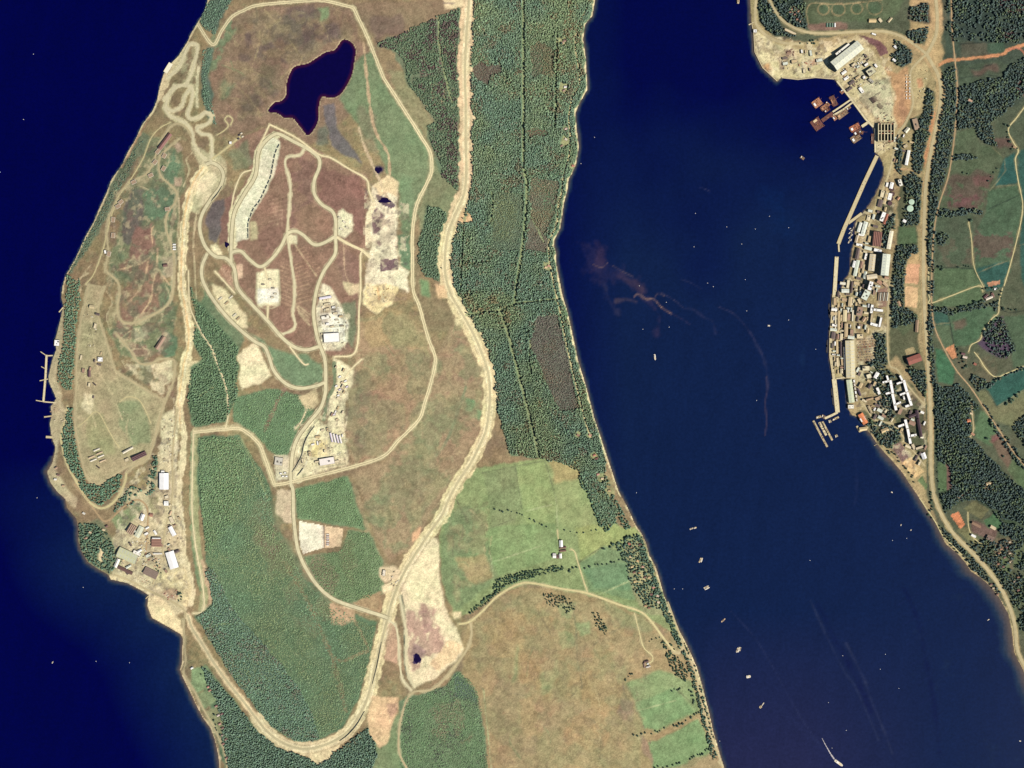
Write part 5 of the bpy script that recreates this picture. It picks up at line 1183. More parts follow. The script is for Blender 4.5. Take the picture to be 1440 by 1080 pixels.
building((1229,351,1240,353.5), 4.4, 7, WH, "white office bar south of the ribbed store", 'flat', name="office", plant=2)
building((1228,357.5,1225.3,381), 9, 11, (214,200,166), "broad tan machine shop with central ridge", 'shed', name="machine_shop", lights=6, vents=4)
building((1247,357.5,1244,387), 10.6, 31, (226,232,212), "towering pale green missile hall casting a long shadow", 'shed', name="tall_hall", lights=7, doors=2)
building((1206,331,1203.5,341), 3.6, 7, (214,196,168), "small tan quay office", name="quay_office")
building((1204,343.6,1213,345), 3.6, 6, WH, "white cross block on the quay yard", 'flat', name="cross_block", plant=1)
building((1207.5,349,1204.5,364), 4.8, 9, (120,104,100), "dark slate quay store", name="slate_store", cat="store")
building((1202.5,367,1200,376), 3.6, 7, WH, "narrow white quay shed", 'shed', name="quay_shed", lights=2)
building((1207,366,1202,388), 4.8, 8, (216,224,204), "long pale green quay shed", 'shed', name="quay_shed", lights=4)
building((1219,390,1233.5,388), 6, 8, (220,206,174), "cream cross shop with a dark north side", 'shed', name="cross_shop", lights=3)
building((1226,396,1222.5,408), 5.8, 20, (252,252,250), "tall dazzling white block behind the quay", 'flat', name="tall_block", plant=3)
building((1221,409,1214.5,421), 9, 17, (220,230,212), "pale green block under the dazzling white tower block", 'flat', name="green_block", plant=4)
for k in range(6):
    building((1236.2+k*2.5,411.5,1234.8+k*2.5,423), 1.4, 4, [(170,150,126),(226,220,200)][k % 2], ["brown hut at the seaward end of the hut lines","pale hut beside the seaward end hut","brown hut third along the hut lines","pale hut fourth along the hut lines","brown hut fifth along the hut lines","pale hut at the inland end of the hut lines"][k], name="long_hut", cat="hut", group="hut lines", doors=1)
building((1227,428.5,1225.2,440.5), 4, 11, WH, "white west range of the headquarters court", 'flat', name="headquarters_range", plant=2, windows=1)
building((1228.4,435.4,1242,437), 3.6, 11, WH, "white cross range of the headquarters court", 'flat', name="headquarters_range", plant=2, windows=1)
building((1226.6,442,1225,453.5), 3, 8, (196,178,140), "tan link range of the headquarters court", 'flat', name="link_range", windows=1)
building((1224,455,1234.5,458), 4, 11, WH, "white southern range of the headquarters court", 'flat', name="headquarters_range", plant=1, windows=1)
building((1239.5,446.5,1236.5,460), 3.2, 11, (252,252,250), "white inland range of the headquarters court", 'flat', name="headquarters_range", windows=1)
building((1210.3,432,1208,444), 8, 12, (168,138,118), "brown block facing the headquarters court", 'flat', name="brown_block", plant=3)
building((1206,460.5,1210,460.5), 3.6, 6, WH, "white kiosk among street trees", 'flat', name="kiosk")
building((1205,473,1214,473), 6, 7, (226,208,168), "cream canteen beside the crowded car park", 'flat', name="canteen", plant=2)
building((1195,479,1196.5,531), 12.5, 12, (216,206,168), "very long cream repair shed on the waterfront", 'shed', name="repair_shed", lights=12, vents=9, doors=3)
building((1187.5,488,1188.5,520), 2.6, 8, (236,236,226), "thin white lean-to along the long repair shed", 'flat', name="lean_to", plant=4)
building((1194,534,1198,566), 7.6, 10, (206,214,180), "long green roofed shed by the inner basin", 'shed', name="green_shed", lights=8)
for k in range(6):
    building((1200.8+k*.75,534+k*5.3,1201.6+k*.75,538+k*5.3), 2.6, 5, [WH,(226,216,196),(206,196,178)][k % 3], ["white cabin at the north end of the shed side row","cream cabin second along the shed side row","grey cabin third along the shed side row","white cabin in the middle of the shed side row","cream cabin fifth along the shed side row","grey cabin at the basin head of the shed side row"][k], 'flat', name="side_cabin", cat="cabin", group="cabins beside the green shed")
building((1192.5,572,1201,572), 5.4, 8, (240,236,222), "white square block at the basin head", 'flat', name="square_block", plant=2)
building((1209.7,582,1217.5,595.5), 7.4, 9, (226,140,94), "orange roofed boathouse by the shore", name="boathouse", rise=5, doors=2)
building((1212,587,1215,592), 7.6, 10.8, WH, "white cross roof over the orange boathouse", 'flat', name="clerestory", doors=0, foot=False)
building((1213,518,1223,518), 6.4, 9, (226,216,178), "cream edged flat office near the car park", 'flat', name="flat_office", plant=3)
building((1219,530,1225,528), 5.8, 8, (232,224,190), "rounded cream chapel among trees", 'flat', name="chapel", plant=1)
building((1233.4,545,1237,554.5), 4, 10, WH, "white recreation hall above the works yard", 'flat', name="recreation_hall", plant=2, windows=1)
ACC = "white accommodation blocks"
A_ = [((1247,528,1250,537),3),((1252,534.5,1255.6,553),4),((1255,553.5,1260.3,577),4),((1241,538,1249.5,536),3),((1245.5,554,1253,551.8),3),((1260.2,568.6,1267,565.4),3),
 ((1265.4,528,1269.2,535),3),((1271,534.5,1275.5,551),4),((1275.8,551.5,1282,570.5),4),((1261,540,1269,536.8),3),((1265.5,555.5,1273.5,552.4),3),((1270.5,556.8,1272,562),2.4),((1273,572,1280,569.4),3.4),
 ((1273,590,1276.2,602.5),4),((1276.5,603,1280.5,624),4),((1263,600,1272,596.8),3.4),((1280.8,612.8,1289,611.4),3.4)]
AL = ["short head wing of the inner accommodation spine","upper half of the inner accommodation spine","lower half of the inner accommodation spine","upper cross wing on the inner accommodation spine","lower cross wing on the inner accommodation spine","tail wing on the inner accommodation spine",
 "short head wing of the outer accommodation spine","upper half of the outer accommodation spine","lower half of the outer accommodation spine","upper cross wing on the outer accommodation spine","lower cross wing on the outer accommodation spine","tiny stub block between the accommodation spines","tail wing on the outer accommodation spine",
 "upper half of the southern accommodation spine","lower half of the southern accommodation spine","upper cross wing on the southern accommodation spine","lower cross wing on the southern accommodation spine"]
for (a, w_), lb in zip(A_, AL):
    building(a, w_, 13, (253,253,251), "white " + lb, 'flat', name="accommodation_block", group=ACC, windows=1, plant=1)
building((1278,586.6,1291.5,581.5), 3.8, 9, (88,70,76), "dark roofed cross block near the trunk road", name="dark_block", windows=1)
building((1289,577,1291,588), 4, 9, (84,68,76), "dark roofed upper bar near the trunk road", name="dark_block", windows=1)
building((1291.2,589.5,1295.6,614), 4, 9, (84,66,72), "dark roofed long bar near the trunk road", name="dark_block", windows=1)
building((1283,624.5,1286.6,632), 4, 8, (206,190,160), "tan mess block at the foot of the white spine", 'flat', name="mess_block", windows=1)
building((1288,631.4,1298,628), 3.4, 8, (206,190,160), "tan cross mess block beside the trunk road", 'flat', name="mess_block", windows=1)
building((1297.5,637,1300.5,645), 6, 6, (250,248,246), "white clubhouse with angled wings by the trunk road", name="clubhouse")
building((1294.5,614.5,1298.5,615), 3, 5, CR, "cream hut ending the dark roofed bar", name="hut", cat="hut")
building((1277,508.5,1295,502), 10.5, 11, (154,96,84), "red brown gymnasium hall beside the trunk road", 'shed', name="gymnasium", lights=0, vents=2)
building((1218,562.5,1228,559.5), 2.2, 7, (186,158,126), "thin brown bar across the works yard", name="works_bar", windows=0)
building((1231,562,1239,558.5), 4.4, 6, (190,162,130), "brown square of workshops above the court", 'flat', name="court_workshop", plant=2)
building((1221,571,1226,581), 2.8, 6, (190,172,138), "tan curved workshop range by the street", name="workshop_range")
building((1206.5,546.5,1210.5,556.5), 2.4, 8, (108,92,104), "dark purple roofed stores in the works street", name="dark_store")
building((1208.5,604,1219,602.5), 5, 5, (222,202,156), "cream boat shed on the small stone pier", name="boat_shed", base=2.5)
building((1239.5,607,1249,603), 5, 6, (210,186,142), "tan sailing club house above the slips", name="sailing_club")
building((1183.5,409,1194,409), 5, 8, (222,228,216), "pale teal transit shed on the pier head", 'shed', name="transit_shed", lights=2, base=3)
building((1244,390,1250,391), 3, 5, (186,150,122), "brown garages behind the cross shop", name="garages")
building((1263,424,1266,432), 4, 5, (176,146,118), "brown shelter in the wood beside the pitches", name="shelter", cat="hut")
building((1290,450,1289,467), 4, 6, (168,142,116), "brown covered range beside the trunk road", name="covered_range")
# sheds crowded along the old wharf
for a, w_, h, c, st, lb in [((1175.5,432,1175,463),2.2,5,(232,222,190),'flat',"thin cream gantry shed on the wharf edge"),((1179.8,437,1179.4,465),3,6,(206,184,140),'shed',"long tan store second from the wharf edge"),((1188.6,436,1188,452),5,9,(222,206,164),'shed',"broad cream shop beside the brown block"),((1190.2,455,1189.8,474),4.6,10,(196,174,136),'shed',"tan shop with a black shadowed slot beside it"),
 ((1193.5,394,1192,405),4,8,(226,214,180),'flat',"cream tower store at the pier root"),((1198.6,396,1197,412),2.6,7,(110,96,92),'gable',"dark slated store by the main street"),((1196.4,418,1195,431),5,8,(206,186,148),'shed',"tan store south of the teal transit shed"),((1184,421,1191,422),4.4,6,(186,160,126),'flat',"brown yard office south of the teal transit shed"),
 ((1177,478,1177.4,497),3,6,(206,184,142),'shed',"tan boat store on the lower wharf"),((1182.3,481,1182.6,501),2.6,8,(96,84,84),'gable',"black tarred store on the lower wharf"),((1177.6,503,1178.6,516),3.2,6,(226,208,168),'flat',"cream stage shed at the wharf end"),((1183.8,505,1184.6,514),2.6,6,(196,168,130),'flat',"small brown shed at the wharf end"),
 ((1199.6,436,1199,452),2.4,6,(232,224,196),'flat',"thin cream street block west of the main street"),((1174.6,419,1174.4,429),4.4,6,(196,170,132),'flat',"tan crane shed where the finger pier joins"),((1181.5,398,1189,399),3.4,7,(232,226,206),'shed',"white shed on the pier root"),((1217,446,1213,452),4,7,(190,160,130),'gable',"brown house between street trees"),
 ((1207,420,1210,427),4,7,(214,196,160),'flat',"cream block under the pale green one"),((1234,395,1240,399),5,7,(190,150,124),'multi',"brown ribbed shop behind the cross shop"),((1242,397,1248,403),3.4,6,(206,180,146),'gable',"tan shop under the tall pale hall"),((1215,372,1213,384),3,7,(196,178,140),'shed',"tan street shed west of the machine shop")]:
    building(a, w_, h, c, lb, st, name="wharf_shed", cat="shed", doors=1)
# houses on the base hillside and farms east of the road
building((1384,419,1389,414), 3, 5, (122,92,92), "brown roofed range of the hill steading", name="steading_range", chimney=0, cat="farm building")
building((1386.5,421,1396,417), 3, 6, (226,214,196), "pale roofed farmhouse of the hill steading", name="farmhouse", chimney=1, cat="house")
building((1395,412,1397.5,418), 3, 5, (140,106,98), "brown cross byre of the hill steading", name="byre", cat="farm building")
building((1398,406.5,1402,406), 2.6, 4, WH, "white shed above the hill steading", name="farm_shed", cat="farm building")
building((1352,497,1357,498), 2.6, 5, (122,88,92), "dark roofed house of the lower steading", name="farmhouse", chimney=1, cat="house")
building((1354,501.5,1360,503), 3, 5, (226,208,190), "pale barn of the lower steading", name="barn", cat="farm building")
building((1369.5,511,1373,513), 3, 4, (168,110,92), "red roofed cottage by the hill scrub", name="cottage", chimney=1, cat="house")
building((1360,592,1365,591), 4, 6, (214,138,104), "orange roofed villa on the short lane", name="villa", chimney=1, cat="house")
building((1364,581,1368,582), 2.4, 5, (226,206,170), "cream cottage above the orange roofed villa", name="cottage", chimney=1, cat="house")
building((1366,609,1370,612), 2.8, 5, (196,150,122), "tan cottage at the end of the short lane", name="cottage", chimney=1, cat="house")
building((1362,140,1367,143), 3, 5, (206,170,146), "pinkish house alone in the hill wood", name="house", chimney=1, cat="house")
building((1425,206,1429,208), 2.6, 4, (176,146,114), "tan ruin beside the stony hill track", name="barn", cat="farm building")
building((1387,681,1393,679), 3.4, 5, (212,190,150), "pale house in the yellow clearing of the wood", name="house", chimney=1, cat="house")
building((1366,752,1372,755), 3, 6, WH, "white mansion among the lawns", name="mansion", chimney=1, cat="house")
building((1393,740,1400,744), 4, 6, (220,200,166), "cream lodge beside the round lawn", name="lodge", chimney=1, cat="house")
building((1388,755,1397,759), 6, 7, (128,104,94), "square brown school block on the hillside", 'flat', name="school_block", plant=2)
building((1367,735,1379,741), 3.4, 5, (156,126,104), "long brown range beside the white mansion", name="stable_range")
for k, (x, y) in enumerate([(1408,772),(1416,770),(1420,778),(1405,778),(1413,784),(1421,790),(1404,793),(1411,797),(1427,818),(1432,812),(1394,822),(1397,827),(1403,836),(1432,830),(1420,762)]):
    building((x-1.6,y+.6,x+1.6,y-.6), 2.2, 4.5, [(170,132,110),(146,112,104),(206,186,160)][k % 3], ["tan roofed","brown roofed","cream roofed"][k % 3] + " cottage on the hillside south of the school block", name="cottage", chimney=1, cat="house", group="hillside cottages")
for k, (x, y) in enumerate([(1114,13),(1118,20),(1123,16),(1121,27),(1126,30),(1111,17)]):
    building((x-1.4,y+.5,x+1.4,y-.5), 2, 4.5, [(196,160,130),(160,120,104)][k % 2], ["tan","brown"][k % 2] + " roofed house half hidden in the dockyard wood", name="house", chimney=1, cat="house", group="houses in the dockyard wood")
# the packed small sheds, offices and stores that fill the works
def packed(poly, n, deg, size, cols, words, group, name, cat, seed, styles=('flat', 'gable', 'shed')):
    r = random.Random(seed); p = np.asarray(poly, float); k = t = 0
    while k < n and t < 4000:
        t += 1
        x = r.uniform(p[:, 0].min(), p[:, 0].max()); y = r.uniform(p[:, 1].min(), p[:, 1].max())
        if not inside(poly, np.array([x]), np.array([y]))[0]: continue
        l = r.uniform(*size); w_ = l * r.uniform(.35, .6); a = math.radians(deg + r.choice([0, 0, 90]))
        dx, dy = math.cos(a) * l / 2, -math.sin(a) * l / 2
        cor = np.array(frame_of(x-dx, y-dy, x+dx, y+dy, w_)[4] + [(x, y), (x-dx, y-dy), (x+dx, y+dy)])
        if any(abs(f[0][0]-x) < 60 and abs(f[0][1]-y) < 60 and (inside(f, cor[:, 0], cor[:, 1]).any() or math.hypot(np.mean(f, 0)[0]-x, np.mean(f, 0)[1]-y) < l * .55) for f in FOOTPRINTS): continue
        q = r.randrange(len(cols)); k += 1
        building((x-dx, y-dy, x+dx, y+dy), w_, r.uniform(4, 8), cols[q], words[q], r.choice(styles), cat, group, name, doors=1, plant=r.choice([0, 1]), windows=0)
PC = [(250,248,242),(226,212,176),(206,184,142),(168,136,116),(112,98,94),(216,222,206)]
PW = ["white","cream","tan","brown","slate dark","pale green"]
packed([(1218,300),(1256,246),(1258,262),(1240,320),(1226,345),(1222,395),(1204,395),(1208,350)], 22, 76, (5, 11), PC, [w_ + " roofed small store along the upper main street" for w_ in PW], "upper main street stores", "street_store", "store", 1)
packed([(1202,398),(1250,392),(1250,402),(1222,430),(1222,470),(1204,470)], 18, 80, (4, 9), PC, [w_ + " roofed small office behind the wharf street" for w_ in PW], "wharf street offices", "street_office", "office", 2)
packed([(1172,418),(1200,400),(1200,476),(1172,476)], 26, 84, (4, 10), PC, [w_ + " roofed shed packed onto the upper wharf" for w_ in PW], "upper wharf sheds", "packed_shed", "shed", 3)
packed([(1170,478),(1187,478),(1187,528),(1173,520)], 14, 86, (4, 8), PC, [w_ + " roofed shed packed onto the lower wharf" for w_ in PW], "lower wharf sheds", "packed_shed", "shed", 4)
packed([(1206,512),(1232,514),(1240,560),(1256,590),(1240,600),(1215,575),(1206,545)], 18, 62, (4, 9), PC, [w_ + " roofed mess hut below the accommodation spines" for w_ in PW], "mess huts", "mess_hut", "hut", 5)
packed([(1262,575),(1300,575),(1303,640),(1290,655),(1270,620)], 12, 66, (4, 9), PC, [w_ + " roofed barrack hut beside the southern spine" for w_ in PW], "barrack huts", "barrack_hut", "hut", 6)
packed([(1258,196),(1284,160),(1284,200),(1262,245),(1256,240)], 8, 70, (4, 8), PC, [w_ + " roofed store near the long white store" for w_ in PW], "northern stores", "street_store", "store", 7)
packed([(160,770),(200,735),(232,715),(252,700),(254,775),(236,800),(215,830),(180,812)], 26, 30, (3.5, 8), PC, [w_ + " roofed store in the western depot yards" for w_ in PW], "depot yard stores", "yard_store", "store", 8)
packed([(416,655),(440,605),(484,602),(489,650)], 12, 10, (3.5, 7), PC[:3], [w_ + " roofed hut on the triangular works" for w_ in PW[:3]], "triangular works huts", "works_hut", "hut", 9, ('flat', 'shed'))
packed([(449,425),(466,405),(488,450),(488,488),(452,488)], 9, 8, (4, 8), PC[:3], [w_ + " roofed hut on the hilltop pad" for w_ in PW[:3]], "hilltop huts", "works_hut", "hut", 10, ('flat', 'shed'))
packed([(466,510),(494,525),(486,560),(482,600),(464,596),(474,540)], 10, 65, (3.5, 7), PC[:4], [w_ + " roofed hut on the upper works strip" for w_ in PW[:4]], "upper works strip huts", "works_hut", "hut", 11, ('flat', 'shed'))
packed([(1180,92),(1215,72),(1236,90),(1212,128),(1196,128)], 14, 35, (4, 9), PC, [w_ + " roofed contractor shed south of the assembly hall" for w_ in PW], "contractor sheds", "contractor_shed", "shed", 12, ('flat', 'shed'))
packed([(1085,66),(1150,68),(1160,100),(1100,100)], 10, 10, (4, 9), PC, [w_ + " roofed contractor shed on the filled shore" for w_ in PW], "filled shore sheds", "contractor_shed", "shed", 13, ('flat', 'shed'))
packed([(112,445),(135,430),(150,500),(160,560),(120,560),(112,500)], 10, 78, (3.5, 8), PC[1:5], [w_ + " roofed store inside the old compound" for w_ in PW[1:5]], "old compound stores", "compound_store", "store", 14)
# tanks
def tank(px, py, dpx, h, rgb, label, name="tank", dark=False, group=None):
    z = float(max(zat(px, py), .6)); p = W(px, py, z + h)
    o = bpy.data.objects.new(name, None); col.objects.link(o); o.location = (p[0], p[1], z); tag(o, label, "tank", group)
    K = 32; r = dpx * S / 2
    t = np.arange(K) * 2 * np.pi / K; c = np.c_[np.cos(t), np.sin(t)] * r
    V = np.vstack([np.c_[c, np.full(K, -2)], np.c_[c, np.full(K, h)]])
    me = mesh_np("shell", V, [(i, (i+1) % K, K+(i+1) % K, K+i) for i in range(K)]); me.materials.append(WALLG); link("shell", me, None, o)
    zt = h - 1.2 if dark else h
    V = np.vstack([np.c_[c * .985, np.full(K, zt)], np.c_[c * .5, np.full(K, zt + (0 if dark else .8))], [[0, 0, zt + (0 if dark else 1.2)]]])
    F = [(i, (i+1) % K, K+(i+1) % K) for i in range(K)] + [(i, K+(i+1) % K, K+i) for i in range(K)] + [(K+i, K+(i+1) % K, 2*K) for i in range(K)]
    me = mesh_np("roof", V, F); me.materials.append(roofm(rgb)); link("roof", me, None, o)
    link("hatch", boxes_mesh("hatch", [(r*.3, r*.3+1.5, -.7, .7, zt, zt+1.0)], FELT), None, o)
    link("ladder", boxes_mesh("ladder", [(-r-.4, -r-.05, -.35, .35, 0, h)], FELT), None, o)
    FOOTPRINTS.append([(px-dpx*.7, py-dpx*.7), (px+dpx*.7, py-dpx*.7), (px+dpx*.7, py+dpx*.7), (px-dpx*.7, py+dpx*.7)])
for k, (x, y) in enumerate([(1254,265.5),(1255,273),(1253,279.5),(1251.6,286)]):
    tank(x, y, 6.4, 4.5, (92,66,70), ["dark round filter tank furthest from the long tan shed's seaward end, next to the small trees","dark round filter tank beside the orange brown store","dark round filter tank between two others by the tan shed","dark round filter tank at the seaward end of the four"][k].replace(" furthest from the long tan shed's seaward end, next to the small trees", " at the inland end of the four by the tan shed"), dark=True, group="dark filter tanks")
tank(1282, 284, 8, 9, (190,214,190), "smaller pale green round tank in the wood")
tank(1280, 293.2, 9.4, 9, (190,214,190), "larger pale green round tank in the wood")

# --- depot on the western loch
building((230.6,665.5,230.6,688), 12.6, 12, (253,253,252), "largest dazzling white shed in the depot", 'shed', name="white_shed", lights=0, doors=2)
building((226.5,663.4,231.5,663.4), 3.4, 7, (246,246,240), "little white porch on the largest white shed", 'flat', name="porch")
building((230.8,708,236.8,708), 6, 8, WH, "small square white shed beside the mown plot", 'shed', name="white_shed", lights=1)
building((239,741,245.5,753), 5.8, 9, (252,250,248), "slanting white shed in the upper works yard", 'shed', name="white_shed", lights=0)
building((238.2,776,245.4,799), 12, 12, (253,252,250), "big slanting white shed at the end of the works yard", 'shed', name="white_shed", doors=2)
building((213.3,763,226.7,763), 11.5, 9, (166,128,112), "square red brown workshop roof in the depot", 'multi', name="workshop")
building((214,757,226,757), 1.6, 10, WH, "thin white fascia block of the red brown workshop", 'flat', name="fascia_block", foot=False)
building((166,775.6,191.7,787), 14, 12, (200,202,164), "broad green grey hangar on the south front", 'shed', name="hangar", lights=7, doors=2)
building((187.5,775.5,198,780), 5, 8, (244,240,228), "white stepped annexe at the hangar's inland end", 'flat', name="stepped_annexe", plant=2)
building((167,786,162,797.5), 4.6, 8, (244,240,228), "white gable beside the broad hangar", name="white_gable")
building((166,797.2,186,806.5), 4.4, 8, (118,92,86), "dark brown range on the south quay", name="quay_range")
building((203,801.5,221,810), 11, 8, (150,132,120), "grey brown ribbed stores behind the car park", 'multi', name="ribbed_store")
building((181.4,750,188.2,738.5), 10, 10, (164,140,120), "brown double hall in the works yard", 'multi', name="double_hall")
building((199.6,740.5,191.8,755), 7.2, 9, (216,218,190), "pale long hall beside the brown double hall", 'shed', name="long_hall", lights=4)
building((201.5,723,198.5,731.5), 5.2, 7, (250,248,244), "white T shaped store above the halls", name="white_store")
building((210.5,724,215,724.6), 4.4, 6, (176,130,112), "red brown store beside the garden trees", name="brown_store")
building((241,718.5,238.5,724), 2.8, 5, (206,178,146), "tan hut beside the works road", name="hut", cat="hut")
building((239.5,727,243,735), 5, 6, (222,208,178), "cream L shaped office by the works road", 'flat', name="office", plant=1)
building((216,778.5,228,778.5), 2, 5, (240,236,224), "thin white bar north of the brown yard", name="white_bar")
building((232,700,237,698), 4, 5, (226,214,184), "cream hut north of the square white shed", 'flat', name="hut", cat="hut")
building((186,646,205,637), 6.4, 8, (112,86,88), "long dark brown armoury roof at the compound gate", 'multi', name="armoury")
building((173,637,187,629), 2.8, 6, (226,218,196), "pale narrow range facing the armoury", name="pale_range")
building((176,648,181,645.5), 4, 6, (214,200,164), "cream guard house at the compound gate", 'flat', name="guard_house")
for k, (x, y) in enumerate([(136,632.5),(140,637),(142,641.5),(129,642.5),(131.5,647),(144.5,648)]):
    building((x-4.2,y+1.8,x+4.2,y-1.8), 1.9, 4, [(236,228,208),(214,190,158)][k % 2], ["pale northmost hut of the slanting hut lines","tan hut under the northmost slanting hut","pale middle hut of the slanting hut lines","tan seaward hut of the slanting hut lines","pale hut under the seaward slanting hut","tan southmost hut of the slanting hut lines"][k], name="slanting_hut", cat="hut", group="slanting hut lines")
building((137.5,505.5,144.5,505.5), 6, 7, (253,253,252), "dazzling white square store inside the old compound", 'flat', name="white_store", plant=2)
building((125.4,521,125.6,530), 3.6, 6, (110,84,84), "dark brown bar inside the old compound", name="brown_bar")
building((126,431,133,432), 5, 5, (206,190,150), "tan building at the compound's narrow end", name="tan_building")
building((131,538.5,135,542), 1.6, 4, (80,70,72), "small black roofed hut on the compound grass", name="black_hut", cat="hut")
building((136,655.5,140,658.5), 1.6, 4, (84,74,72), "tiny black roofed hut near the compound corner", name="black_hut", cat="hut")
building((76.5,482,83.5,482.5), 8.4, 8, (250,250,248), "white pier head building on the depot shore", 'flat', name="pier_building", plant=2, base=2)
building((220,490.5,231,473.5), 5, 7, (168,140,122), "long brown roof above the grey gravel yard", name="brown_roof_store")
building((239.8,188,224,209.5), 5.4, 7, (142,104,98), "long purple brown magazine on the northern slope", name="long_magazine")
for k, y in enumerate((343.8, 347.2, 350.6)):
    building((243.2,y,247.4,y), 1.8, 4, WH, ["white hut topping the roadside trio","white hut in the middle of the roadside trio","white hut ending the roadside trio"][k], name="roadside_hut", cat="hut", group="roadside trio of huts")
building((229.5,373.5,235.5,372.5), 4, 5, (124,96,90), "brown square store off the depot road", name="square_store")
building((146.5,354.5,149.5,354), 5, 5, WH, "white framed store by the coast track", 'flat', name="framed_store")
building((322.4,201,326,200.5), 3.8, 5, WH, "small white cube at the hairpin site", 'flat', name="cube_store")
for k, (x, y) in enumerate([(336.5,190),(339.5,187.5),(335.5,195),(341,192)]):
    building((x-1.2,y+.6,x+1.2,y-.6), 2, 4, [(86,76,84),(216,206,184)][k % 2], ["black hut uphill of the white cube","pale hut at the head of the hairpin site","black hut next to the white cube track","pale hut by the loop of the hairpin site"][k], name="site_hut", cat="hut", group="hairpin site huts")
MAG = "earth banked magazines of the depot"
ML = ["banked magazine under the long purple brown one","banked magazine second below the long purple brown one","banked magazine at the road fork by the slope wood","banked magazine on the inner bend of the depot road","banked magazine just below the inner bend","banked magazine beside the curved upper coast road","banked magazine at the first coast road lay-by","banked magazine at the second coast road lay-by","banked magazine above the brown heath strip","banked magazine south of the brown heath strip","paired banked magazine by the white framed store","banked magazine near the sandy clearing"]
for k, (x, y, a) in enumerate([(222,213,50),(218,228,50),(212,246.5,25),(231,219,60),(230,237,60),(188,256,25),(170,284,40),(166,290,30),(159,309,85),(159,331,85),(153,357,75),(235.5,294,10)]):
    dx, dy = math.cos(math.radians(a))*3.4, -math.sin(math.radians(a))*3.4
    building((x-dx,y-dy,x+dx,y+dy), 5, 4, (168,144,120), ML[k], 'flat', name="magazine", cat="magazine", group=MAG, wall=surf((232,224,204), .9, .1, .2, "white_front_wall"), doors=1)
# --- trident works on the hill
building((449.4,420,465.6,417.2), 3, 7, (236,230,240), "long lilac white shed on the hilltop pad", 'shed', name="lilac_shed", lights=0)
building((455.5,475.5,477,474), 12.5, 9, (253,252,246), "brightest white square hall on the hilltop pad", 'flat', name="square_hall", plant=0)
building((452,447.5,463,445.5), 5, 6, (246,242,226), "white store on the hilltop pad's west rim", 'flat', name="white_store", plant=1)
building((449.5,650.5,470,647), 9.5, 8, (244,236,228), "white and lilac headquarters on the triangular works", 'flat', name="works_headquarters", plant=3)
for k in range(4):
    building((464.5+k*4.2,609+k*1.2,467.5+k*4.2,621.5+k*.6), 2.3, 5, [(226,216,226),(240,234,230)][k % 2], ["lilac hut beginning the works hut rank","cream hut second in the works hut rank","lilac hut third in the works hut rank","cream hut ending the works hut rank"][k], name="rank_hut", cat="hut", group="works hut rank")
building((386.5,648,397.5,649.5), 11, 6, (206,202,188), "grey square depot beside the perimeter corner", 'flat', name="grey_depot", plant=4)
for k, (x, y) in enumerate([(395,666),(401,665),(398,670),(403,670)]):
    building((x-1.6,y,x+1.6,y), 2.2, 4, WH, ["white cabin below the grey depot","white cabin facing the spine road","white cabin at the perimeter corner","white cabin by the corner gate"][k], 'flat', name="white_cabin", cat="cabin", group="corner cabins")
for k, (x, y) in enumerate([(473,543),(478,548),(483,546),(476,556),(470,583),(474,590),(486,536),(488,544),(481,538),(478,530)]):
    building((x-1.8,y+1,x+1.8,y-1), 2.4, 4, [WH,(226,214,226),(216,196,160)][k % 3], ["white","lilac","tan"][k % 3] + " site cabin on the narrow works strip", 'flat', name="strip_cabin", cat="cabin", group="works strip cabins")
building((538,805.5,542,806), 8, 5, (236,226,206), "cream box office beside the haul road junction", 'flat', name="box_office", plant=1)
for k in range(7):
    building((459,751.5+k*2.5,463,751.5+k*2.5), 1.2, 3, [WH,(222,206,214)][k % 2], ["white","lilac"][k % 2] + " lorry body parked beside the white square pad", 'flat', name="lorry_body", cat="lorry", group="lorry bodies on the tan pad", doors=0)
for k, (x, y) in enumerate([(380,393),(384,405),(387,413),(370,400),(383,418)]):
    building((x-2,y,x+2,y), 2, 3.5, [(216,206,176),(150,140,126)][k % 2], ["pale hut","grey hut"][k % 2] + " on the white square pad in the heath", 'flat', name="pad_hut", cat="hut", group="white square pad huts")
for k, (x, y) in enumerate([(310,420),(319,426),(325,418),(335,448),(330,443)]):
    building((x-2.4,y+2,x+2.4,y-2), 2.2, 3.5, [(232,226,200),(196,172,132)][k % 2], ["cream shed","tan shed"][k % 2] + " on the slanting spoil pad", 'flat', name="pad_shed", cat="hut", group="slanting spoil pad sheds")
for k, (x, y) in enumerate([(478,306),(484,312),(488,320),(480,322)]):
    building((x-2,y-1,x+2,y+1), 2.4, 4, [(214,206,180),(236,228,204)][k % 2], ["grey","cream"][k % 2] + " shed on the small east works pad", 'flat', name="east_shed", cat="hut", group="east works pad sheds")
for k, (x, y) in enumerate([(462,427),(470,436),(474,450),(481,458),(458,436)]):
    building((x-2.6,y,x+2.6,y), 2, 5, [(222,214,190),(150,138,120)][k % 2], ["cream","grey"][k % 2] + " workshop box on the hilltop pad", 'flat', name="workshop_box", cat="hut", group="hilltop pad boxes")
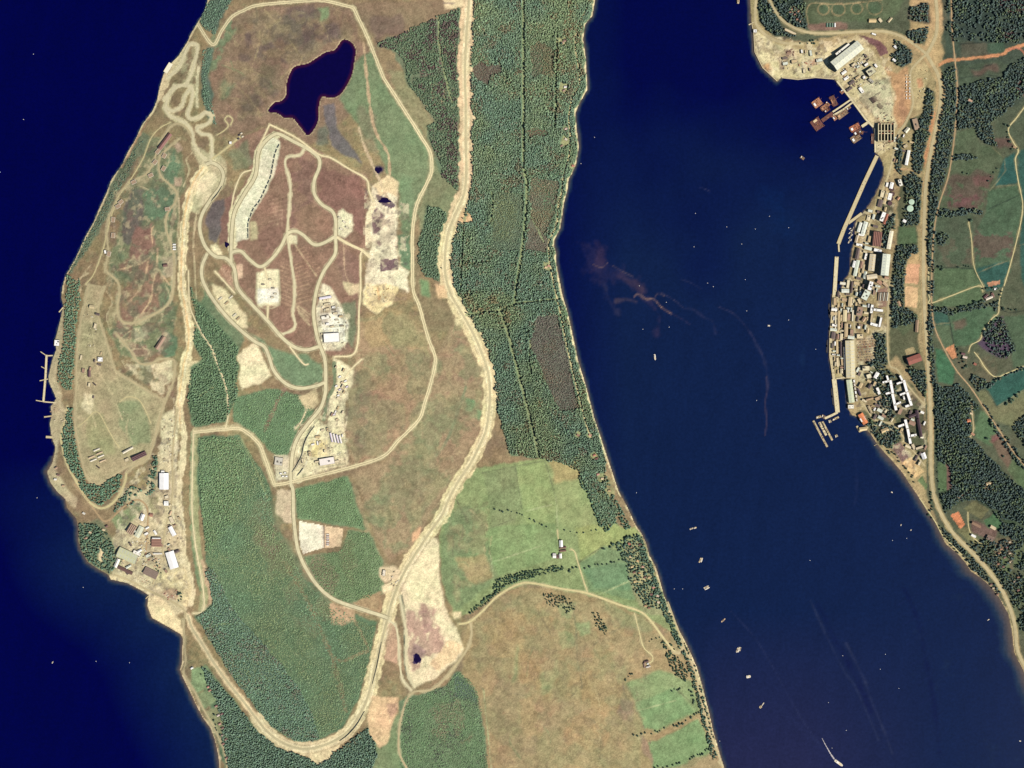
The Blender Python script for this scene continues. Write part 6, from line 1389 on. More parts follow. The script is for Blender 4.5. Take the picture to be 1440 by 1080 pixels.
# crescent of concrete magazine bays: each a retaining front that throws a dark shadow
cres = smooth_line([(394,203),(388,216),(385,231),(381.5,249),(375,264),(366,283),(358,293),(353.5,304),(350,314),(350,336)], .5)
seg = np.hypot(*np.diff(cres, axis=0).T); cum = np.r_[0, np.cumsum(seg)]
CONW = surf((196,192,166), .9, .15, .3, "bay_concrete")
for k in range(19):
    s0 = cum[-1] * (k + .12) / 19; s1 = cum[-1] * (k + .80) / 19
    a = np.array([np.interp(s, cum, cres[:, i]) for s in (s0,) for i in (0, 1)]); b = np.array([np.interp(s, cum, cres[:, i]) for s in (s1,) for i in (0, 1)])
    cx, cy = (a + b) / 2; g = W(cx, cy); L = np.hypot(*(b - a)) * S; ang = math.atan2(-(b - a)[1], (b - a)[0])
    o = bpy.data.objects.new("retaining_bay", None); col.objects.link(o); o.location = g; o.rotation_euler = (0, 0, ang)
    tag(o, "concrete retaining bay along the inner edge of the crescent pad", "retaining wall", "retaining bays of the crescent pad")
    link("front_wall", boxes_mesh("front_wall", [(-L/2, L/2, -.6, .6, -3, 8.5)], CONW), None, o)
    for sd in (-1, 1):
        link("wing_wall", boxes_mesh("wing_wall", [(sd*(L/2+.55)-.5, sd*(L/2+.55)+.5, -6.5, .6, -3, 6.5)], CONW), None, o)
    link("coping", boxes_mesh("coping", [(-L/2, L/2, -.8, .8, 8.503, 8.9)], CONW), None, o)
# --- farms and houses of the peninsula
building((788.8,760,789.2,769), 4.6, 6, WH, "white long barn of the field farm", name="long_barn", cat="farm building")
building((787,771,796,769.5), 2.4, 5, (134,104,92), "brown upper range of the field farm court", name="court_range", cat="farm building")
building((787,775,796,774), 2.4, 5, (128,98,88), "brown lower range of the field farm court", name="court_range", cat="farm building")
building((777.4,781.5,782,781.5), 6.4, 6, (248,244,234), "white square barn west of the field farm court", name="square_barn", cat="farm building")
building((788,778.5,788.2,785), 3.6, 6, (246,244,238), "white cross barn below the field farm court", name="cross_barn", cat="farm building")
building((783,783,785.4,783), 5, 5, (120,92,88), "brown lean-to between the white barns", name="lean_to", cat="farm building")
building((905.5,931,912,929.5), 2.2, 5, (110,86,84), "dark north range of the square steading", name="steading_range", cat="farm building")
building((905.4,932.5,906.6,939), 2.2, 5, (150,124,110), "brown west range of the square steading", name="steading_range", cat="farm building")
building((908.6,938.5,914.5,936.5), 2.2, 5, (214,206,196), "pale south range of the square steading", name="steading_range", cat="farm building")
building((910,933.6,912.4,933.2), 2, 4, WH, "white dairy in the middle of the square steading", name="dairy", cat="farm building")
VH = [(885,765,"villa with a red roof at the top of the gareloch gardens",(186,120,104)),(889,770,"tan villa below the red roofed one",(206,170,130)),(900,766,"brown villa near the shore corner",(130,98,96)),
 (887,783,"cream villa in the upper gardens",(226,206,166)),(897,789,"tan villa among the yellow lawns",(216,184,136)),(904,797,"pinkish villa above the tree belt",(206,166,146)),(889,797,"cream villa by the yellow lawn",(230,208,160)),
 (892,805,"brown villa at the west garden edge",(146,112,96)),(899,806,"tan villa in the middle gardens",(214,182,134)),(893,818,"cream villa at the long pasture edge",(226,202,150)),(907,812,"brown villa below the middle gardens",(140,110,98)),(913,812,"tan villa beside the shore belt",(206,176,134)),
 (919,826,"pink roofed villa above the road bend",(206,150,136)),(916,836,"brown villa at the road bend",(140,108,100)),(925,838,"pale villa by the shore at the road bend",(222,196,176)),(926,847,"cream villa beside the shore road end",(230,210,180)),(908,852,"tan house in the dry lawn",(190,154,118)),(913,855,"brown house in the dry lawn",(150,118,98))]
for x, y, lb, c in VH:
    a = random.uniform(-.5, .5)
    building((x-1.8*math.cos(a),y-1.8*math.sin(a),x+1.8*math.cos(a),y+1.8*math.sin(a)), 2.5, 5, c, lb, name="villa", chimney=1, cat="house", group="gareloch villas")
NH = [(791,60,"tan house in the northernmost clearing",(206,170,150)),(794,57,"brown annexe in the northernmost clearing",(150,118,110)),(795,122,"white roofed house in the round clearing",(236,230,226)),(793,127,"brown house in the round clearing",(160,132,118)),(796,181,"pale cottage in the wood by the shore road",(214,190,176)),
 (796,196,"cream cottage above the pebble point",(222,208,190)),(790,205,"brown cottage behind the pebble point",(176,146,128)),(806,233,"red roofed cottage on the shore bend",(196,132,116)),(768,376,"cream lodge at the forest ride",(226,196,160)),(772,374,"pink roofed lodge at the forest ride",(206,160,140)),
 (836,640,"red villa at the top field corner",(190,128,110)),(839,645,"brown villa at the top field corner",(140,104,96)),(841,667,"pinkish villa beside the shore wood",(206,160,146)),(847,673,"cream villa in a long garden",(230,208,170)),(857,690,"tan villa with a square lawn",(196,170,128)),(813,612,"brown cottage at the forest's end",(170,132,116)),(830,612,"pink cottage at the forest's end",(206,160,140)),
 (127,749,"pale villa on the wooded point",(222,200,166)),(121,757,"pink villa on the wooded point",(206,170,146)),(150,740,"brown roofed range above the point",(128,98,92)),(146,745,"cream house above the point",(226,208,170)),(118,722,"white roofed boat house on the track",(230,226,214)),
 (78,674,"white shore store by the shingle hook",(240,236,226)),(82,668,"brown shore store by the shingle hook",(140,112,104)),(79,658,"tan shore store above the shingle hook",(180,150,126)),(89,683,"tan slip shed on the shingle",(196,166,134))]
for x, y, lb, c in NH:
    a = random.uniform(-.6, .6)
    building((x-1.9*math.cos(a),y-1.9*math.sin(a),x+1.9*math.cos(a),y+1.9*math.sin(a)), 2.6, 5, c, lb, name="house", chimney=1, cat="house")
for k, (x, y, c) in enumerate([(270,939.5,WH),(293,966,(206,150,136)),(295,971,(180,140,124)),(304,993,(176,140,130)),(307,1006,(216,200,190)),(312,1004,(140,112,110)),(309,1018,(196,150,136)),(313,1024,(160,124,116)),(313,1034,(216,186,170)),(318,1040,(196,160,146)),(314,1046,(170,130,118)),(319,1066,(176,136,124))]):
    building((x-1.7,y+1.0,x+1.7,y-1.0), 2.3, 4.5, c, ["white cottage beside the square lawn","pink cottage above the first hedged garden","brown cottage behind the first hedged garden","tan cottage over the striped garden","pale cottage of the middle pair","dark cottage of the middle pair","pink cottage below the middle pair","brown cottage in the dry garden","cream cottage of the lower group","tan cottage of the lower group","brown cottage ending the lower group","brown cottage alone at the shore road end"][k], name="cottage", chimney=1, cat="house", group="loch side cottages")
# ------------------------------------------------------------------ quays, jetties and piers
STONE = surf((206,192,152), .95, .15, .1, "quay_deck")
DECKC = surf((222,210,172), .95, .14, .1, "jetty_deck")
RUST = surf((176,124,98), .9, .3, .15, "rusted_steel")
RUSTD = surf((118,78,72), .9, .3, .15, "dark_rusted_steel")
TIMB = surf((150,128,104), .95, .25, .2, "weathered_timber")
PILE = surf((110,96,84), .95, .2, .3, "pile_steel")
def path_local(pts, z):
    return [W(p[0], p[1], z) for p in pts]
def quay(name, pts, wpx, top, label, cat, m=STONE, piles=True, fender=True, group=None, clutter=0, stepp=5.0):
    "a deck along a line of pixels, standing in the water"
    P = np.array([W(p[0], p[1], top) for p in pts]); org = P.mean(0); org[2] = 0
    o = bpy.data.objects.new(name, None); col.objects.link(o); o.location = org; tag(o, label, cat, group)
    hw = wpx * S / 2
    dense = [];
    Vs, Fs = [], []
    for i in range(len(P) - 1):
        a, b = P[i], P[i+1]; d = (b - a)[:2]; L = np.hypot(*d); d = d / L; n = np.array([-d[1], d[0]])
        ext = hw * .6 if 0 < i else 0; ext2 = hw * .6 if i < len(P) - 2 else 0
        a2 = a[:2] - d * ext; b2 = b[:2] + d * ext2
        zt = top - .004 * i
        c = [a2 - n*hw, b2 - n*hw, b2 + n*hw, a2 + n*hw]
        V = [(p[0]-org[0], p[1]-org[1], z) for z in (top - (1.2 if piles else top + 3), zt) for p in c]
        me = mesh_np("deck", V, [(3,2,1,0),(4,5,6,7),(0,1,5,4),(1,2,6,5),(2,3,7,6),(3,0,4,7)]); me.materials.append(m)
        dk = link("deck", me, None, o)
        for sd in (-1, 1):
            e = [a2 + n*sd*(hw-.6), b2 + n*sd*(hw-.6), b2 + n*sd*(hw-.05), a2 + n*sd*(hw-.05)]
            V = [(p[0]-org[0], p[1]-org[1], z) for z in (zt - .05, zt + .5) for p in e]
            me = mesh_np("kerb", V, [(3,2,1,0),(4,5,6,7),(0,1,5,4),(1,2,6,5),(2,3,7,6),(3,0,4,7)]); me.materials.append(TIMB)
            link("kerb", me, None, dk)
        if piles:
            k = max(2, int(L / (stepp * S)))
            for q in range(k + 1):
                for sd in (-1, 1):
                    p = a[:2] + d * L * q / k + n * sd * (hw * .9) - org[:2]
                    me = boxes_mesh("pile", [(p[0]-.45, p[0]+.45, p[1]-.45, p[1]+.45, -8, top - 1.2)], PILE)
                    link("pile", me, None, o)
        if clutter:
            for q in range(int(L / 9 * clutter)):
                t = random.random(); sd = random.uniform(-.7, .7); p = a[:2] + d * L * t + n * hw * sd - org[:2]
                s_ = random.uniform(.8, 2.0)
                link("bollard_box", boxes_mesh("bollard_box", [(p[0]-s_, p[0]+s_, p[1]-s_*.6, p[1]+s_*.6, zt, zt + random.uniform(.8, 2.2))], random.choice([RUSTD, TIMB, FELT, DECKC])), None, o)
    return o
quay("causeway", [(1233.5,219),(1215,258),(1198,297),(1187,322),(1179,343)], 5.6, 3.0, "long slanting stone causeway enclosing the boat basin", "causeway", STONE, False, clutter=.35)
quay("causeway_tip", [(1179.4,343.5),(1180,354)], 2.4, 2.6, "narrow white end of the slanting causeway", "pier", DECKC)
quay("causeway_link", [(1193,314),(1204,306),(1212,300)], 4, 2.9, "short arm joining the causeway to the basin shore", "causeway", STONE, False)
quay("finger_pier", [(1176.8,361),(1175,390),(1173.5,415)], 5.6, 3.0, "long straight finger pier north of the submarine berths", "pier", DECKC, clutter=.5)
quay("stone_wharf", [(1172.5,415),(1170.5,447),(1168.5,470),(1168,500),(1171,519),(1173,533)], 4.4, 3.4, "old stone wharf along the submarine berths", "quay", STONE, False, clutter=.5)
quay("long_jetty", [(1173,533),(1175,550),(1178,580)], 6.6, 3.2, "long cluttered jetty running on from the old wharf", "jetty", DECKC, clutter=.7)
quay("jetty_elbow", [(1178,580),(1170,584),(1160,588.5)], 3.4, 3.0, "bent arm of the long jetty", "jetty", DECKC, clutter=.3)
quay("inner_pier", [(1183,513),(1186,522),(1187,531)], 3, 3.0, "small inner pier behind the old wharf", "pier", DECKC, clutter=.3)
quay("cross_gangway", [(1176,532.5),(1188,531)], 2, 3.1, "cross gangway between wharf and long shed", "gangway", DECKC)
quay("stone_pier", [(1221,601),(1209,606.5),(1205,599)], 3, 2.2, "crooked stone pier beside the orange boathouse", "pier", STONE, False)
quay("slip_jetty", [(1234,624),(1229,627)], .8, 1.8, "thin white landing stage on the shingle", "landing stage", DECKC)
quay("north_slip", [(1063,29.5),(1053,35)], 1.6, 2.2, "thin slanting slipway off the north shore", "slipway", DECKC, False)
# depot jetties on the western loch
quay("fuel_jetty", [(65.5,499),(64,530),(61,565)], 3.0, 3.2, "long narrow depot jetty parallel to the shore", "jetty", DECKC, clutter=.25)
quay("jetty_approach", [(65,500.5),(74,500)], 1.8, 3.0, "northern bridge from the depot jetty to the shore", "jetty", DECKC)
quay("jetty_approach", [(61.5,565),(82,566.8)], 1.8, 3.0, "southern bridge from the depot jetty to the shore", "jetty", DECKC)
quay("mooring_catwalk", [(65,500),(57,494.5)], 1.2, 3.0, "slanting catwalk at the jetty's north end", "catwalk", DECKC)
quay("mooring_catwalk", [(64.5,519),(58,515.5)], 1.1, 3.0, "short catwalk on the outer side of the depot jetty", "catwalk", DECKC)
quay("mooring_catwalk", [(67.5,533),(55.8,535.5)], 1.3, 3.0, "cross catwalk over the middle of the depot jetty", "catwalk", DECKC)
quay("mooring_catwalk", [(61.5,565),(50.5,563)], 1.3, 3.0, "catwalk beyond the jetty's south end", "catwalk", DECKC)
quay("small_pier", [(73,585),(62,586.5)], 2, 2.5, "stubby pier below the round depot tanks", "pier", STONE, False)
quay("small_pier", [(74,615),(64.5,614.5)], 3.4, 2.5, "short square pier on the depot shore", "pier", STONE, False)
quay("landing", [(89,432),(83,439)], 1.6, 2.2, "little bent landing below the compound slope", "landing stage", DECKC)
quay("shore_platform", [(232.5,102),(240.5,89)], 6.5, 4.0, "square white loading platform on the northern shore", "platform", surf((240,234,206), .95, .1, .1, "platform_concrete"), False, clutter=.12)
quay("stub_pier", [(209,838),(205,842)], 1.6, 2.2, "tiny stub pier beside the sandy fill", "pier", STONE, False)
# sheet-piled edge of the new dockyard
EDGE = [(1057,32),(1060,46),(1061.5,73),(1072.5,95),(1093,114)]
quay("sea_wall", EDGE, 1.2, 3.6, "pale sea wall round the filled dockyard corner", "sea wall", DECKC, False)
quay("sea_wall", [(1099,109),(1122,111.5),(1147,108.8),(1173,111)], 1.2, 3.6, "pale sea wall along the dockyard's north basin", "sea wall", DECKC, False)
quay("dock_quay", [(1177,114),(1195,137),(1217,167),(1228,178.5)], 2.8, 3.8, "straight new quay facing the piling rigs", "quay", DECKC, False, clutter=.25)
quay("dock_quay", [(1230.6,180),(1231.2,214)], 2.8, 3.8, "short new quay beside the dock pit", "quay", DECKC, False, clutter=.25)
quay("new_jetty", [(1197.5,139.5),(1180,151.5),(1171,157.5)], 2.6, 4.2, "upper pale deck of the unfinished jetty", "jetty", DECKC, clutter=.3)
quay("new_jetty", [(1200.5,143),(1185,154.5),(1172,162)], 2.6, 4.2, "lower pale deck of the unfinished jetty", "jetty", DECKC, clutter=.3)
quay("trestle_jetty", [(1171,159),(1163,165),(1156,170)], 5.0, 3.4, "open rusty framework continuing the unfinished jetty", "jetty", RUSTD, clutter=.8)
quay("short_jetty", [(1222,171.5),(1212,178)], 4.2, 4.0, "short tan jetty off the new quay's south end", "jetty", DECKC, clutter=.2)
# ------------------------------------------------------------------ piling rigs and barges
def rig(px, py, lpx, wpx, deg, label, m=RUST, cabin=WH, crane=True, legs=True, nbox=6, name="piling_barge", dark=False):
    p = W(px, py, 2.0); o = bpy.data.objects.new(name, None); col.objects.link(o); o.location = (p[0], p[1], 0); o.rotation_euler = (0, 0, math.radians(deg)); tag(o, label, "barge")
    L, Wd = lpx * S, wpx * S
    hull = link("hull", boxes_mesh("hull", [(-L/2, L/2, -Wd/2, Wd/2, -1.5, 2.2)], RUSTD), None, o)
    link("deck", boxes_mesh("deck", [(-L/2+.5, L/2-.5, -Wd/2+.5, Wd/2-.5, 2.203, 2.6)], RUSTD if dark else m), None, o)
    for sx_ in (-1, 1):
        for sy_ in (-1, 1):
            if legs: link("spud_leg", boxes_mesh("spud_leg", [(sx_*(L/2-2)-1, sx_*(L/2-2)+1, sy_*(Wd/2-2)-1, sy_*(Wd/2-2)+1, -10, 14)], m), None, o)
    cb = surf(cabin, .8, .1, .2, None)
    link("cabin", boxes_mesh("cabin", [(-L*.42, -L*.22, -Wd*.2, Wd*.2, 2.603, 6.5)], cb), None, o)
    for k in range(nbox):
        x = random.uniform(-.15, .42) * L; y = random.uniform(-.38, .38) * Wd; a = random.uniform(1, 2.6); b_ = random.uniform(.8, 2.2)
        link("deck_gear", boxes_mesh("deck_gear", [(x-a, x+a, y-b_, y+b_, 2.603, 2.6 + random.uniform(1, 4))], random.choice([RUST, RUSTD, TIMB, FELT, m])), None, o)
    for k in range(3):
        x = -L*.1 + k * L * .2
        link("deck_beam", boxes_mesh("deck_beam", [(x-.5, x+.5, -Wd*.48, Wd*.48, 2.61 + k*.003, 3.6)], RUST if dark else TIMB), None, o)
    if crane:
        link("crane_body", boxes_mesh("crane_body", [(L*.05-2.4, L*.05+2.4, -2, 2, 2.62, 6.4)], surf((214,150,90), .7, .2, .2, "crane_paint")), None, o)
        V = []; bl = 26.0
        for t in (0, 1):
            for dy in (-.6, .6):
                for dz in (-.5, .5): V.append((L*.05 + t*bl, dy + t*7, 6 + dz + t*16))
        me = mesh_np("crane_jib", V, [(0,1,3,2),(4,6,7,5),(0,2,6,4),(1,5,7,3),(0,4,5,1),(2,3,7,6)]); me.materials.append(RUST); link("crane_jib", me, None, o)
    return o
rig(1149,145,13,11,35,"orange brown piling barge with square shoulders", m=surf((188,132,102), .9, .25, .15, "barge_red"))
rig(1159,151,11,6.5,35,"small brown pontoon alongside the square shouldered barge", crane=False, cabin=(196,150,120))
rig(1172,142,8,15,25,"upright rusty jack-up pontoon above the unfinished jetty", m=RUSTD, cabin=(190,140,110))
rig(1149,174.5,16,14,-55,"large dark framed rig at the tip of the rusty framework", dark=True, cabin=(226,200,160), nbox=10)
rig(1184,160.5,17,8.5,37,"broad tan barge below the unfinished jetty", m=TIMB, cabin=(214,170,130), nbox=8)
rig(1174,165,7,8,37,"squat orange pontoon below the jetty root", m=RUST, crane=False, legs=False, nbox=3)
rig(1202,179.5,15,8.5,30,"bright red piling barge off the short tan jetty", m=surf((186,118,90), .9, .25, .15, "barge_bright"), nbox=6)
rig(1206,186,12,8,30,"dark girder pontoon inside the bright red barge", dark=True, crane=False, nbox=7)
rig(1203.5,194.5,14,10,35,"white cornered rig below the bright red barge", m=TIMB, cabin=WH, nbox=9)
rig(1226.8,195,3.6,14,0,"plain brown barge moored at the short new quay", m=RUSTD, cabin=(190,160,150), crane=False, legs=False, nbox=2)
rig(1184.5,129,5,6,-50,"small pink brown float under the straight quay", m=RUST, crane=False, legs=False, nbox=3)
rig(1163,155,9,4,35,"slim dark pontoon between the red barges and the trestle", m=RUSTD, dark=True, crane=False, nbox=6)
rig(1164,146,7,3.4,-40,"thin rusty pontoon linking the upper rigs", m=RUST, crane=True, legs=False, nbox=4)
rig(1193,152,7,4,37,"small tan pontoon hugging the unfinished jetty", m=TIMB, crane=False, legs=False, nbox=4)
rig(1211,186,6,5,-20,"orange crane pontoon under the short tan jetty", m=RUST, nbox=4)
rig(1128.3,222,6,4,-35,"lone raft anchored off the dockyard", m=TIMB, cabin=WH, crane=False, legs=False, nbox=3, name="work_raft")
rig(1157,603,21,3.4,-62,"outer half of the long covered dock at the jetty end", m=DECKC, cabin=(214,196,156), crane=False, legs=False, nbox=5, name="dock_hull")
rig(1163.5,606,30,2.8,-62,"inner half of the long covered dock at the jetty end", m=STONE, cabin=(206,190,150), crane=False, legs=False, nbox=7, name="dock_hull")
rig(1153.5,610,42,3.0,-62,"long grey floating dock lying beyond the bent jetty", m=surf((190,176,142), .95, .2, .1, "dock_deck"), cabin=(200,186,150), crane=False, legs=False, nbox=8, name="floating_dock")
rig(1151,586.5,7,3.4,15,"rounded dolphin pontoon at the bent jetty's corner", m=STONE, crane=False, legs=False, nbox=1, name="pontoon")
rig(1158,586,6,4.6,-30,"square brown pontoon at the bent jetty's corner", m=TIMB, crane=False, legs=False, nbox=4, name="pontoon")
rig(1167,592.5,4,4,20,"small square white float inside the bent jetty", m=DECKC, crane=False, legs=False, nbox=1, name="float")
rig(1176,613,4,3.6,25,"lone square white raft off the boathouse", m=DECKC, crane=False, legs=False, nbox=1, name="float")
rig(1175,588.5,10,3,25,"low tan pontoon tucked under the bent jetty", m=STONE, crane=False, legs=False, nbox=3, name="pontoon")
# ------------------------------------------------------------------ the dock pit: a grid of concrete walls sunk behind the short quay
g = W(1245.5, 187); o = bpy.data.objects.new("dock_pit", None); col.objects.link(o); o.location = (g[0], g[1], g[2]); tag(o, "grid of concrete dock chambers with black shadowed pits", "dock")
for k, x in enumerate((-46,-30,-12,6,24,42)):
    link("chamber_wall", boxes_mesh("chamber_wall", [(x-2.2, x+2.2, -50, 50, -3, 17)], DECKC), None, o)
for y in (-48, -6, 8, 48):
    for k, (x0_, x1_) in enumerate(((-43.8,-32.2),(-27.8,-14.2),(-9.8,3.8),(8.2,21.8),(26.2,39.8))):
        link("cross_wall", boxes_mesh("cross_wall", [(x0_, x1_, y-2, y+2, -3, 15)], random.choice([RUST, STONE, DECKC])), None, o)
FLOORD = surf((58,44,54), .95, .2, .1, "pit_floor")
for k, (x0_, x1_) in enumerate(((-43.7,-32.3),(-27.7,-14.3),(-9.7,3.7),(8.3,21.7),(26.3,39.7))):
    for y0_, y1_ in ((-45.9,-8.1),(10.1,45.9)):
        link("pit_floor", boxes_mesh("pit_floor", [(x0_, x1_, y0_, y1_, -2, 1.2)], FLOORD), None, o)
FOOTPRINTS.append([(1232,172),(1260,172),(1260,202),(1232,202)])
# rock cuttings and retaining walls that throw the dark lines beside the roads
def wall_line(name, pts, h, label, cat, m, th=1.6):
    L = smooth_line(pts, 3.0); g = W(L[:, 0], L[:, 1]); org = g.mean(0)
    T = np.gradient(g[:, :2], axis=0); T /= np.hypot(T[:, 0], T[:, 1])[:, None]; Nn = np.c_[-T[:, 1], T[:, 0]] * th / 2
    n = len(g); hh = h * (.45 + .55 * np.sin(np.linspace(.25, math.pi - .25, n))) * rng.uniform(.9, 1.1, n)
    rows = [np.c_[g[:, :2] + s_ * Nn * (1.6 if q == 0 else 1), g[:, 2] + (-3 if q == 0 else hh)] for s_, q in ((-1, 0), (-1, 1), (1, 1), (1, 0))]
    V = np.stack(rows, 1).reshape(-1, 3) - org
    F = [(4*i+j, 4*i+j+1, 4*i+j+5, 4*i+j+4) for i in range(n-1) for j in range(3)] + [(0,3,2,1), (4*n-4,4*n-3,4*n-2,4*n-1)]
    me = mesh_np(name, V, F); me.materials.append(m); o = link(name, me); o.location = org; tag(o, label, cat)
ROCK = surf((190,180,146), .95, .25, .1, "cut_rock")
wall_line("retaining_wall", [(443,599),(434,612),(428,626),(425,640),(418,654),(411,664)], 7.5, "long curved retaining wall through the triangular works", "wall", CONW)
wall_line("retaining_wall", [(427,658),(423,664),(418,669)], 7, "short curved retaining wall near the perimeter corner", "wall", CONW)
wall_line("rock_cutting", [(537,903),(531,935),(524,962)], 6, "straight rock cutting beside the southern haul road", "rock face", ROCK, 2.4)
wall_line("rock_cutting", [(513,1000),(503,1018),(490,1033),(478,1042)], 6.5, "curved rock cutting on the haul road's southern bend", "rock face", ROCK, 2.4)
wall_line("rock_cutting", [(313,262),(306,274),(298,283)], 8, "rock cutting on the hairpin above the pale cutting", "rock face", ROCK, 2.4)
# ------------------------------------------------------------------ submarines and small craft along the wharf
def hull_mesh(name, L, B, z0, z1, m, bow=.28, stern=.8, K=9):
    xs_ = np.linspace(-.5, .5, K); V = []
    for t in xs_:
        f = 1.0
        if t > .5 - bow: f = math.sqrt(max(0.0, 1 - ((t - (.5 - bow)) / bow) ** 2)) * .98 + .02
        if t < -.38: f = min(f, stern + (1 - stern) * (t + .5) / .12)
        for y, z in ((-1, z1), (-.62, z0), (.62, z0), (1, z1)): V.append((t * L, y * B / 2 * f, z))
    F = []
    for i in range(K - 1):
        for j in range(3): F.append((i*4+j, i*4+j+1, (i+1)*4+j+1, (i+1)*4+j))
        F.append((i*4+3, i*4, (i+1)*4, (i+1)*4+3))
    F += [(0,3,2,1), ((K-1)*4, (K-1)*4+1, (K-1)*4+2, (K-1)*4+3)]
    me = mesh_np(name, V, F); me.materials.append(m); return me
HULLB = surf((40,40,48), .5, .2, .2, "black_hull", .4)
HULLG = surf((150,152,150), .6, .12, .2, "grey_hull", .4)
HULLW = surf((250,248,240), .5, .06, .3, "white_hull", .4)
DECKW = surf((226,206,166), .8, .12, .3, "boat_deck")
def submarine(px, py, lpx, deg, label):
    p = W(px, py, 1); o = bpy.data.objects.new("submarine", None); col.objects.link(o); o.location = (p[0], p[1], 0); o.rotation_euler = (0, 0, math.radians(deg)); tag(o, label, "submarine")
    L = lpx * S
    link("hull", hull_mesh("hull", L, 9.5, -3, 2.0, HULLB, .2, .3), None, o)
    link("casing", boxes_mesh("casing", [(-L*.36, L*.36, -1.8, 1.8, 2.003, 2.6)], surf((66,64,70), .7, .2, .3, "casing")), None, o)
    link("fin", hull_mesh("fin", 11, 3.0, 2.603, 8, HULLB, .4, .5), None, o)
    link("rudder", boxes_mesh("rudder", [(-L*.49, -L*.45, -.4, .4, 1.5, 5)], HULLB), None, o)
submarine(1166.2,437,22,92,"black submarine alongside the upper old wharf")
submarine(1163.3,487,20,86,"black submarine alongside the lower old wharf")
submarine(1170.8,558,26,97,"black submarine alongside the long cluttered jetty")
def boat(px, py, lpx, bpx, deg, label, group=None, m=HULLW, cabin=True, name="boat", cat="boat", bow=.3):
    p = W(px, py, .8); o = bpy.data.objects.new(name, None); col.objects.link(o); o.location = (p[0], p[1], 0); o.rotation_euler = (0, 0, math.radians(deg)); tag(o, label, cat, group)
    L, B_ = lpx * S, bpx * S; hz = max(1.0, B_ * .22)
    link("hull", hull_mesh("hull", L, B_, -.8, hz, m, bow), None, o)
    link("deck", hull_mesh("deck", L * .9, B_ * .8, hz + .003, hz + .25, DECKW, bow), None, o)
    if cabin:
        c = link("wheelhouse", boxes_mesh("wheelhouse", [(-L*.3, -L*.02, -B_*.26, B_*.26, hz+.253, hz+2.4)], HULLW), None, o)
        link("window_band", boxes_mesh("window_band", [(-L*.02, -L*.02+.1, -B_*.22, B_*.22, hz+1.2, hz+2.0)], DARKW), None, c)
        link("mast", boxes_mesh("mast", [(-L*.1-.1, -L*.1+.1, -.1, .1, hz+2.4, hz+5.5)], FELT), None, o)
    else:
        link("hatch", boxes_mesh("hatch", [(-L*.3, L*.25, -B_*.28, B_*.28, hz+.253, hz+.9)], TIMB), None, o)
    return o
BG = "moored lighters in the gareloch"
boat(972.5,743.4,5.4,1.8,20,"long white lighter with a smaller one at its bow",BG, cabin=False, name="lighter"); boat(977.6,742.2,4,2,15,"small tan lighter nosing up to a white one",BG, DECKW, name="lighter")
boat(984.6,787.6,7.4,2,68,"tan lighter of the upright pair",BG, DECKW, cabin=False, name="lighter"); boat(986.8,787.4,6.4,1.8,70,"white lighter of the upright pair",BG, name="lighter")
boat(993.2,825.4,7.6,1.9,26,"upper white lighter of the level pair",BG, name="lighter", cabin=False); boat(994.6,827.4,7.6,1.9,26,"lower white lighter of the level pair",BG, name="lighter")
boat(1017.2,872.2,7.6,1.8,42,"single pinkish brown lighter",BG, surf((206,170,150), .8, .15, .2, "pink_hull"), cabin=False, name="lighter")
boat(1036.8,914,7,1.9,75,"outer white lighter of the close trio",BG, name="lighter", cabin=False); boat(1038.9,913.4,7.6,1.9,75,"middle white lighter of the close trio",BG, name="lighter"); boat(1041,912.6,6,1.7,75,"inner grey lighter of the close trio",BG, HULLG, cabin=False, name="lighter")
boat(1052.6,951.4,6.4,3.6,10,"broad white lighter on its own",BG, name="lighter")
boat(1069.6,994,4,3,40,"square tan raft with a boat at its corner",BG, DECKW, name="lighter", cabin=False); boat(1073,990,5,1.3,55,"thin white launch tied to the square raft",BG, name="launch")
boat(921,502.4,8.4,2.2,-83,"lone white launch out in mid loch", name="launch")
boat(1081.2,458,3.6,1.9,-10,"small bright cabin cruiser near the silt trail", name="cruiser")
boat(1179.5,1073,14,3.4,-36,"white ferry under way with a foaming wake", name="ferry", cat="ferry")
boat(1038,2,3,7,0,"tan barge off the northern dockyard shore", m=DECKW, cabin=False, name="barge")
boat(1390,871.5,3.4,1.2,30,"small white boat in the shallow eastern bay", name="dinghy")
boat(1434.5,1042,2.6,1.4,-20,"small white boat off the south east shore", name="dinghy")
boat(74,931.5,3,1.2,60,"tiny white sailing boat on the western loch", name="sailing_boat")
boat(1254.2,692.2,2.8,1.5,-40,"white dinghy off the sandy pitch", name="dinghy"); boat(1267,738.3,2.4,1.2,70,"white dinghy off the shore strip trees", name="dinghy"); boat(1281,745.4,2.2,1.2,20,"small white dinghy beside a buoy trail", name="dinghy")
boat(1263.5,47,2,.9,0,"white workboat drawn up by the settling pond", name="workboat") if False else None
for k, (x, y) in enumerate([(1195.5,321.5),(1197.5,324),(1194.8,327.5),(1198,330.5),(1194.3,334),(1196.8,337.5),(1193.3,340.5)]):
    boat(x, y, 3.4, 1.2, 25 + 7 * k, "small white launch berthed inside the causeway basin", "launches in the causeway basin", name="launch")
quay("basin_pontoon", [(1200.5,319),(1196.5,331),(1194,342)], .8, 1.0, "thin floating pontoon for the basin launches", "pontoon", DECKC)
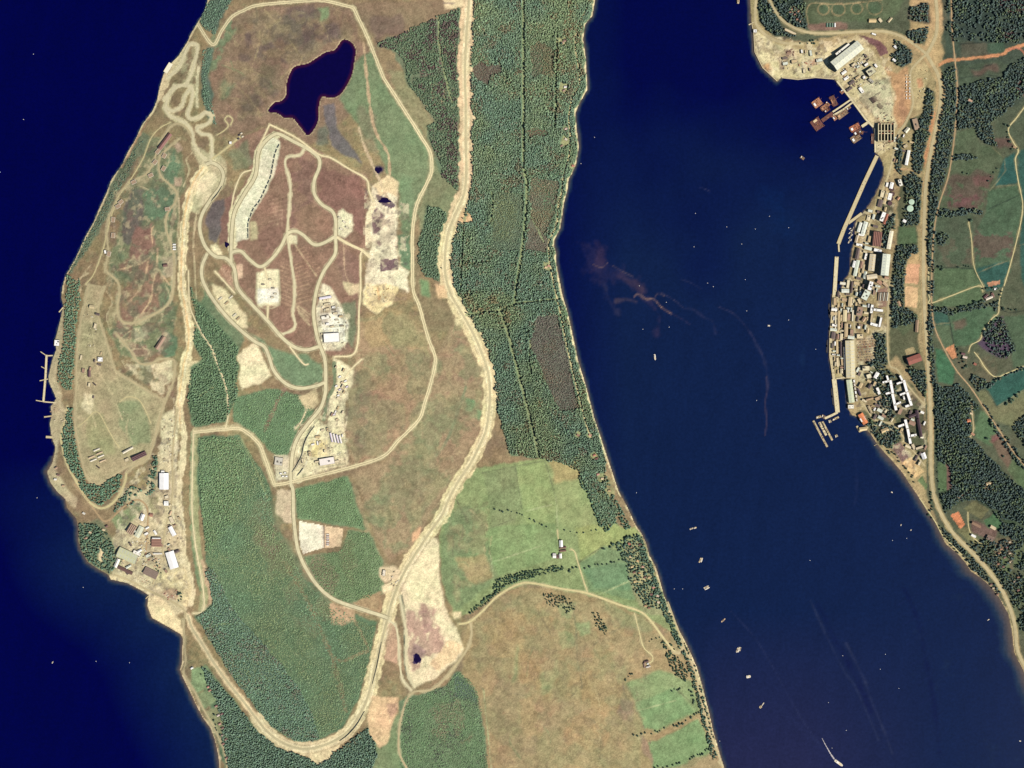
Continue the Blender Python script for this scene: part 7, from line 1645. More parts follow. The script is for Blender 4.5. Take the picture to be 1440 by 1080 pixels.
# foam of the ferry wake
def foam(name, pts, w0, w1, label):
    L = smooth_line(pts, .8); n = len(L); T = np.gradient(L, axis=0); T /= np.hypot(T[:, 0], T[:, 1])[:, None]
    V = []
    for i, (p, t) in enumerate(zip(L, T)):
        wd = (w0 + (w1 - w0) * i / n) * random.uniform(.5, 1.3)
        for s_ in (-.5, .5): V.append(W(p[0] - t[1]*wd*s_, p[1] + t[0]*wd*s_, .12))
    me = mesh_np(name, V, [(2*i, 2*i+1, 2*i+3, 2*i+2) for i in range(n - 1)]); me.materials.append(surf((196,190,190), .9, .3, .12, "foam"))
    tag(link(name, me), label, None, None, "stuff")
foam("wake_foam", [(1173.5,1068),(1168,1060),(1164,1053),(1160,1046),(1156,1038)], 2.2, .5, "white foam streaming behind the ferry")
# mooring buoys
BUOY = [(978,300),(1022,319),(1062,322),(1043,343),(976,347),(995,398),(899,402),(904,463),(941,460),(1003,403),(1109,450),(1050,437),(1048,393),(937,425),(1064,563),(1147,491),(1109,320),(1238,941),(1245,920),(1185,922),(1264,968),(960,828),(948,828),(1170,1052),(1190,1027),(895,693),(1082,304),(1012,1042),(1139,788),(1165,988),(1255,760),(1283,682),(1275,757),(52,700),(47,76),(33,168),(0,242),(182,932),(117,826),(135,930),(836,193),(817,230)]
K = 10
V = [(0,0,1.0)] + [(math.cos(j*6.283/K)*r, math.sin(j*6.283/K)*r, z) for r, z in ((1.5,.7),(2.0,.1),(1.5,-.6)) for j in range(K)]
F = [(0, 1+j, 1+(j+1) % K) for j in range(K)]
bm_ = bpy.data.meshes.new("buoy"); bm_.from_pydata(V, [], F + [(1+i*K+j, 1+(i+1)*K+j, 1+(i+1)*K+(j+1) % K, 1+i*K+(j+1) % K) for i in range(2) for j in range(K)]); bm_.update(); bm_.materials.append(HULLW)
pm_ = boxes_mesh("mooring_ring", [(-.25,.25,-.25,.25,.95,1.8)], RUST)
for x, y in BUOY:
    p = W(x, y, 0.0); o = bpy.data.objects.new("mooring_buoy", bm_); col.objects.link(o); o.location = p
    tag(o, "white mooring buoy floating on open loch water", "buoy", "mooring buoys"); link("mooring_ring", pm_, None, o)
# ------------------------------------------------------------------ site cabins, stacked steel and parked cars
CABC = [(246,244,238),(214,196,158),(176,124,104),(140,120,108),(222,210,180)]
def cabin_mesh(l, wd, h, m):
    a = boxes_mesh("cabin_body", [(-l/2, l/2, -wd/2, wd/2, -1.5, h)], m)
    return a
def cabins(pts, label, group, name="site_cabin", cat="cabin", size=(9,3.4,3), deg=0, colours=CABC):
    for k, (x, y) in enumerate(pts):
        l, wd, h = [s_ * random.uniform(.8, 1.3) for s_ in size]
        g = W(x, y); o = bpy.data.objects.new(name, None); col.objects.link(o); o.location = g; o.rotation_euler = (0, 0, math.radians(deg + random.choice([0, 0, 90]) + random.gauss(0, 4)))
        tag(o, label, cat, group)
        m = surf(random.choice(colours), .8, .15, .2)
        link("body", cabin_mesh(l, wd, h, m), None, o)
        link("roof", boxes_mesh("roof", [(-l/2-.15, l/2+.15, -wd/2-.15, wd/2+.15, h+.003, h+.3)], m), None, o)
        link("door", boxes_mesh("door", [(-.5, .5, -wd/2-.06, -wd/2+.02, 0, 2)], DOORM), None, o)
def scatter(poly, n, seed):
    r = np.random.default_rng(seed); p = np.asarray(poly, float); out = []
    while len(out) < n:
        x = r.uniform(p[:, 0].min(), p[:, 0].max()); y = r.uniform(p[:, 1].min(), p[:, 1].max())
        if inside(poly, np.array([x]), np.array([y]))[0] and all((x-a)**2 + (y-b)**2 > 5 for a, b in out): out.append((x, y))
    return out
cabins(scatter([(1183,100),(1200,88),(1208,95),(1196,112),(1188,112)], 16, 1), "reddish or white site cabin between the assembly hall and the quay", "cabins between assembly hall and quay", deg=35)
cabins(scatter([(1200,86),(1218,76),(1224,84),(1208,96)], 12, 2), "site cabin in the compound south east of the assembly hall", "cabins south east of the assembly hall", deg=35)
cabins(scatter([(1196,110),(1212,104),(1220,114),(1208,126),(1200,122)], 16, 3), "site cabin on the yard beside the half finished hall", "cabins beside the half finished hall", deg=35)
cabins([(1274.5+ (k % 2)*4.6, 106 + (k//2)*4.6) for k in range(16)], "white contractor cabin in the double line by the red earth", "contractor cabin lines", deg=90, colours=[(250,248,242),(226,214,186)])
cabins(scatter([(1230,165),(1240,155),(1256,165),(1258,174),(1236,174)], 14, 4), "rusty site hut behind the dock pit", "huts behind the dock pit", deg=20, colours=[(190,140,110),(120,100,92),(226,210,170)])
cabins(scatter([(1236,200),(1254,200),(1252,212),(1238,212)], 10, 5), "site hut on the causeway root", "huts on the causeway root", deg=10, colours=[(190,140,110),(140,120,104),(226,210,170)])
cabins(scatter([(1104,68),(1118,70),(1116,80),(1106,80)], 8, 6), "brown works hut on the filled shore yard", "huts on the filled shore yard", deg=10, colours=[(140,104,92),(206,190,160)])
cabins(scatter([(1096,84),(1106,84),(1116,90),(1112,98),(1098,96)], 7, 7), "grey works hut near the dockyard point", "huts near the dockyard point", deg=80, colours=[(120,112,104),(226,216,186)])
cabins(scatter([(1120,86),(1152,84),(1154,96),(1124,100)], 12, 8), "works hut on the yard along the north basin", "huts along the north basin", deg=0, colours=[(196,140,110),(226,216,190),(150,140,124)])
cabins(scatter([(1290,100),(1304,95),(1304,125),(1296,150),(1288,140)], 8, 9), "tan works hut beside the trunk road clearing", "huts in the trunk road clearing", deg=60, colours=[(206,176,130),(226,216,180)])
cabins(scatter([(1173,415),(1188,415),(1190,440),(1176,470),(1171,440)], 26, 10), "small workshop hut on the crowded old wharf", "huts on the old wharf", deg=90, colours=[(206,180,136),(226,214,180),(110,100,96)])
cabins(scatter([(1171,475),(1184,475),(1185,525),(1173,518)], 18, 11), "tarred store on the lower old wharf", "stores on the lower old wharf", deg=90, colours=[(90,80,80),(216,196,150),(176,150,116)])
cabins(scatter([(1192,388),(1216,390),(1214,430),(1196,430)], 16, 12), "low store between the wharf and the white tower block", "stores behind the wharf", deg=80, colours=[(206,186,146),(120,108,100),(240,236,222)])
cabins(scatter([(1224,562),(1240,560),(1238,580),(1226,585)], 9, 13), "brown hut in the works court below the accommodation", "works court huts", deg=30, colours=[(176,146,116),(206,186,146)])
cabins(scatter([(228,590),(246,588),(247,655),(229,658)], 22, 14), "cream stock bin on the long depot stockyard", "depot stockyard bins", deg=90, colours=[(236,226,196),(206,186,146),(176,156,124)])
cabins(scatter([(196,778),(226,780),(230,800),(205,798),(192,790)], 26, 15), "reddish stack of stores on the depot works yard", "depot works yard stores", deg=25, colours=[(176,124,104),(206,176,140),(110,98,90),(236,226,206)])
cabins(scatter([(185,758),(205,756),(206,775),(190,770)], 10, 16), "tan stack beside the depot double hall", "stacks by the double hall", deg=40, colours=[(206,180,140),(236,230,214)])
cabins(scatter([(232,725),(248,722),(252,765),(234,765)], 12, 17), "crate stack beside the slanting white shed", "crates by the slanting shed", deg=60, colours=[(206,180,140),(236,230,214),(176,150,120)])
cabins(scatter([(228,834),(248,828),(250,842),(236,845)], 8, 18), "pink brown hut on the depot gate island", "depot gate huts", deg=30, colours=[(196,140,120),(236,220,196)])
cabins(scatter([(118,440),(132,440),(140,490),(122,490)], 12, 19), "small grey store on the old compound grass", "compound stores", deg=75, colours=[(190,180,146),(226,220,196),(130,118,100)])
cabins(scatter([(155,590),(175,575),(200,600),(195,632),(170,630)], 9, 20), "pale bunker vent on the compound lawn", "compound vents", deg=20, colours=[(226,216,180),(190,180,146)], size=(5,3,2))
cabins(scatter([(66,574),(90,574),(92,596),(74,600)], 9, 21), "round edged store by the stubby depot pier", "stores by the stubby pier", deg=20, colours=[(226,212,180),(176,150,126)])
cabins(scatter([(426,640),(445,618),(482,605),(488,648),(430,665)], 16, 22), "cream materials stack on the triangular works", "triangular works stacks", deg=10, colours=[(236,228,200),(206,190,150),(160,146,124)], size=(7,3.4,2.5))
cabins(scatter([(448,425),(470,425),(488,450),(488,485),(450,486)], 16, 23), "white materials stack on the hilltop pad", "hilltop pad stacks", deg=10, colours=[(250,246,232),(206,196,160),(176,160,130)], size=(8,4,3))
cabins(scatter([(518,405),(548,405),(545,425),(522,428)], 9, 24), "rusty plant machine in the sandy quarry end", "quarry plant", deg=30, colours=[(190,150,100),(120,104,90)], name="quarry_machine", cat="machine", size=(6,3,3))
cabins(scatter([(552,800),(566,805),(560,830),(548,828)], 8, 25), "site cabin beside the haul road junction", "junction cabins", deg=50, colours=[(240,232,210),(206,186,150)])
cabins(scatter([(1218,120),(1235,112),(1246,128),(1232,136)], 8, 26), "steel bundle on the pale dockyard apron", "apron steel", deg=35, name="steel_bundle", cat="steel", colours=[(150,140,124),(120,108,100)], size=(12,2,1.5))
# racks of steel
for (cx, cy, n, deg, lb, grp) in ((1229,140,7,33,"dark steel beam in the slanting stack on the apron","slanting beam stack"),(1237.5,149.5,5,-40,"dark steel beam in the small stack above the dock pit","small beam stack"),(1213,141,5,-45,"pale steel beam in the light stack by the quay","light beam stack")):
    g = W(cx, cy); a = math.radians(deg)
    for k in range(n):
        d = (k - (n-1)/2) * 5.0
        o = bpy.data.objects.new("steel_beam", None); col.objects.link(o)
        o.location = (g[0] - math.sin(a)*d, g[1] + math.cos(a)*d, float(g[2])); o.rotation_euler = (0, 0, a); tag(o, lb, "beam", grp)
        l = random.uniform(14, 20); m = surf((120,100,92) if cy != 141 else (190,180,146), .8, .2, .2)
        link("web", boxes_mesh("web", [(-l, l, -.5, .5, .303, 2.2)], m), None, o)
        link("flange", boxes_mesh("flange", [(-l, l, -1.1, 1.1, 0, .3)], m), None, o); link("flange", boxes_mesh("flange", [(-l, l, -1.1, 1.1, 2.203, 2.5)], m), None, o)
# cars
def car_mesh(rgb, v):
    m = surf(rgb, .35, .04, .3, "car_paint_%d" % v, .5)
    pr = [(-2.1,.35),(-2.1,.95),(-1.5,1.05),(-1.0,1.5),(.6,1.5),(1.2,1.05),(2.1,.9),(2.1,.35)]
    V = [(x, y, z) for y in (-.85, .85) for x, z in pr]; n = len(pr)
    me = bpy.data.meshes.new("car_body"); me.from_pydata(V, [], [tuple(range(n-1,-1,-1)), tuple(range(n, 2*n))] + [(i, (i+1) % n, n+(i+1) % n, n+i) for i in range(n)]); me.update(); me.materials.append(m)
    return me
CARS = [car_mesh(c, i) for i, c in enumerate([(236,232,226),(196,60,54),(60,70,110),(70,66,64),(206,190,140),(120,126,130),(110,84,60)])]
wheel_b = boxes_mesh("wheels", [(x-.32, x+.32, s_*.72-.1, s_*.72+.1, 0, .64) for x in (-1.3, 1.35) for s_ in (-1, 1)], surf((40,38,40), .9, .1, .5, "tyre_rubber"))
CARN = ["white","red","navy","black","sand coloured","grey","brown"]
def cars(rows, label, group, seed, fill=.72):
    r = random.Random(seed)
    for (x0_, y0_, x1_, y1_, n, deg) in rows:
        for q in range(n):
            if r.random() > fill: continue
            t = (q + .5) / n; g = W(x0_ + (x1_ - x0_) * t, y0_ + (y1_ - y0_) * t)
            v = r.randrange(7); o = bpy.data.objects.new("parked_car", None); col.objects.link(o); o.location = g + np.array((0, 0, .25)); o.rotation_euler = (0, 0, math.radians(deg + r.gauss(0, 2)))
            tag(o, CARN[v] + " " + label, "car", group)
            link("body", CARS[v], None, o); link("wheels", wheel_b, None, o)
cars([(1205,478+k*3.6,1229-k*.15,476+k*3.6,28,88) for k in range(9)], "car in the crowded car park beside the long repair shed", "crowded car park", 1, .62)
cars([(1256+k*3.0,630.5+k*4.2,1266+k*3.0,622.5+k*4.2,9,-52) for k in range(4)], "car on the striped car park above the sandy pitch", "striped car park", 2, .5)
cars([(197,812,216,821,16,70),(200,817,212,823,10,70)], "car in front of the depot ribbed stores", "depot car park", 3, .8)
for k in range(4):
    x = 1254 + k * 4.2
# ------------------------------------------------------------------ woods
ROADD = np.full(X.shape, 9.0, np.float32)
for nm, pts, wd, m, lab in ROADS:
    L = smooth_line(pts, 1.5); wj = win(L, 8)
    ROADD[wj] = np.minimum(ROADD[wj], line_dist(L, 9.0, wj) - wd / 2)
LUM = COL.mean(-1)
for x_, y_, r_ in ((792,58,6),(794,124,7),(796,181,3.5),(794,200,6.5),(769,375,5),(804,234,3),(837,642,5),(846,672,6),(858,691,6),(814,612,4),(830,613,4)):
    RQ = np.hypot(X - x_, (Y - y_) / 1.2); ROADD = np.where(RQ < r_, 0.0, ROADD)
BUILT = np.zeros(X.shape, bool)
for p in FOOTPRINTS:
    wj = win(p, 2); BUILT[wj] |= inside(p, X[wj], Y[wj])
RD = np.full(X.shape, 9.0, np.float32)
for pts, wd in RIDES:
    L = smooth_line(pts, 1.5); wj = win(L, 8)
    RD[wj] = np.minimum(RD[wj], line_dist(L, 9.0, wj) - wd / 2)
fol = foliage_mat("foliage")
def tree_block(px, py, r, h, rgb, kind):
    "geometry of many crowns at once: arrays of pixel position, radius, height (m), colour"
    n = len(px); g = W(px, py); ang0 = rng.random(n) * 6.28
    cols = alb(np.ones(3)) * 0
    C = rgb
    if kind == 'conifer':
        K = 5
        t = ang0[:, None] + np.arange(K) * 2 * np.pi / K + rng.normal(0, .18, (n, K))
        rr = r[:, None] * rng.uniform(.72, 1.2, (n, K))
        ring = np.stack([g[:, None, 0] + np.cos(t) * rr, g[:, None, 1] + np.sin(t) * rr, g[:, None, 2] + h[:, None] * rng.uniform(.02, .22, (n, K))], -1)
        top = np.stack([g[:, 0] + rng.normal(0, .3, n), g[:, 1] + rng.normal(0, .3, n), g[:, 2] + h], -1)[:, None]
        V = np.concatenate([ring, top], 1).reshape(-1, 3)
        b = np.arange(n)[:, None] * (K + 1)
        i = np.arange(K)
        F = np.stack([b + i, b + (i + 1) % K, np.broadcast_to(b + K, (n, K))], -1).reshape(-1, 3)
        return V, F, np.repeat(C, K + 1, 0)
    K = 5
    rings = []
    prof = ((.0, .95), (.62, .92)) if kind == 'spruce' else ((.22, .78), (.55, 1.0), (.85, .62))
    R_ = len(prof)
    for zf, rf in prof:
        t = ang0[:, None] + np.arange(K) * 2 * np.pi / K + rng.normal(0, .2, (n, K))
        rr = r[:, None] * rf * rng.uniform(.72, 1.22, (n, K))
        rings.append(np.stack([g[:, None, 0] + np.cos(t) * rr, g[:, None, 1] + np.sin(t) * rr, g[:, None, 2] + h[:, None] * (zf + rng.normal(0, .06, (n, K)))], -1))
    top = np.stack([g[:, 0], g[:, 1], g[:, 2] + h], -1)[:, None]
    V = np.concatenate(rings + [top], 1).reshape(-1, 3)
    b = np.arange(n)[:, None] * (R_ * K + 1); i = np.arange(K); j = (i + 1) % K
    Fs = []
    for q in range(0, (R_ - 1) * K, K):
        Fs.append(np.stack([b + q + i, b + q + j, b + q + K + j], -1)); Fs.append(np.stack([b + q + i, b + q + K + j, b + q + K + i], -1))
    Fs.append(np.stack([b + (R_ - 1) * K + i, b + (R_ - 1) * K + j, np.broadcast_to(b + R_ * K, (n, K))], -1))
    F = np.concatenate(Fs, 1).reshape(-1, 3)
    sh = np.repeat(C, R_ * K + 1, 0) * rng.uniform(.85, 1.15, (n * (R_ * K + 1), 1))
    return V, F, sh
NTREE = 0
def wood(name, label, poly, sp, r, h, rgb, kind='conifer', thin=0.0, patch=18, seed=1, rows=None, alt=None, altp=0.15, east=False, lum=0.30, jit=0.42, zones=None, tint=None):
    global NTREE
    p = np.asarray(poly, float); x0, y0 = p.min(0); x1, y1 = p.max(0)
    a = math.radians(rows if rows is not None else 17 * seed); ca, sa = math.cos(a), math.sin(a)
    cx, cy = (x0 + x1) / 2, (y0 + y1) / 2; R = max(x1 - x0, y1 - y0) * .75
    u, v = np.meshgrid(np.arange(-R, R, sp), np.arange(-R, R, sp * (1.15 if rows is not None else 1)))
    u = u + rng.normal(0, jit * sp * .7, u.shape); v = v + rng.normal(0, (jit * .45 if rows is not None else jit * .7) * sp, v.shape)
    x = (cx + u * ca - v * sa).ravel(); y = (cy + u * sa + v * ca).ravel()
    ok = (x > -26) & (x < 1466) & (y > -26) & (y < 1106)
    x = x[ok]; y = y[ok]
    ok = inside(poly, x + fbm(x, y, 9, 60, 2) * 2.2, y + fbm(x, y, 9, 61, 2) * 2.2)
    x = x[ok]; y = y[ok]
    n = fbm(x, y, patch, 70 + seed, 3, .6)
    ok = (samp(ROADD, x, y) > .7) & (samp(RD, x, y) > 0) & samp(LAND, x, y) & (samp(Dc, x, y) > 1.6) & ~samp(BUILT, x, y) & (samp(LUM, x, y) < lum) & (n > -1 + thin * 1.25)
    if thin > 0: ok &= (rng.random(len(x)) > thin * .35)
    x = x[ok]; y = y[ok]; n = n[ok]
    k = len(x); NTREE += k
    sc_ = rng.lognormal(0, .2, k)
    rr = r * sc_; hh = h * (sc_ ** .6) * (1 + .3 * n) * rng.uniform(.86, 1.14, k)
    c = np.tile(alb(rgb), (k, 1))
    if alt is not None:
        q = (n + rng.normal(0, .25, k)) > (1 - 2 * altp) * .5
        c[q] = alb(alt)
    if zones:
        hh[samp(RD, x, y) < 2.6] *= 1.35
        for zp, zh, zc in zones:
            q = inside(zp, x + fbm(x, y, 9, 60, 2) * 3, y)
            hh[q] *= zh; rr[q] *= (.55 + .45 * zh); c[q] = alb(zc)
    if tint is not None:
        q = np.clip(fbm(x, y, 45, 88 + seed, 3, .6) * 1.6 + .5, 0, 1)[:, None]
        c = c * (1 - q) + c * q * (alb(tint) / alb(rgb))
    c = c * rng.lognormal(0, .16, (k, 1)) * (1 + .18 * n[:, None]) * (1 + rng.normal(0, .03, (k, 3)))
    V, F, C = tree_block(x, y, rr, hh, np.clip(c, .008, .5), kind)
    me = mesh_np(name, V, F, True); set_col(me, C)
    o = link(name, me, fol)
    tag(o, label, None, None, "stuff")
    return o
CON, CONY, BRO = (124,150,116), (128,156,112), (92,112,84)
wood("spruce_forest", "tall dark spruce forest between the haul road and the gareloch", E1, 1.6, 3.9, 12.5, (126,154,130), 'spruce', thin=.05, seed=1, alt=(126,128,108), altp=.05, tint=(142,162,124), lum=.26,
     zones=[([(755,444),(785,444),(794,482),(808,552),(814,575),(787,578),(770,540),(745,484)], .45, (126,120,110)), ([(697,269),(736,273),(735,352),(690,352)], .5, (124,144,120)), ([(745,305),(772,338),(770,355),(738,350)], .4, (134,126,112)), ([(745,250),(786,255),(780,300),(765,330),(745,320)], .5, (140,136,116)), ([(662,98),(676,86),(688,94),(703,88),(706,103),(690,106),(686,120),(670,111)], .4, (118,108,100)), ([(744,66),(758,58),(782,72),(776,92),(780,112),(760,104),(748,112)], .7, (130,134,116)), ([(741,183),(752,179),(769,184),(766,192),(754,190),(744,196)], .35, (132,114,102))])
wood("mixed_wood", "patchy plantation west of the haul road's northern leg", [(530,62),(570,45),(618,22),(647,12),(645,60),(645,268),(622,250),(618,225),(605,200),(600,178),(614,170),(590,140),(575,120),(568,85),(558,72)], 1.8, 4.0, 9, (116,138,110), 'spruce', thin=.3, seed=2, alt=(104,92,88), altp=.25, patch=14)
wood("mixed_wood", "ragged pine block on the inner bend of the haul road", [(603,286),(626,298),(632,320),(624,350),(622,398),(598,390),(588,368),(590,338),(598,318)], 1.8, 4.0, 9, (116,140,112), 'spruce', thin=.25, seed=3, patch=12)
BIGW = [(279,617),(335,614),(355,642),(376,682),(383,722),(386,742),(405,772),(428,815),(465,852),(505,872),(526,880),(520,920),(502,985),(478,1022),(440,1043),(415,1043),(380,1020),(345,975),(310,925),(288,885),(276,868),(300,850),(303,830),(293,790),(287,740),(280,680)]
wood("spruce_plantation", "dark older spruce on the seaward side of the large southern plantation", [(288,800),(300,800),(330,860),(365,900),(400,940),(425,975),(440,1005),(450,1043),(415,1043),(380,1020),(345,975),(310,925),(288,885),(276,868),(300,850)], 1.65, 3.6, 7, (126,156,132), 'spruce', thin=.1, seed=4, alt=(132,136,118), altp=.12)
wood("young_plantation", "young bright green plantation filling the large southern block", BIGW, 1.7, 3.2, 5.4, (134,166,130), tint=(146,164,122), thin=.22, seed=5, rows=20, patch=26)
wood("spruce_plantation", "belt of older spruce along the north edge of the large plantation", [(279,617),(330,614),(345,640),(340,690),(325,740),(300,770),(290,780),(284,720)], 2.1, 4.2, 8.5, (128,158,116), thin=.15, seed=6)
wood("spruce_forest", "dark forest south of the haul road bend", [(285,935),(325,980),(360,1027),(398,1054),(440,1066),(480,1054),(505,1030),(522,1022),(530,1060),(520,1104),(322,1104),(316,1060),(312,1020),(305,985),(292,965)], 1.75, 4.0, 10, (122,150,128), 'spruce', thin=.14, seed=7)
wood("young_plantation", "ribbed young plantation beside the southern moor", [(568,985),(590,978),(625,966),(645,945),(660,955),(672,975),(678,1010),(690,1104),(560,1104),(566,1060),(566,1020)], 1.8, 3.2, 5.0, (128,158,116), thin=.18, seed=8, rows=4, patch=20, alt=(104,112,98), altp=.2)
wood("mixed_wood", "broken wood between the pale cutting and the hilltop road", [(268,400),(275,422),(300,447),(322,475),(335,492),(334,555),(320,592),(274,600),(265,560),(268,525),(287,508),(272,480),(276,455)], 1.8, 4.0, 8, (118,146,112), 'spruce', thin=.3, seed=9, patch=14)
wood("young_plantation", "young wood in the hollow below the trident works", [(330,560),(380,546),(418,556),(438,565),(438,580),(418,605),(404,640),(392,642),(375,630),(360,610),(330,592)], 1.8, 3.0, 4.6, (128,158,116), thin=.2, seed=10)
wood("young_plantation", "young green plantation south of the perimeter track", [(416,690),(480,672),(490,680),(503,720),(512,742),(450,733),(420,727)], 1.75, 3.0, 5.2, (134,164,118), thin=.15, seed=11, rows=30)
wood("young_plantation", "young green plantation beside the white square pads", [(428,785),(480,775),(490,748),(518,750),(536,790),(536,830),(520,840),(490,848),(455,832)], 1.75, 3.0, 5.2, (134,162,116), thin=.3, seed=12, rows=60)
wood("shore_wood", "wooded bank above the old depot jetty", [(95,388),(112,392),(113,420),(107,455),(105,500),(103,548),(92,550),(82,535),(84,505),(90,470),(92,430)], 2.1, 4.6, 8, (118,146,118), 'broadleaf', .2, 12, 13)
wood("shore_wood", "dense wood inside the loop track south of the compound", [(92,572),(103,575),(104,598),(113,645),(123,678),(142,684),(168,666),(174,670),(166,690),(146,710),(129,706),(108,674),(92,652),(89,631),(87,610)], 2.2, 5, 9.5, (112,142,116), 'broadleaf', .08, 14, 14)
wood("shore_wood", "wooded slope north of the white sheds", [(182,682),(205,690),(217,640),(222,640),(216,695),(192,705),(158,722),(168,700),(180,690)], 2.2, 5, 9.5, (108,138,114), 'broadleaf', .1, 14, 15)
wood("shore_wood", "scrub wood on the steep northern shore", [(283,2),(328,0),(308,28),(302,50),(290,42),(282,30)], 2.0, 4.2, 8, (110,136,116), 'conifer', .12, 14, 16)
wood("shore_wood", "thin wood strip behind the switchbacks", [(286,70),(298,68),(291,110),(297,140),(303,175),(296,172),(286,140),(284,100)], 2.0, 4.2, 7, (112,138,116), 'conifer', .2, 12, 17)
wood("shore_wood", "low scrub on the coast slope north of the depot", [(205,192),(178,248),(158,285),(143,315),(122,352),(100,384),(96,380),(124,330),(146,290),(165,255),(185,215)], 2.4, 3.8, 4.5, (112,134,112), 'broadleaf', .4, 10, 18)
wood("park_wood", "garden trees round the villas on the southern point", [(110,735),(135,738),(158,765),(170,788),(155,806),(132,797),(114,774)], 2.4, 5.4, 10, (104,130,108), 'broadleaf', .25, 10, 19)
wood("shore_wood", "tree belt on the gareloch shore beside the villa gardens", [(893,748),(903,755),(909,775),(918,795),(926,820),(934,845),(928,845),(918,815),(910,790),(900,770)], 2.4, 5.4, 10, (96,122,104), 'broadleaf', .15, 8, 20)
wood("garden_wood", "garden trees filling the strip of gareloch villas", [(862,765),(893,750),(906,765),(930,830),(940,858),(912,858),(888,825),(878,785)], 2.6, 5.0, 9, (96,122,104), "broadleaf", .55, 7, 61)
wood("shore_wood", "tree belt along the southern gareloch shore road", [(930,838),(942,860),(957,886),(974,918),(986,950),(994,985),(1004,1020),(1014,1068),(1002,1068),(990,1024),(980,985),(970,945),(958,918),(942,884),(928,855)], 2.2, 5.0, 9, (92,118,100), "broadleaf", .1, 8, 21, lum=.6)
wood("shore_wood", "broad dark wood at the shore end of the farm fields", [(815,665),(838,660),(840,690),(862,720),(868,735),(852,748),(842,740),(832,705),(818,685),(812,672)], 2.5, 5.6, 10.5, (104,132,108), 'broadleaf', .06, 10, 22)
wood("shore_wood", "wooded strip between villas on the upper gareloch shore", [(836,640),(846,640),(860,690),(880,730),(888,742),(880,745),(862,715),(846,685)], 2.5, 5.4, 9.5, (104,130,106), 'broadleaf', .2, 9, 23)
wood("thicket", "thicket along the burn south of the white farm", [(692,828),(697,815),(720,805),(760,800),(790,794),(795,800),(770,806),(735,815),(715,822),(695,835)], 2.3, 4.6, 8, (74,98,80), 'broadleaf', .3, 8, 24)
wood("thicket", "thicket in the gully above the country lane", [(676,845),(700,830),(715,828),(690,845),(665,862),(655,864)], 2.3, 4.6, 8, (74,98,80), 'broadleaf', .3, 8, 25)
wood("thicket", "dark gully scrub on the southern moor", [(762,832),(800,838),(808,850),(800,868),(790,855),(770,850),(765,842)], 2.6, 4.2, 6, (76,94,76), 'broadleaf', .5, 8, 26)
wood("thicket", "scrubby trees on the little burn by the bent farm track", [(832,862),(842,862),(856,885),(850,892),(838,880)], 2.4, 4.4, 7, (72,92,76), 'broadleaf', .35, 8, 27)
wood("thicket", "open wood below the lane junction on the gareloch", [(930,900),(940,900),(955,925),(968,945),(965,958),(950,950),(938,925)], 2.6, 5.2, 8, (78,102,82), 'broadleaf', .35, 8, 28)
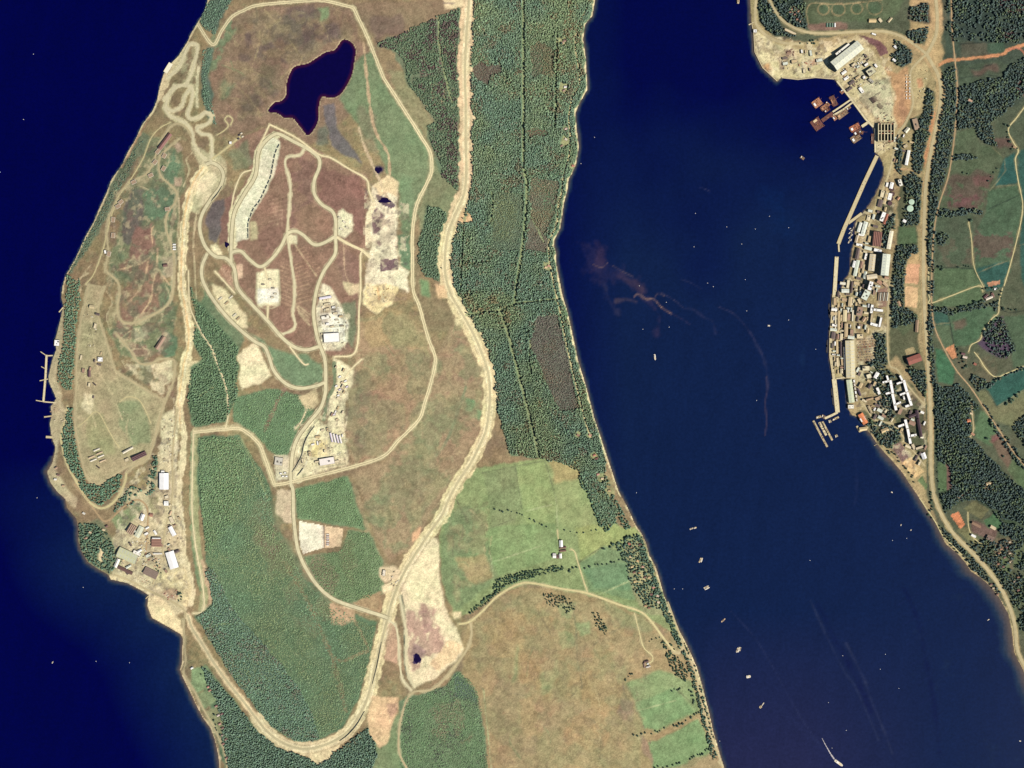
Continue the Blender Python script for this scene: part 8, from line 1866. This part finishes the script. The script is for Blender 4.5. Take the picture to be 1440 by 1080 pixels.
# the far shore: darker broadleaved woods
DK = (88,106,100)
E_W = [
 ("dark wood on the shore knoll at the head of the dockyard", [(1064,-20),(1078,-20),(1096,28),(1102,42),(1118,50),(1088,50),(1070,32)], .05),
 ("dark wood round the hidden houses north of the dockyard", [(1082,-20),(1127,-20),(1136,38),(1130,42),(1098,26)], .25),
 ("trees on the square plot beside the new trunk road", [(1278,12),(1304,5),(1306,32),(1280,28)], .5),
 ("dense copse between the road arms at the roundabout", [(1276,45),(1304,38),(1304,58),(1290,64),(1270,56)], .15),
 ("copse beside the dockyard gate house", [(1256,56),(1272,62),(1283,76),(1280,88),(1268,96),(1255,88),(1252,78),(1260,72)], .12),
 ("narrow wood between the base main street and the trunk road", [(1303,120),(1313,130),(1311,158),(1306,190),(1299,220),(1296,245),(1284,241),(1282,213),(1287,180),(1298,158)], .06),
 ("trees behind the long white store", [(1262,192),(1268,200),(1268,246),(1260,240),(1258,215)], .3),
 ("wood round the pale green tanks", [(1270,250),(1284,242),(1297,254),(1293,312),(1288,317),(1266,318),(1270,298),(1274,275)], .16),
 ("wood above the sandy pitches", [(1263,344),(1288,343),(1291,357),(1281,357),(1274,370),(1271,432),(1290,442),(1288,455),(1254,462),(1254,400),(1258,358)], .1),
 ("small wood behind the red ribbed store", [(1241,315),(1258,300),(1259,322),(1253,326),(1249,350),(1241,352)], .1),
 ("wood beside the crowded car park", [(1229,470),(1248,466),(1248,514),(1233,521),(1217,511),(1230,505),(1232,482)], .05),
 ("triangular wood south of the red brown hall", [(1274,515),(1301,522),(1302,562),(1290,546)], .05),
 ("trees scattered among the accommodation blocks", [(1228,520),(1250,520),(1262,540),(1256,590),(1240,585),(1230,560)], .5),
 ("trees round the boat yard gardens", [(1212,595),(1226,590),(1260,600),(1266,618),(1252,632),(1236,622),(1224,606)], .35),
 ("tree strip between the trunk road and the railway, north part", [(1326,100),(1342,95),(1344,140),(1343,183),(1336,213),(1329,248),(1321,270),(1307,279),(1311,227),(1318,192),(1325,150)], .06),
 ("narrow tree strip between trunk road and railway, south part", [(1306,280),(1320,275),(1314,330),(1312,400),(1312,480),(1315,540),(1309,540),(1305,470),(1304,380)], .1),
 ("large dark wood on the hill above the dockyard", [(1348,124),(1379,113),(1406,110),(1420,90),(1440,82),(1470,80),(1470,140),(1440,132),(1412,160),(1393,174),(1402,206),(1383,202),(1369,181),(1345,184)], .16),
 ("broken scrub wood in the north east hills", [(1330,-20),(1470,-20),(1470,58),(1415,60),(1360,58),(1340,62),(1330,40)], .45),
 ("tree row wood across the top pasture", [(1336,221),(1345,217),(1372,218),(1374,224),(1350,228),(1337,228)], .2),
 ("dense tree belt between the middle pastures", [(1314,296),(1322,293),(1345,298),(1355,291),(1370,294),(1384,298),(1380,301),(1362,300),(1340,306),(1320,305)], .03),
 ("round copse in the middle pasture", [(1318,330),(1326,328),(1335,332),(1330,341),(1322,345),(1317,340)], .03),
 ("tree belt below the pale farm road", [(1312,431),(1330,433),(1340,437),(1345,434),(1372,426),(1395,422),(1404,425),(1402,440),(1394,432),(1375,434),(1335,443),(1315,437)], .3),
 ("scrub wood in the purple heath by the steadings", [(1378,470),(1394,452),(1408,446),(1420,470),(1428,492),(1415,503),(1395,498)], .5),
 ("wooded burn between the steadings and the teal field", [(1368,525),(1392,538),(1400,532),(1420,524),(1445,512),(1445,518),(1410,530),(1390,545),(1375,550),(1362,535)], .3),
 ("large dark wood east of the trunk road", [(1314,541),(1333,546),(1346,540),(1358,549),(1378,573),(1362,578),(1366,615),(1380,632),(1406,657),(1440,690),(1470,720),(1470,745),(1412,730),(1391,712),(1373,702),(1345,707),(1329,721),(1320,694),(1337,690),(1335,655),(1318,648)], .1),
 ("wood on the slope under the teal field", [(1421,600),(1445,580),(1470,575),(1470,660),(1440,625)], .1),
 ("trees lining the lower railway", [(1378,570),(1384,568),(1420,622),(1450,662),(1444,668),(1410,625)], .35),
 ("garden trees between the shore and the trunk road", [(1316,735),(1325,742),(1345,762),(1368,785),(1395,815),(1412,840),(1402,836),(1380,812),(1362,795),(1340,770),(1325,752)], .3),
 ("garden trees on the hillside cottages", [(1352,765),(1372,760),(1398,760),(1425,755),(1470,740),(1470,900),(1435,885),(1420,840),(1395,800),(1372,780)], .5),
 ("dark wood behind the lawns and tennis court", [(1392,714),(1412,732),(1445,745),(1470,745),(1470,770),(1425,758),(1404,750),(1410,736)], .12),
]
for k, (lab, poly, thin) in enumerate(E_W):
    wood("broadleaf_wood", lab, poly, 2.35, 5.4, 11, DK, 'broadleaf', min(.62, thin + .17), 9, 30 + k, alt=(104,120,94), altp=.2)

# ------------------------------------------------------------------ trees that stand apart: each its own trunk and crown
BARK = surf((92,82,70), .95, .2, .6, "bark")
leaf_m = foliage_mat("tree_leaves")
crowns, trunks = [], []
for v in range(7):
    # a crown of overlapping leafy lumps, uneven, with gaps
    Vs, Fs, Cs, off = [], [], [], 0
    nl = 5 + v % 3
    base = alb((76 + 4 * v, 98 + 4 * v, 86 + 2 * v))
    for q in range(nl):
        a = q * 2.4 + v; rr = 0 if q == 0 else random.uniform(.45, .75)
        cx, cy, cz = math.cos(a) * rr, math.sin(a) * rr, random.uniform(.45, .95) if q else 1.0
        R = random.uniform(.38, .55)
        th = np.array([0.35, 1.0, 1.7, 2.4]); K = 7
        ring = []
        for t in th:
            ph = np.arange(K) * 2 * np.pi / K + random.random()
            rad = R * rng.uniform(.75, 1.25, K)
            ring.append(np.c_[cx + np.sin(t) * np.cos(ph) * rad, cy + np.sin(t) * np.sin(ph) * rad, cz + np.cos(t) * rad * .85])
        V = np.vstack(ring + [[[cx, cy, cz + R]], [[cx, cy, cz - R * .8]]]); F = []
        for i in range(3):
            for j in range(K):
                F += [(i*K+j, (i+1)*K+j, (i+1)*K+(j+1) % K), (i*K+j, (i+1)*K+(j+1) % K, i*K+(j+1) % K)]
        for j in range(K): F += [(4*K, j, (j+1) % K), (4*K+1, 3*K+(j+1) % K, 3*K+j)]
        Vs.append(V); Fs.append(np.array(F) + off); off += len(V)
        Cs.append(np.tile(base * random.uniform(.75, 1.3), (len(V), 1)) * rng.uniform(.8, 1.2, (len(V), 1)))
    me = mesh_np("tree_crown", np.vstack(Vs), np.vstack(Fs)); set_col(me, np.clip(np.vstack(Cs), .01, .6)); me.materials.append(leaf_m)
    crowns.append(me)
    K = 7; V = []
    for z, r in ((-.25, .10), (.1, .075), (.5, .06), (.85, .035)):
        for j in range(K): V.append((math.cos(j*6.283/K)*r, math.sin(j*6.283/K)*r, z))
    F = [(i*K+j, i*K+(j+1) % K, (i+1)*K+(j+1) % K, (i+1)*K+j) for i in range(3) for j in range(K)]
    me = mesh_np("tree_trunk", V, F); me.materials.append(BARK); trunks.append(me)
def lone_tree(px, py, rad, label, group, name="broadleaf_tree"):
    g = W(px, py)
    o = bpy.data.objects.new(name, None); col.objects.link(o)
    o.location = g; o.rotation_euler = (0, 0, random.random() * 6.28); o.empty_display_size = 1
    tag(o, label, "tree", group)
    v = random.randrange(7); s = rad * S
    t = link("trunk", trunks[v], None, o); t.scale = (s, s, s * 1.1)
    c = link("crown", crowns[v], None, o); c.scale = (s, s, s * 1.15)
def tree_row(pts, n, rad, label, group, jit=1.2):
    L = straight_line(pts, .5)
    for q in range(n):
        p = L[int((q + .5 + random.uniform(-.3, .3)) / n * (len(L) - 1))]
        lone_tree(p[0] + random.gauss(0, jit), p[1] + random.gauss(0, jit), rad * random.uniform(.75, 1.25), label, group)
ROWS = [
 ([(847,772),(860,768),(872,762)], 9, 1.7, "dark hedgerow oak running up to the villa gardens", "hedgerow north of the villas"),
 ([(876,755),(884,758),(893,752)], 4, 1.9, "big dark tree at the shore corner of the yellow pasture", "corner trees"),
 ([(800,802),(812,796)], 4, 1.7, "dark hedgerow tree beside the farm track bend", "hedge by the farm track"),
 ([(822,798),(836,796),(846,794),(858,793),(868,788),(874,785)], 9, 1.5, "hedgerow tree along the field edge below the yellow pasture", "hedge below the yellow pasture"),
 ([(695,716),(712,718),(728,720),(738,726)], 8, 1.2, "small thorn tree on the upper field dyke", "upper field dyke thorns"),
 ([(744,730),(756,735),(765,740),(770,743)], 6, 1.2, "small thorn tree on the dyke near the white farm", "dyke thorns by the farm"),
 ([(788,745),(798,748),(812,750),(838,746),(844,745)], 6, 1.2, "small tree in the gap beside the white farm", "farmyard trees"),
 ([(880,765),(892,770),(902,775),(905,790),(895,785),(885,780),(875,782),(888,795)], 22, 1.7, "dark garden tree among the northern gareloch villas", "northern villa garden trees"),
 ([(885,800),(900,800),(912,805),(905,820),(895,830),(915,825),(920,835),(908,845)], 22, 1.5, "dark garden tree among the southern gareloch villas", "southern villa garden trees"),
 ([(891,1034),(905,1030),(915,1031),(925,1030),(935,1025)], 10, 1.3, "dark thorn on the hedge between two southern pastures", "southern pasture hedge"),
 ([(945,1022),(957,1018),(968,1012),(980,1003),(985,1000)], 11, 1.5, "dark hedge tree running down to the gareloch road", "hedge down to the gareloch road"),
 ([(968,1068),(980,1062),(992,1056),(1003,1053)], 11, 1.4, "dark hedge tree at the lowest pasture", "lowest pasture hedge"),
 ([(918,1078),(935,1078),(950,1076),(958,1072)], 7, 1.3, "low dark hedge thorn at the tan field corner", "tan field corner hedge"),
 ([(972,978),(975,990),(978,985),(968,965)], 7, 1.5, "roadside tree above the southern shore belt", "roadside trees"),
 ([(945,972),(955,968),(960,966)], 5, 1.2, "thorn clump in the pasture above the shore road", "thorn clump"),
 ([(877,957),(884,952),(890,945)], 5, 1.1, "thorn tree on the burn by the square steading", "steading burn thorns"),
 ([(910,901),(925,897),(930,893)], 4, 1.1, "thorn in the small field north of the steading", "small field thorns"),
 ([(1345,430),(1353,432),(1360,430),(1367,427),(1374,424),(1383,421)], 10, 1.7, "dark roadside tree on the belt west of the hill steading", "belt west of the steading"),
 ([(1379,408),(1386,404),(1395,404),(1405,408),(1410,412),(1400,425),(1404,432)], 12, 1.4, "dark yard tree round the hill steading", "hill steading yard trees"),
 ([(1407,432),(1415,434),(1423,436),(1430,436)], 5, 1.4, "dark tree on the dyke east of the hill steading", "dyke east of the steading"),
 ([(1413,570),(1420,565),(1427,556),(1432,551)], 8, 2.0, "big dark tree on the lower edge of the teal field", "teal field edge trees"),
 ([(1352,241),(1366,246)], 2, 1.6, "single dark thorn in the brown rough pasture", "rough pasture thorns"),
 ([(1365,312),(1366,311)], 1, 2.0, "round dark tree at the head of the thin pasture path", "path head tree"),
 ([(1389,254),(1394,250),(1397,244),(1402,236)], 5, 1.2, "thorn on the boundary of the teal pasture", "teal pasture boundary thorns"),
 ([(1409,175),(1417,176),(1422,212),(1430,208)], 7, 1.6, "dark hill tree beside the stony track", "stony track trees"),
 ([(1385,611),(1419,655)], 2, 2.0, "lone dark oak in the long pasture by the railway", "long pasture oaks"),
 ([(1342,376),(1350,375),(1358,374),(1366,376)], 5, 1.2, "dark bush on the dyke above the smooth pasture", "smooth pasture dyke bushes"),
 ([(1320,374),(1326,377),(1322,379)], 4, 1.8, "dark tree clump by the railway at the pasture gate", "pasture gate clump"),
 ([(1343,485),(1346,495),(1349,505)], 5, 1.1, "hedge bush below the orange fallow strip", "fallow strip hedge"),
 ([(1345,510),(1352,505),(1355,520),(1362,510)], 6, 1.6, "dark tree beside the lower steading", "lower steading trees"),
 ([(1307,690),(1308,700),(1310,712),(1306,725),(1313,730)], 11, 1.6, "dark tree in the strip between shore and trunk road", "shore strip trees"),
 ([(1319,655),(1320,670),(1319,685),(1330,690)], 6, 1.1, "small tree bordering the long green lawn", "long lawn trees"),
 ([(1254,634),(1264,645),(1275,660),(1288,680)], 10, 1.3, "low dark shore tree beside the sandy parade pitch", "parade pitch shore trees"),
 ([(1236,618),(1246,628),(1252,640)], 7, 1.5, "dark tree above the shingle by the boat slip", "boat slip trees"),
 ([(1137,60),(1150,56),(1146,62),(1125,60)], 7, 1.3, "dark tree left standing beside the dockyard haul road", "dockyard haul road trees"),
 ([(1244,700),(1246,702)], 0, 1, "", ""),
 ([(285,948),(293,953),(294,960),(297,950)], 5, 1.4, "dark tree by the square loch side lawn", "loch side lawn trees"),
 ([(300,1005),(302,1015),(305,1030),(312,1035)], 6, 1.3, "dark garden tree beside the loch side cottages", "cottage garden trees"),
 ([(247,838),(254,834),(258,842),(250,846)], 6, 1.5, "dark tree on the green island at the depot gate", "depot gate trees"),
 ([(212,785),(218,788),(224,806),(230,805)], 7, 1.3, "dark tree between the depot workshops", "workshop trees"),
 ([(120,745),(128,752),(140,742),(150,752),(158,770)], 12, 1.5, "dark garden tree round the point villas", "point villa trees"),
 ([(788,50),(795,68),(803,66),(800,55)], 8, 1.6, "dark tree round the northernmost shore house", "northernmost house trees"),
 ([(790,115),(800,125),(805,116)], 6, 1.6, "dark tree round the white walled clearing", "white clearing trees"),
]
for pts, n, rad, lab, grp in ROWS:
    if n: tree_row(pts, n, rad, lab, grp)
print('woodland trees', NTREE, 'faces', sum(len(o.data.polygons) * (2 if len(o.data.polygons) and len(o.data.polygons[0].vertices) == 4 else 1) for o in col.objects if o.type == 'MESH'))
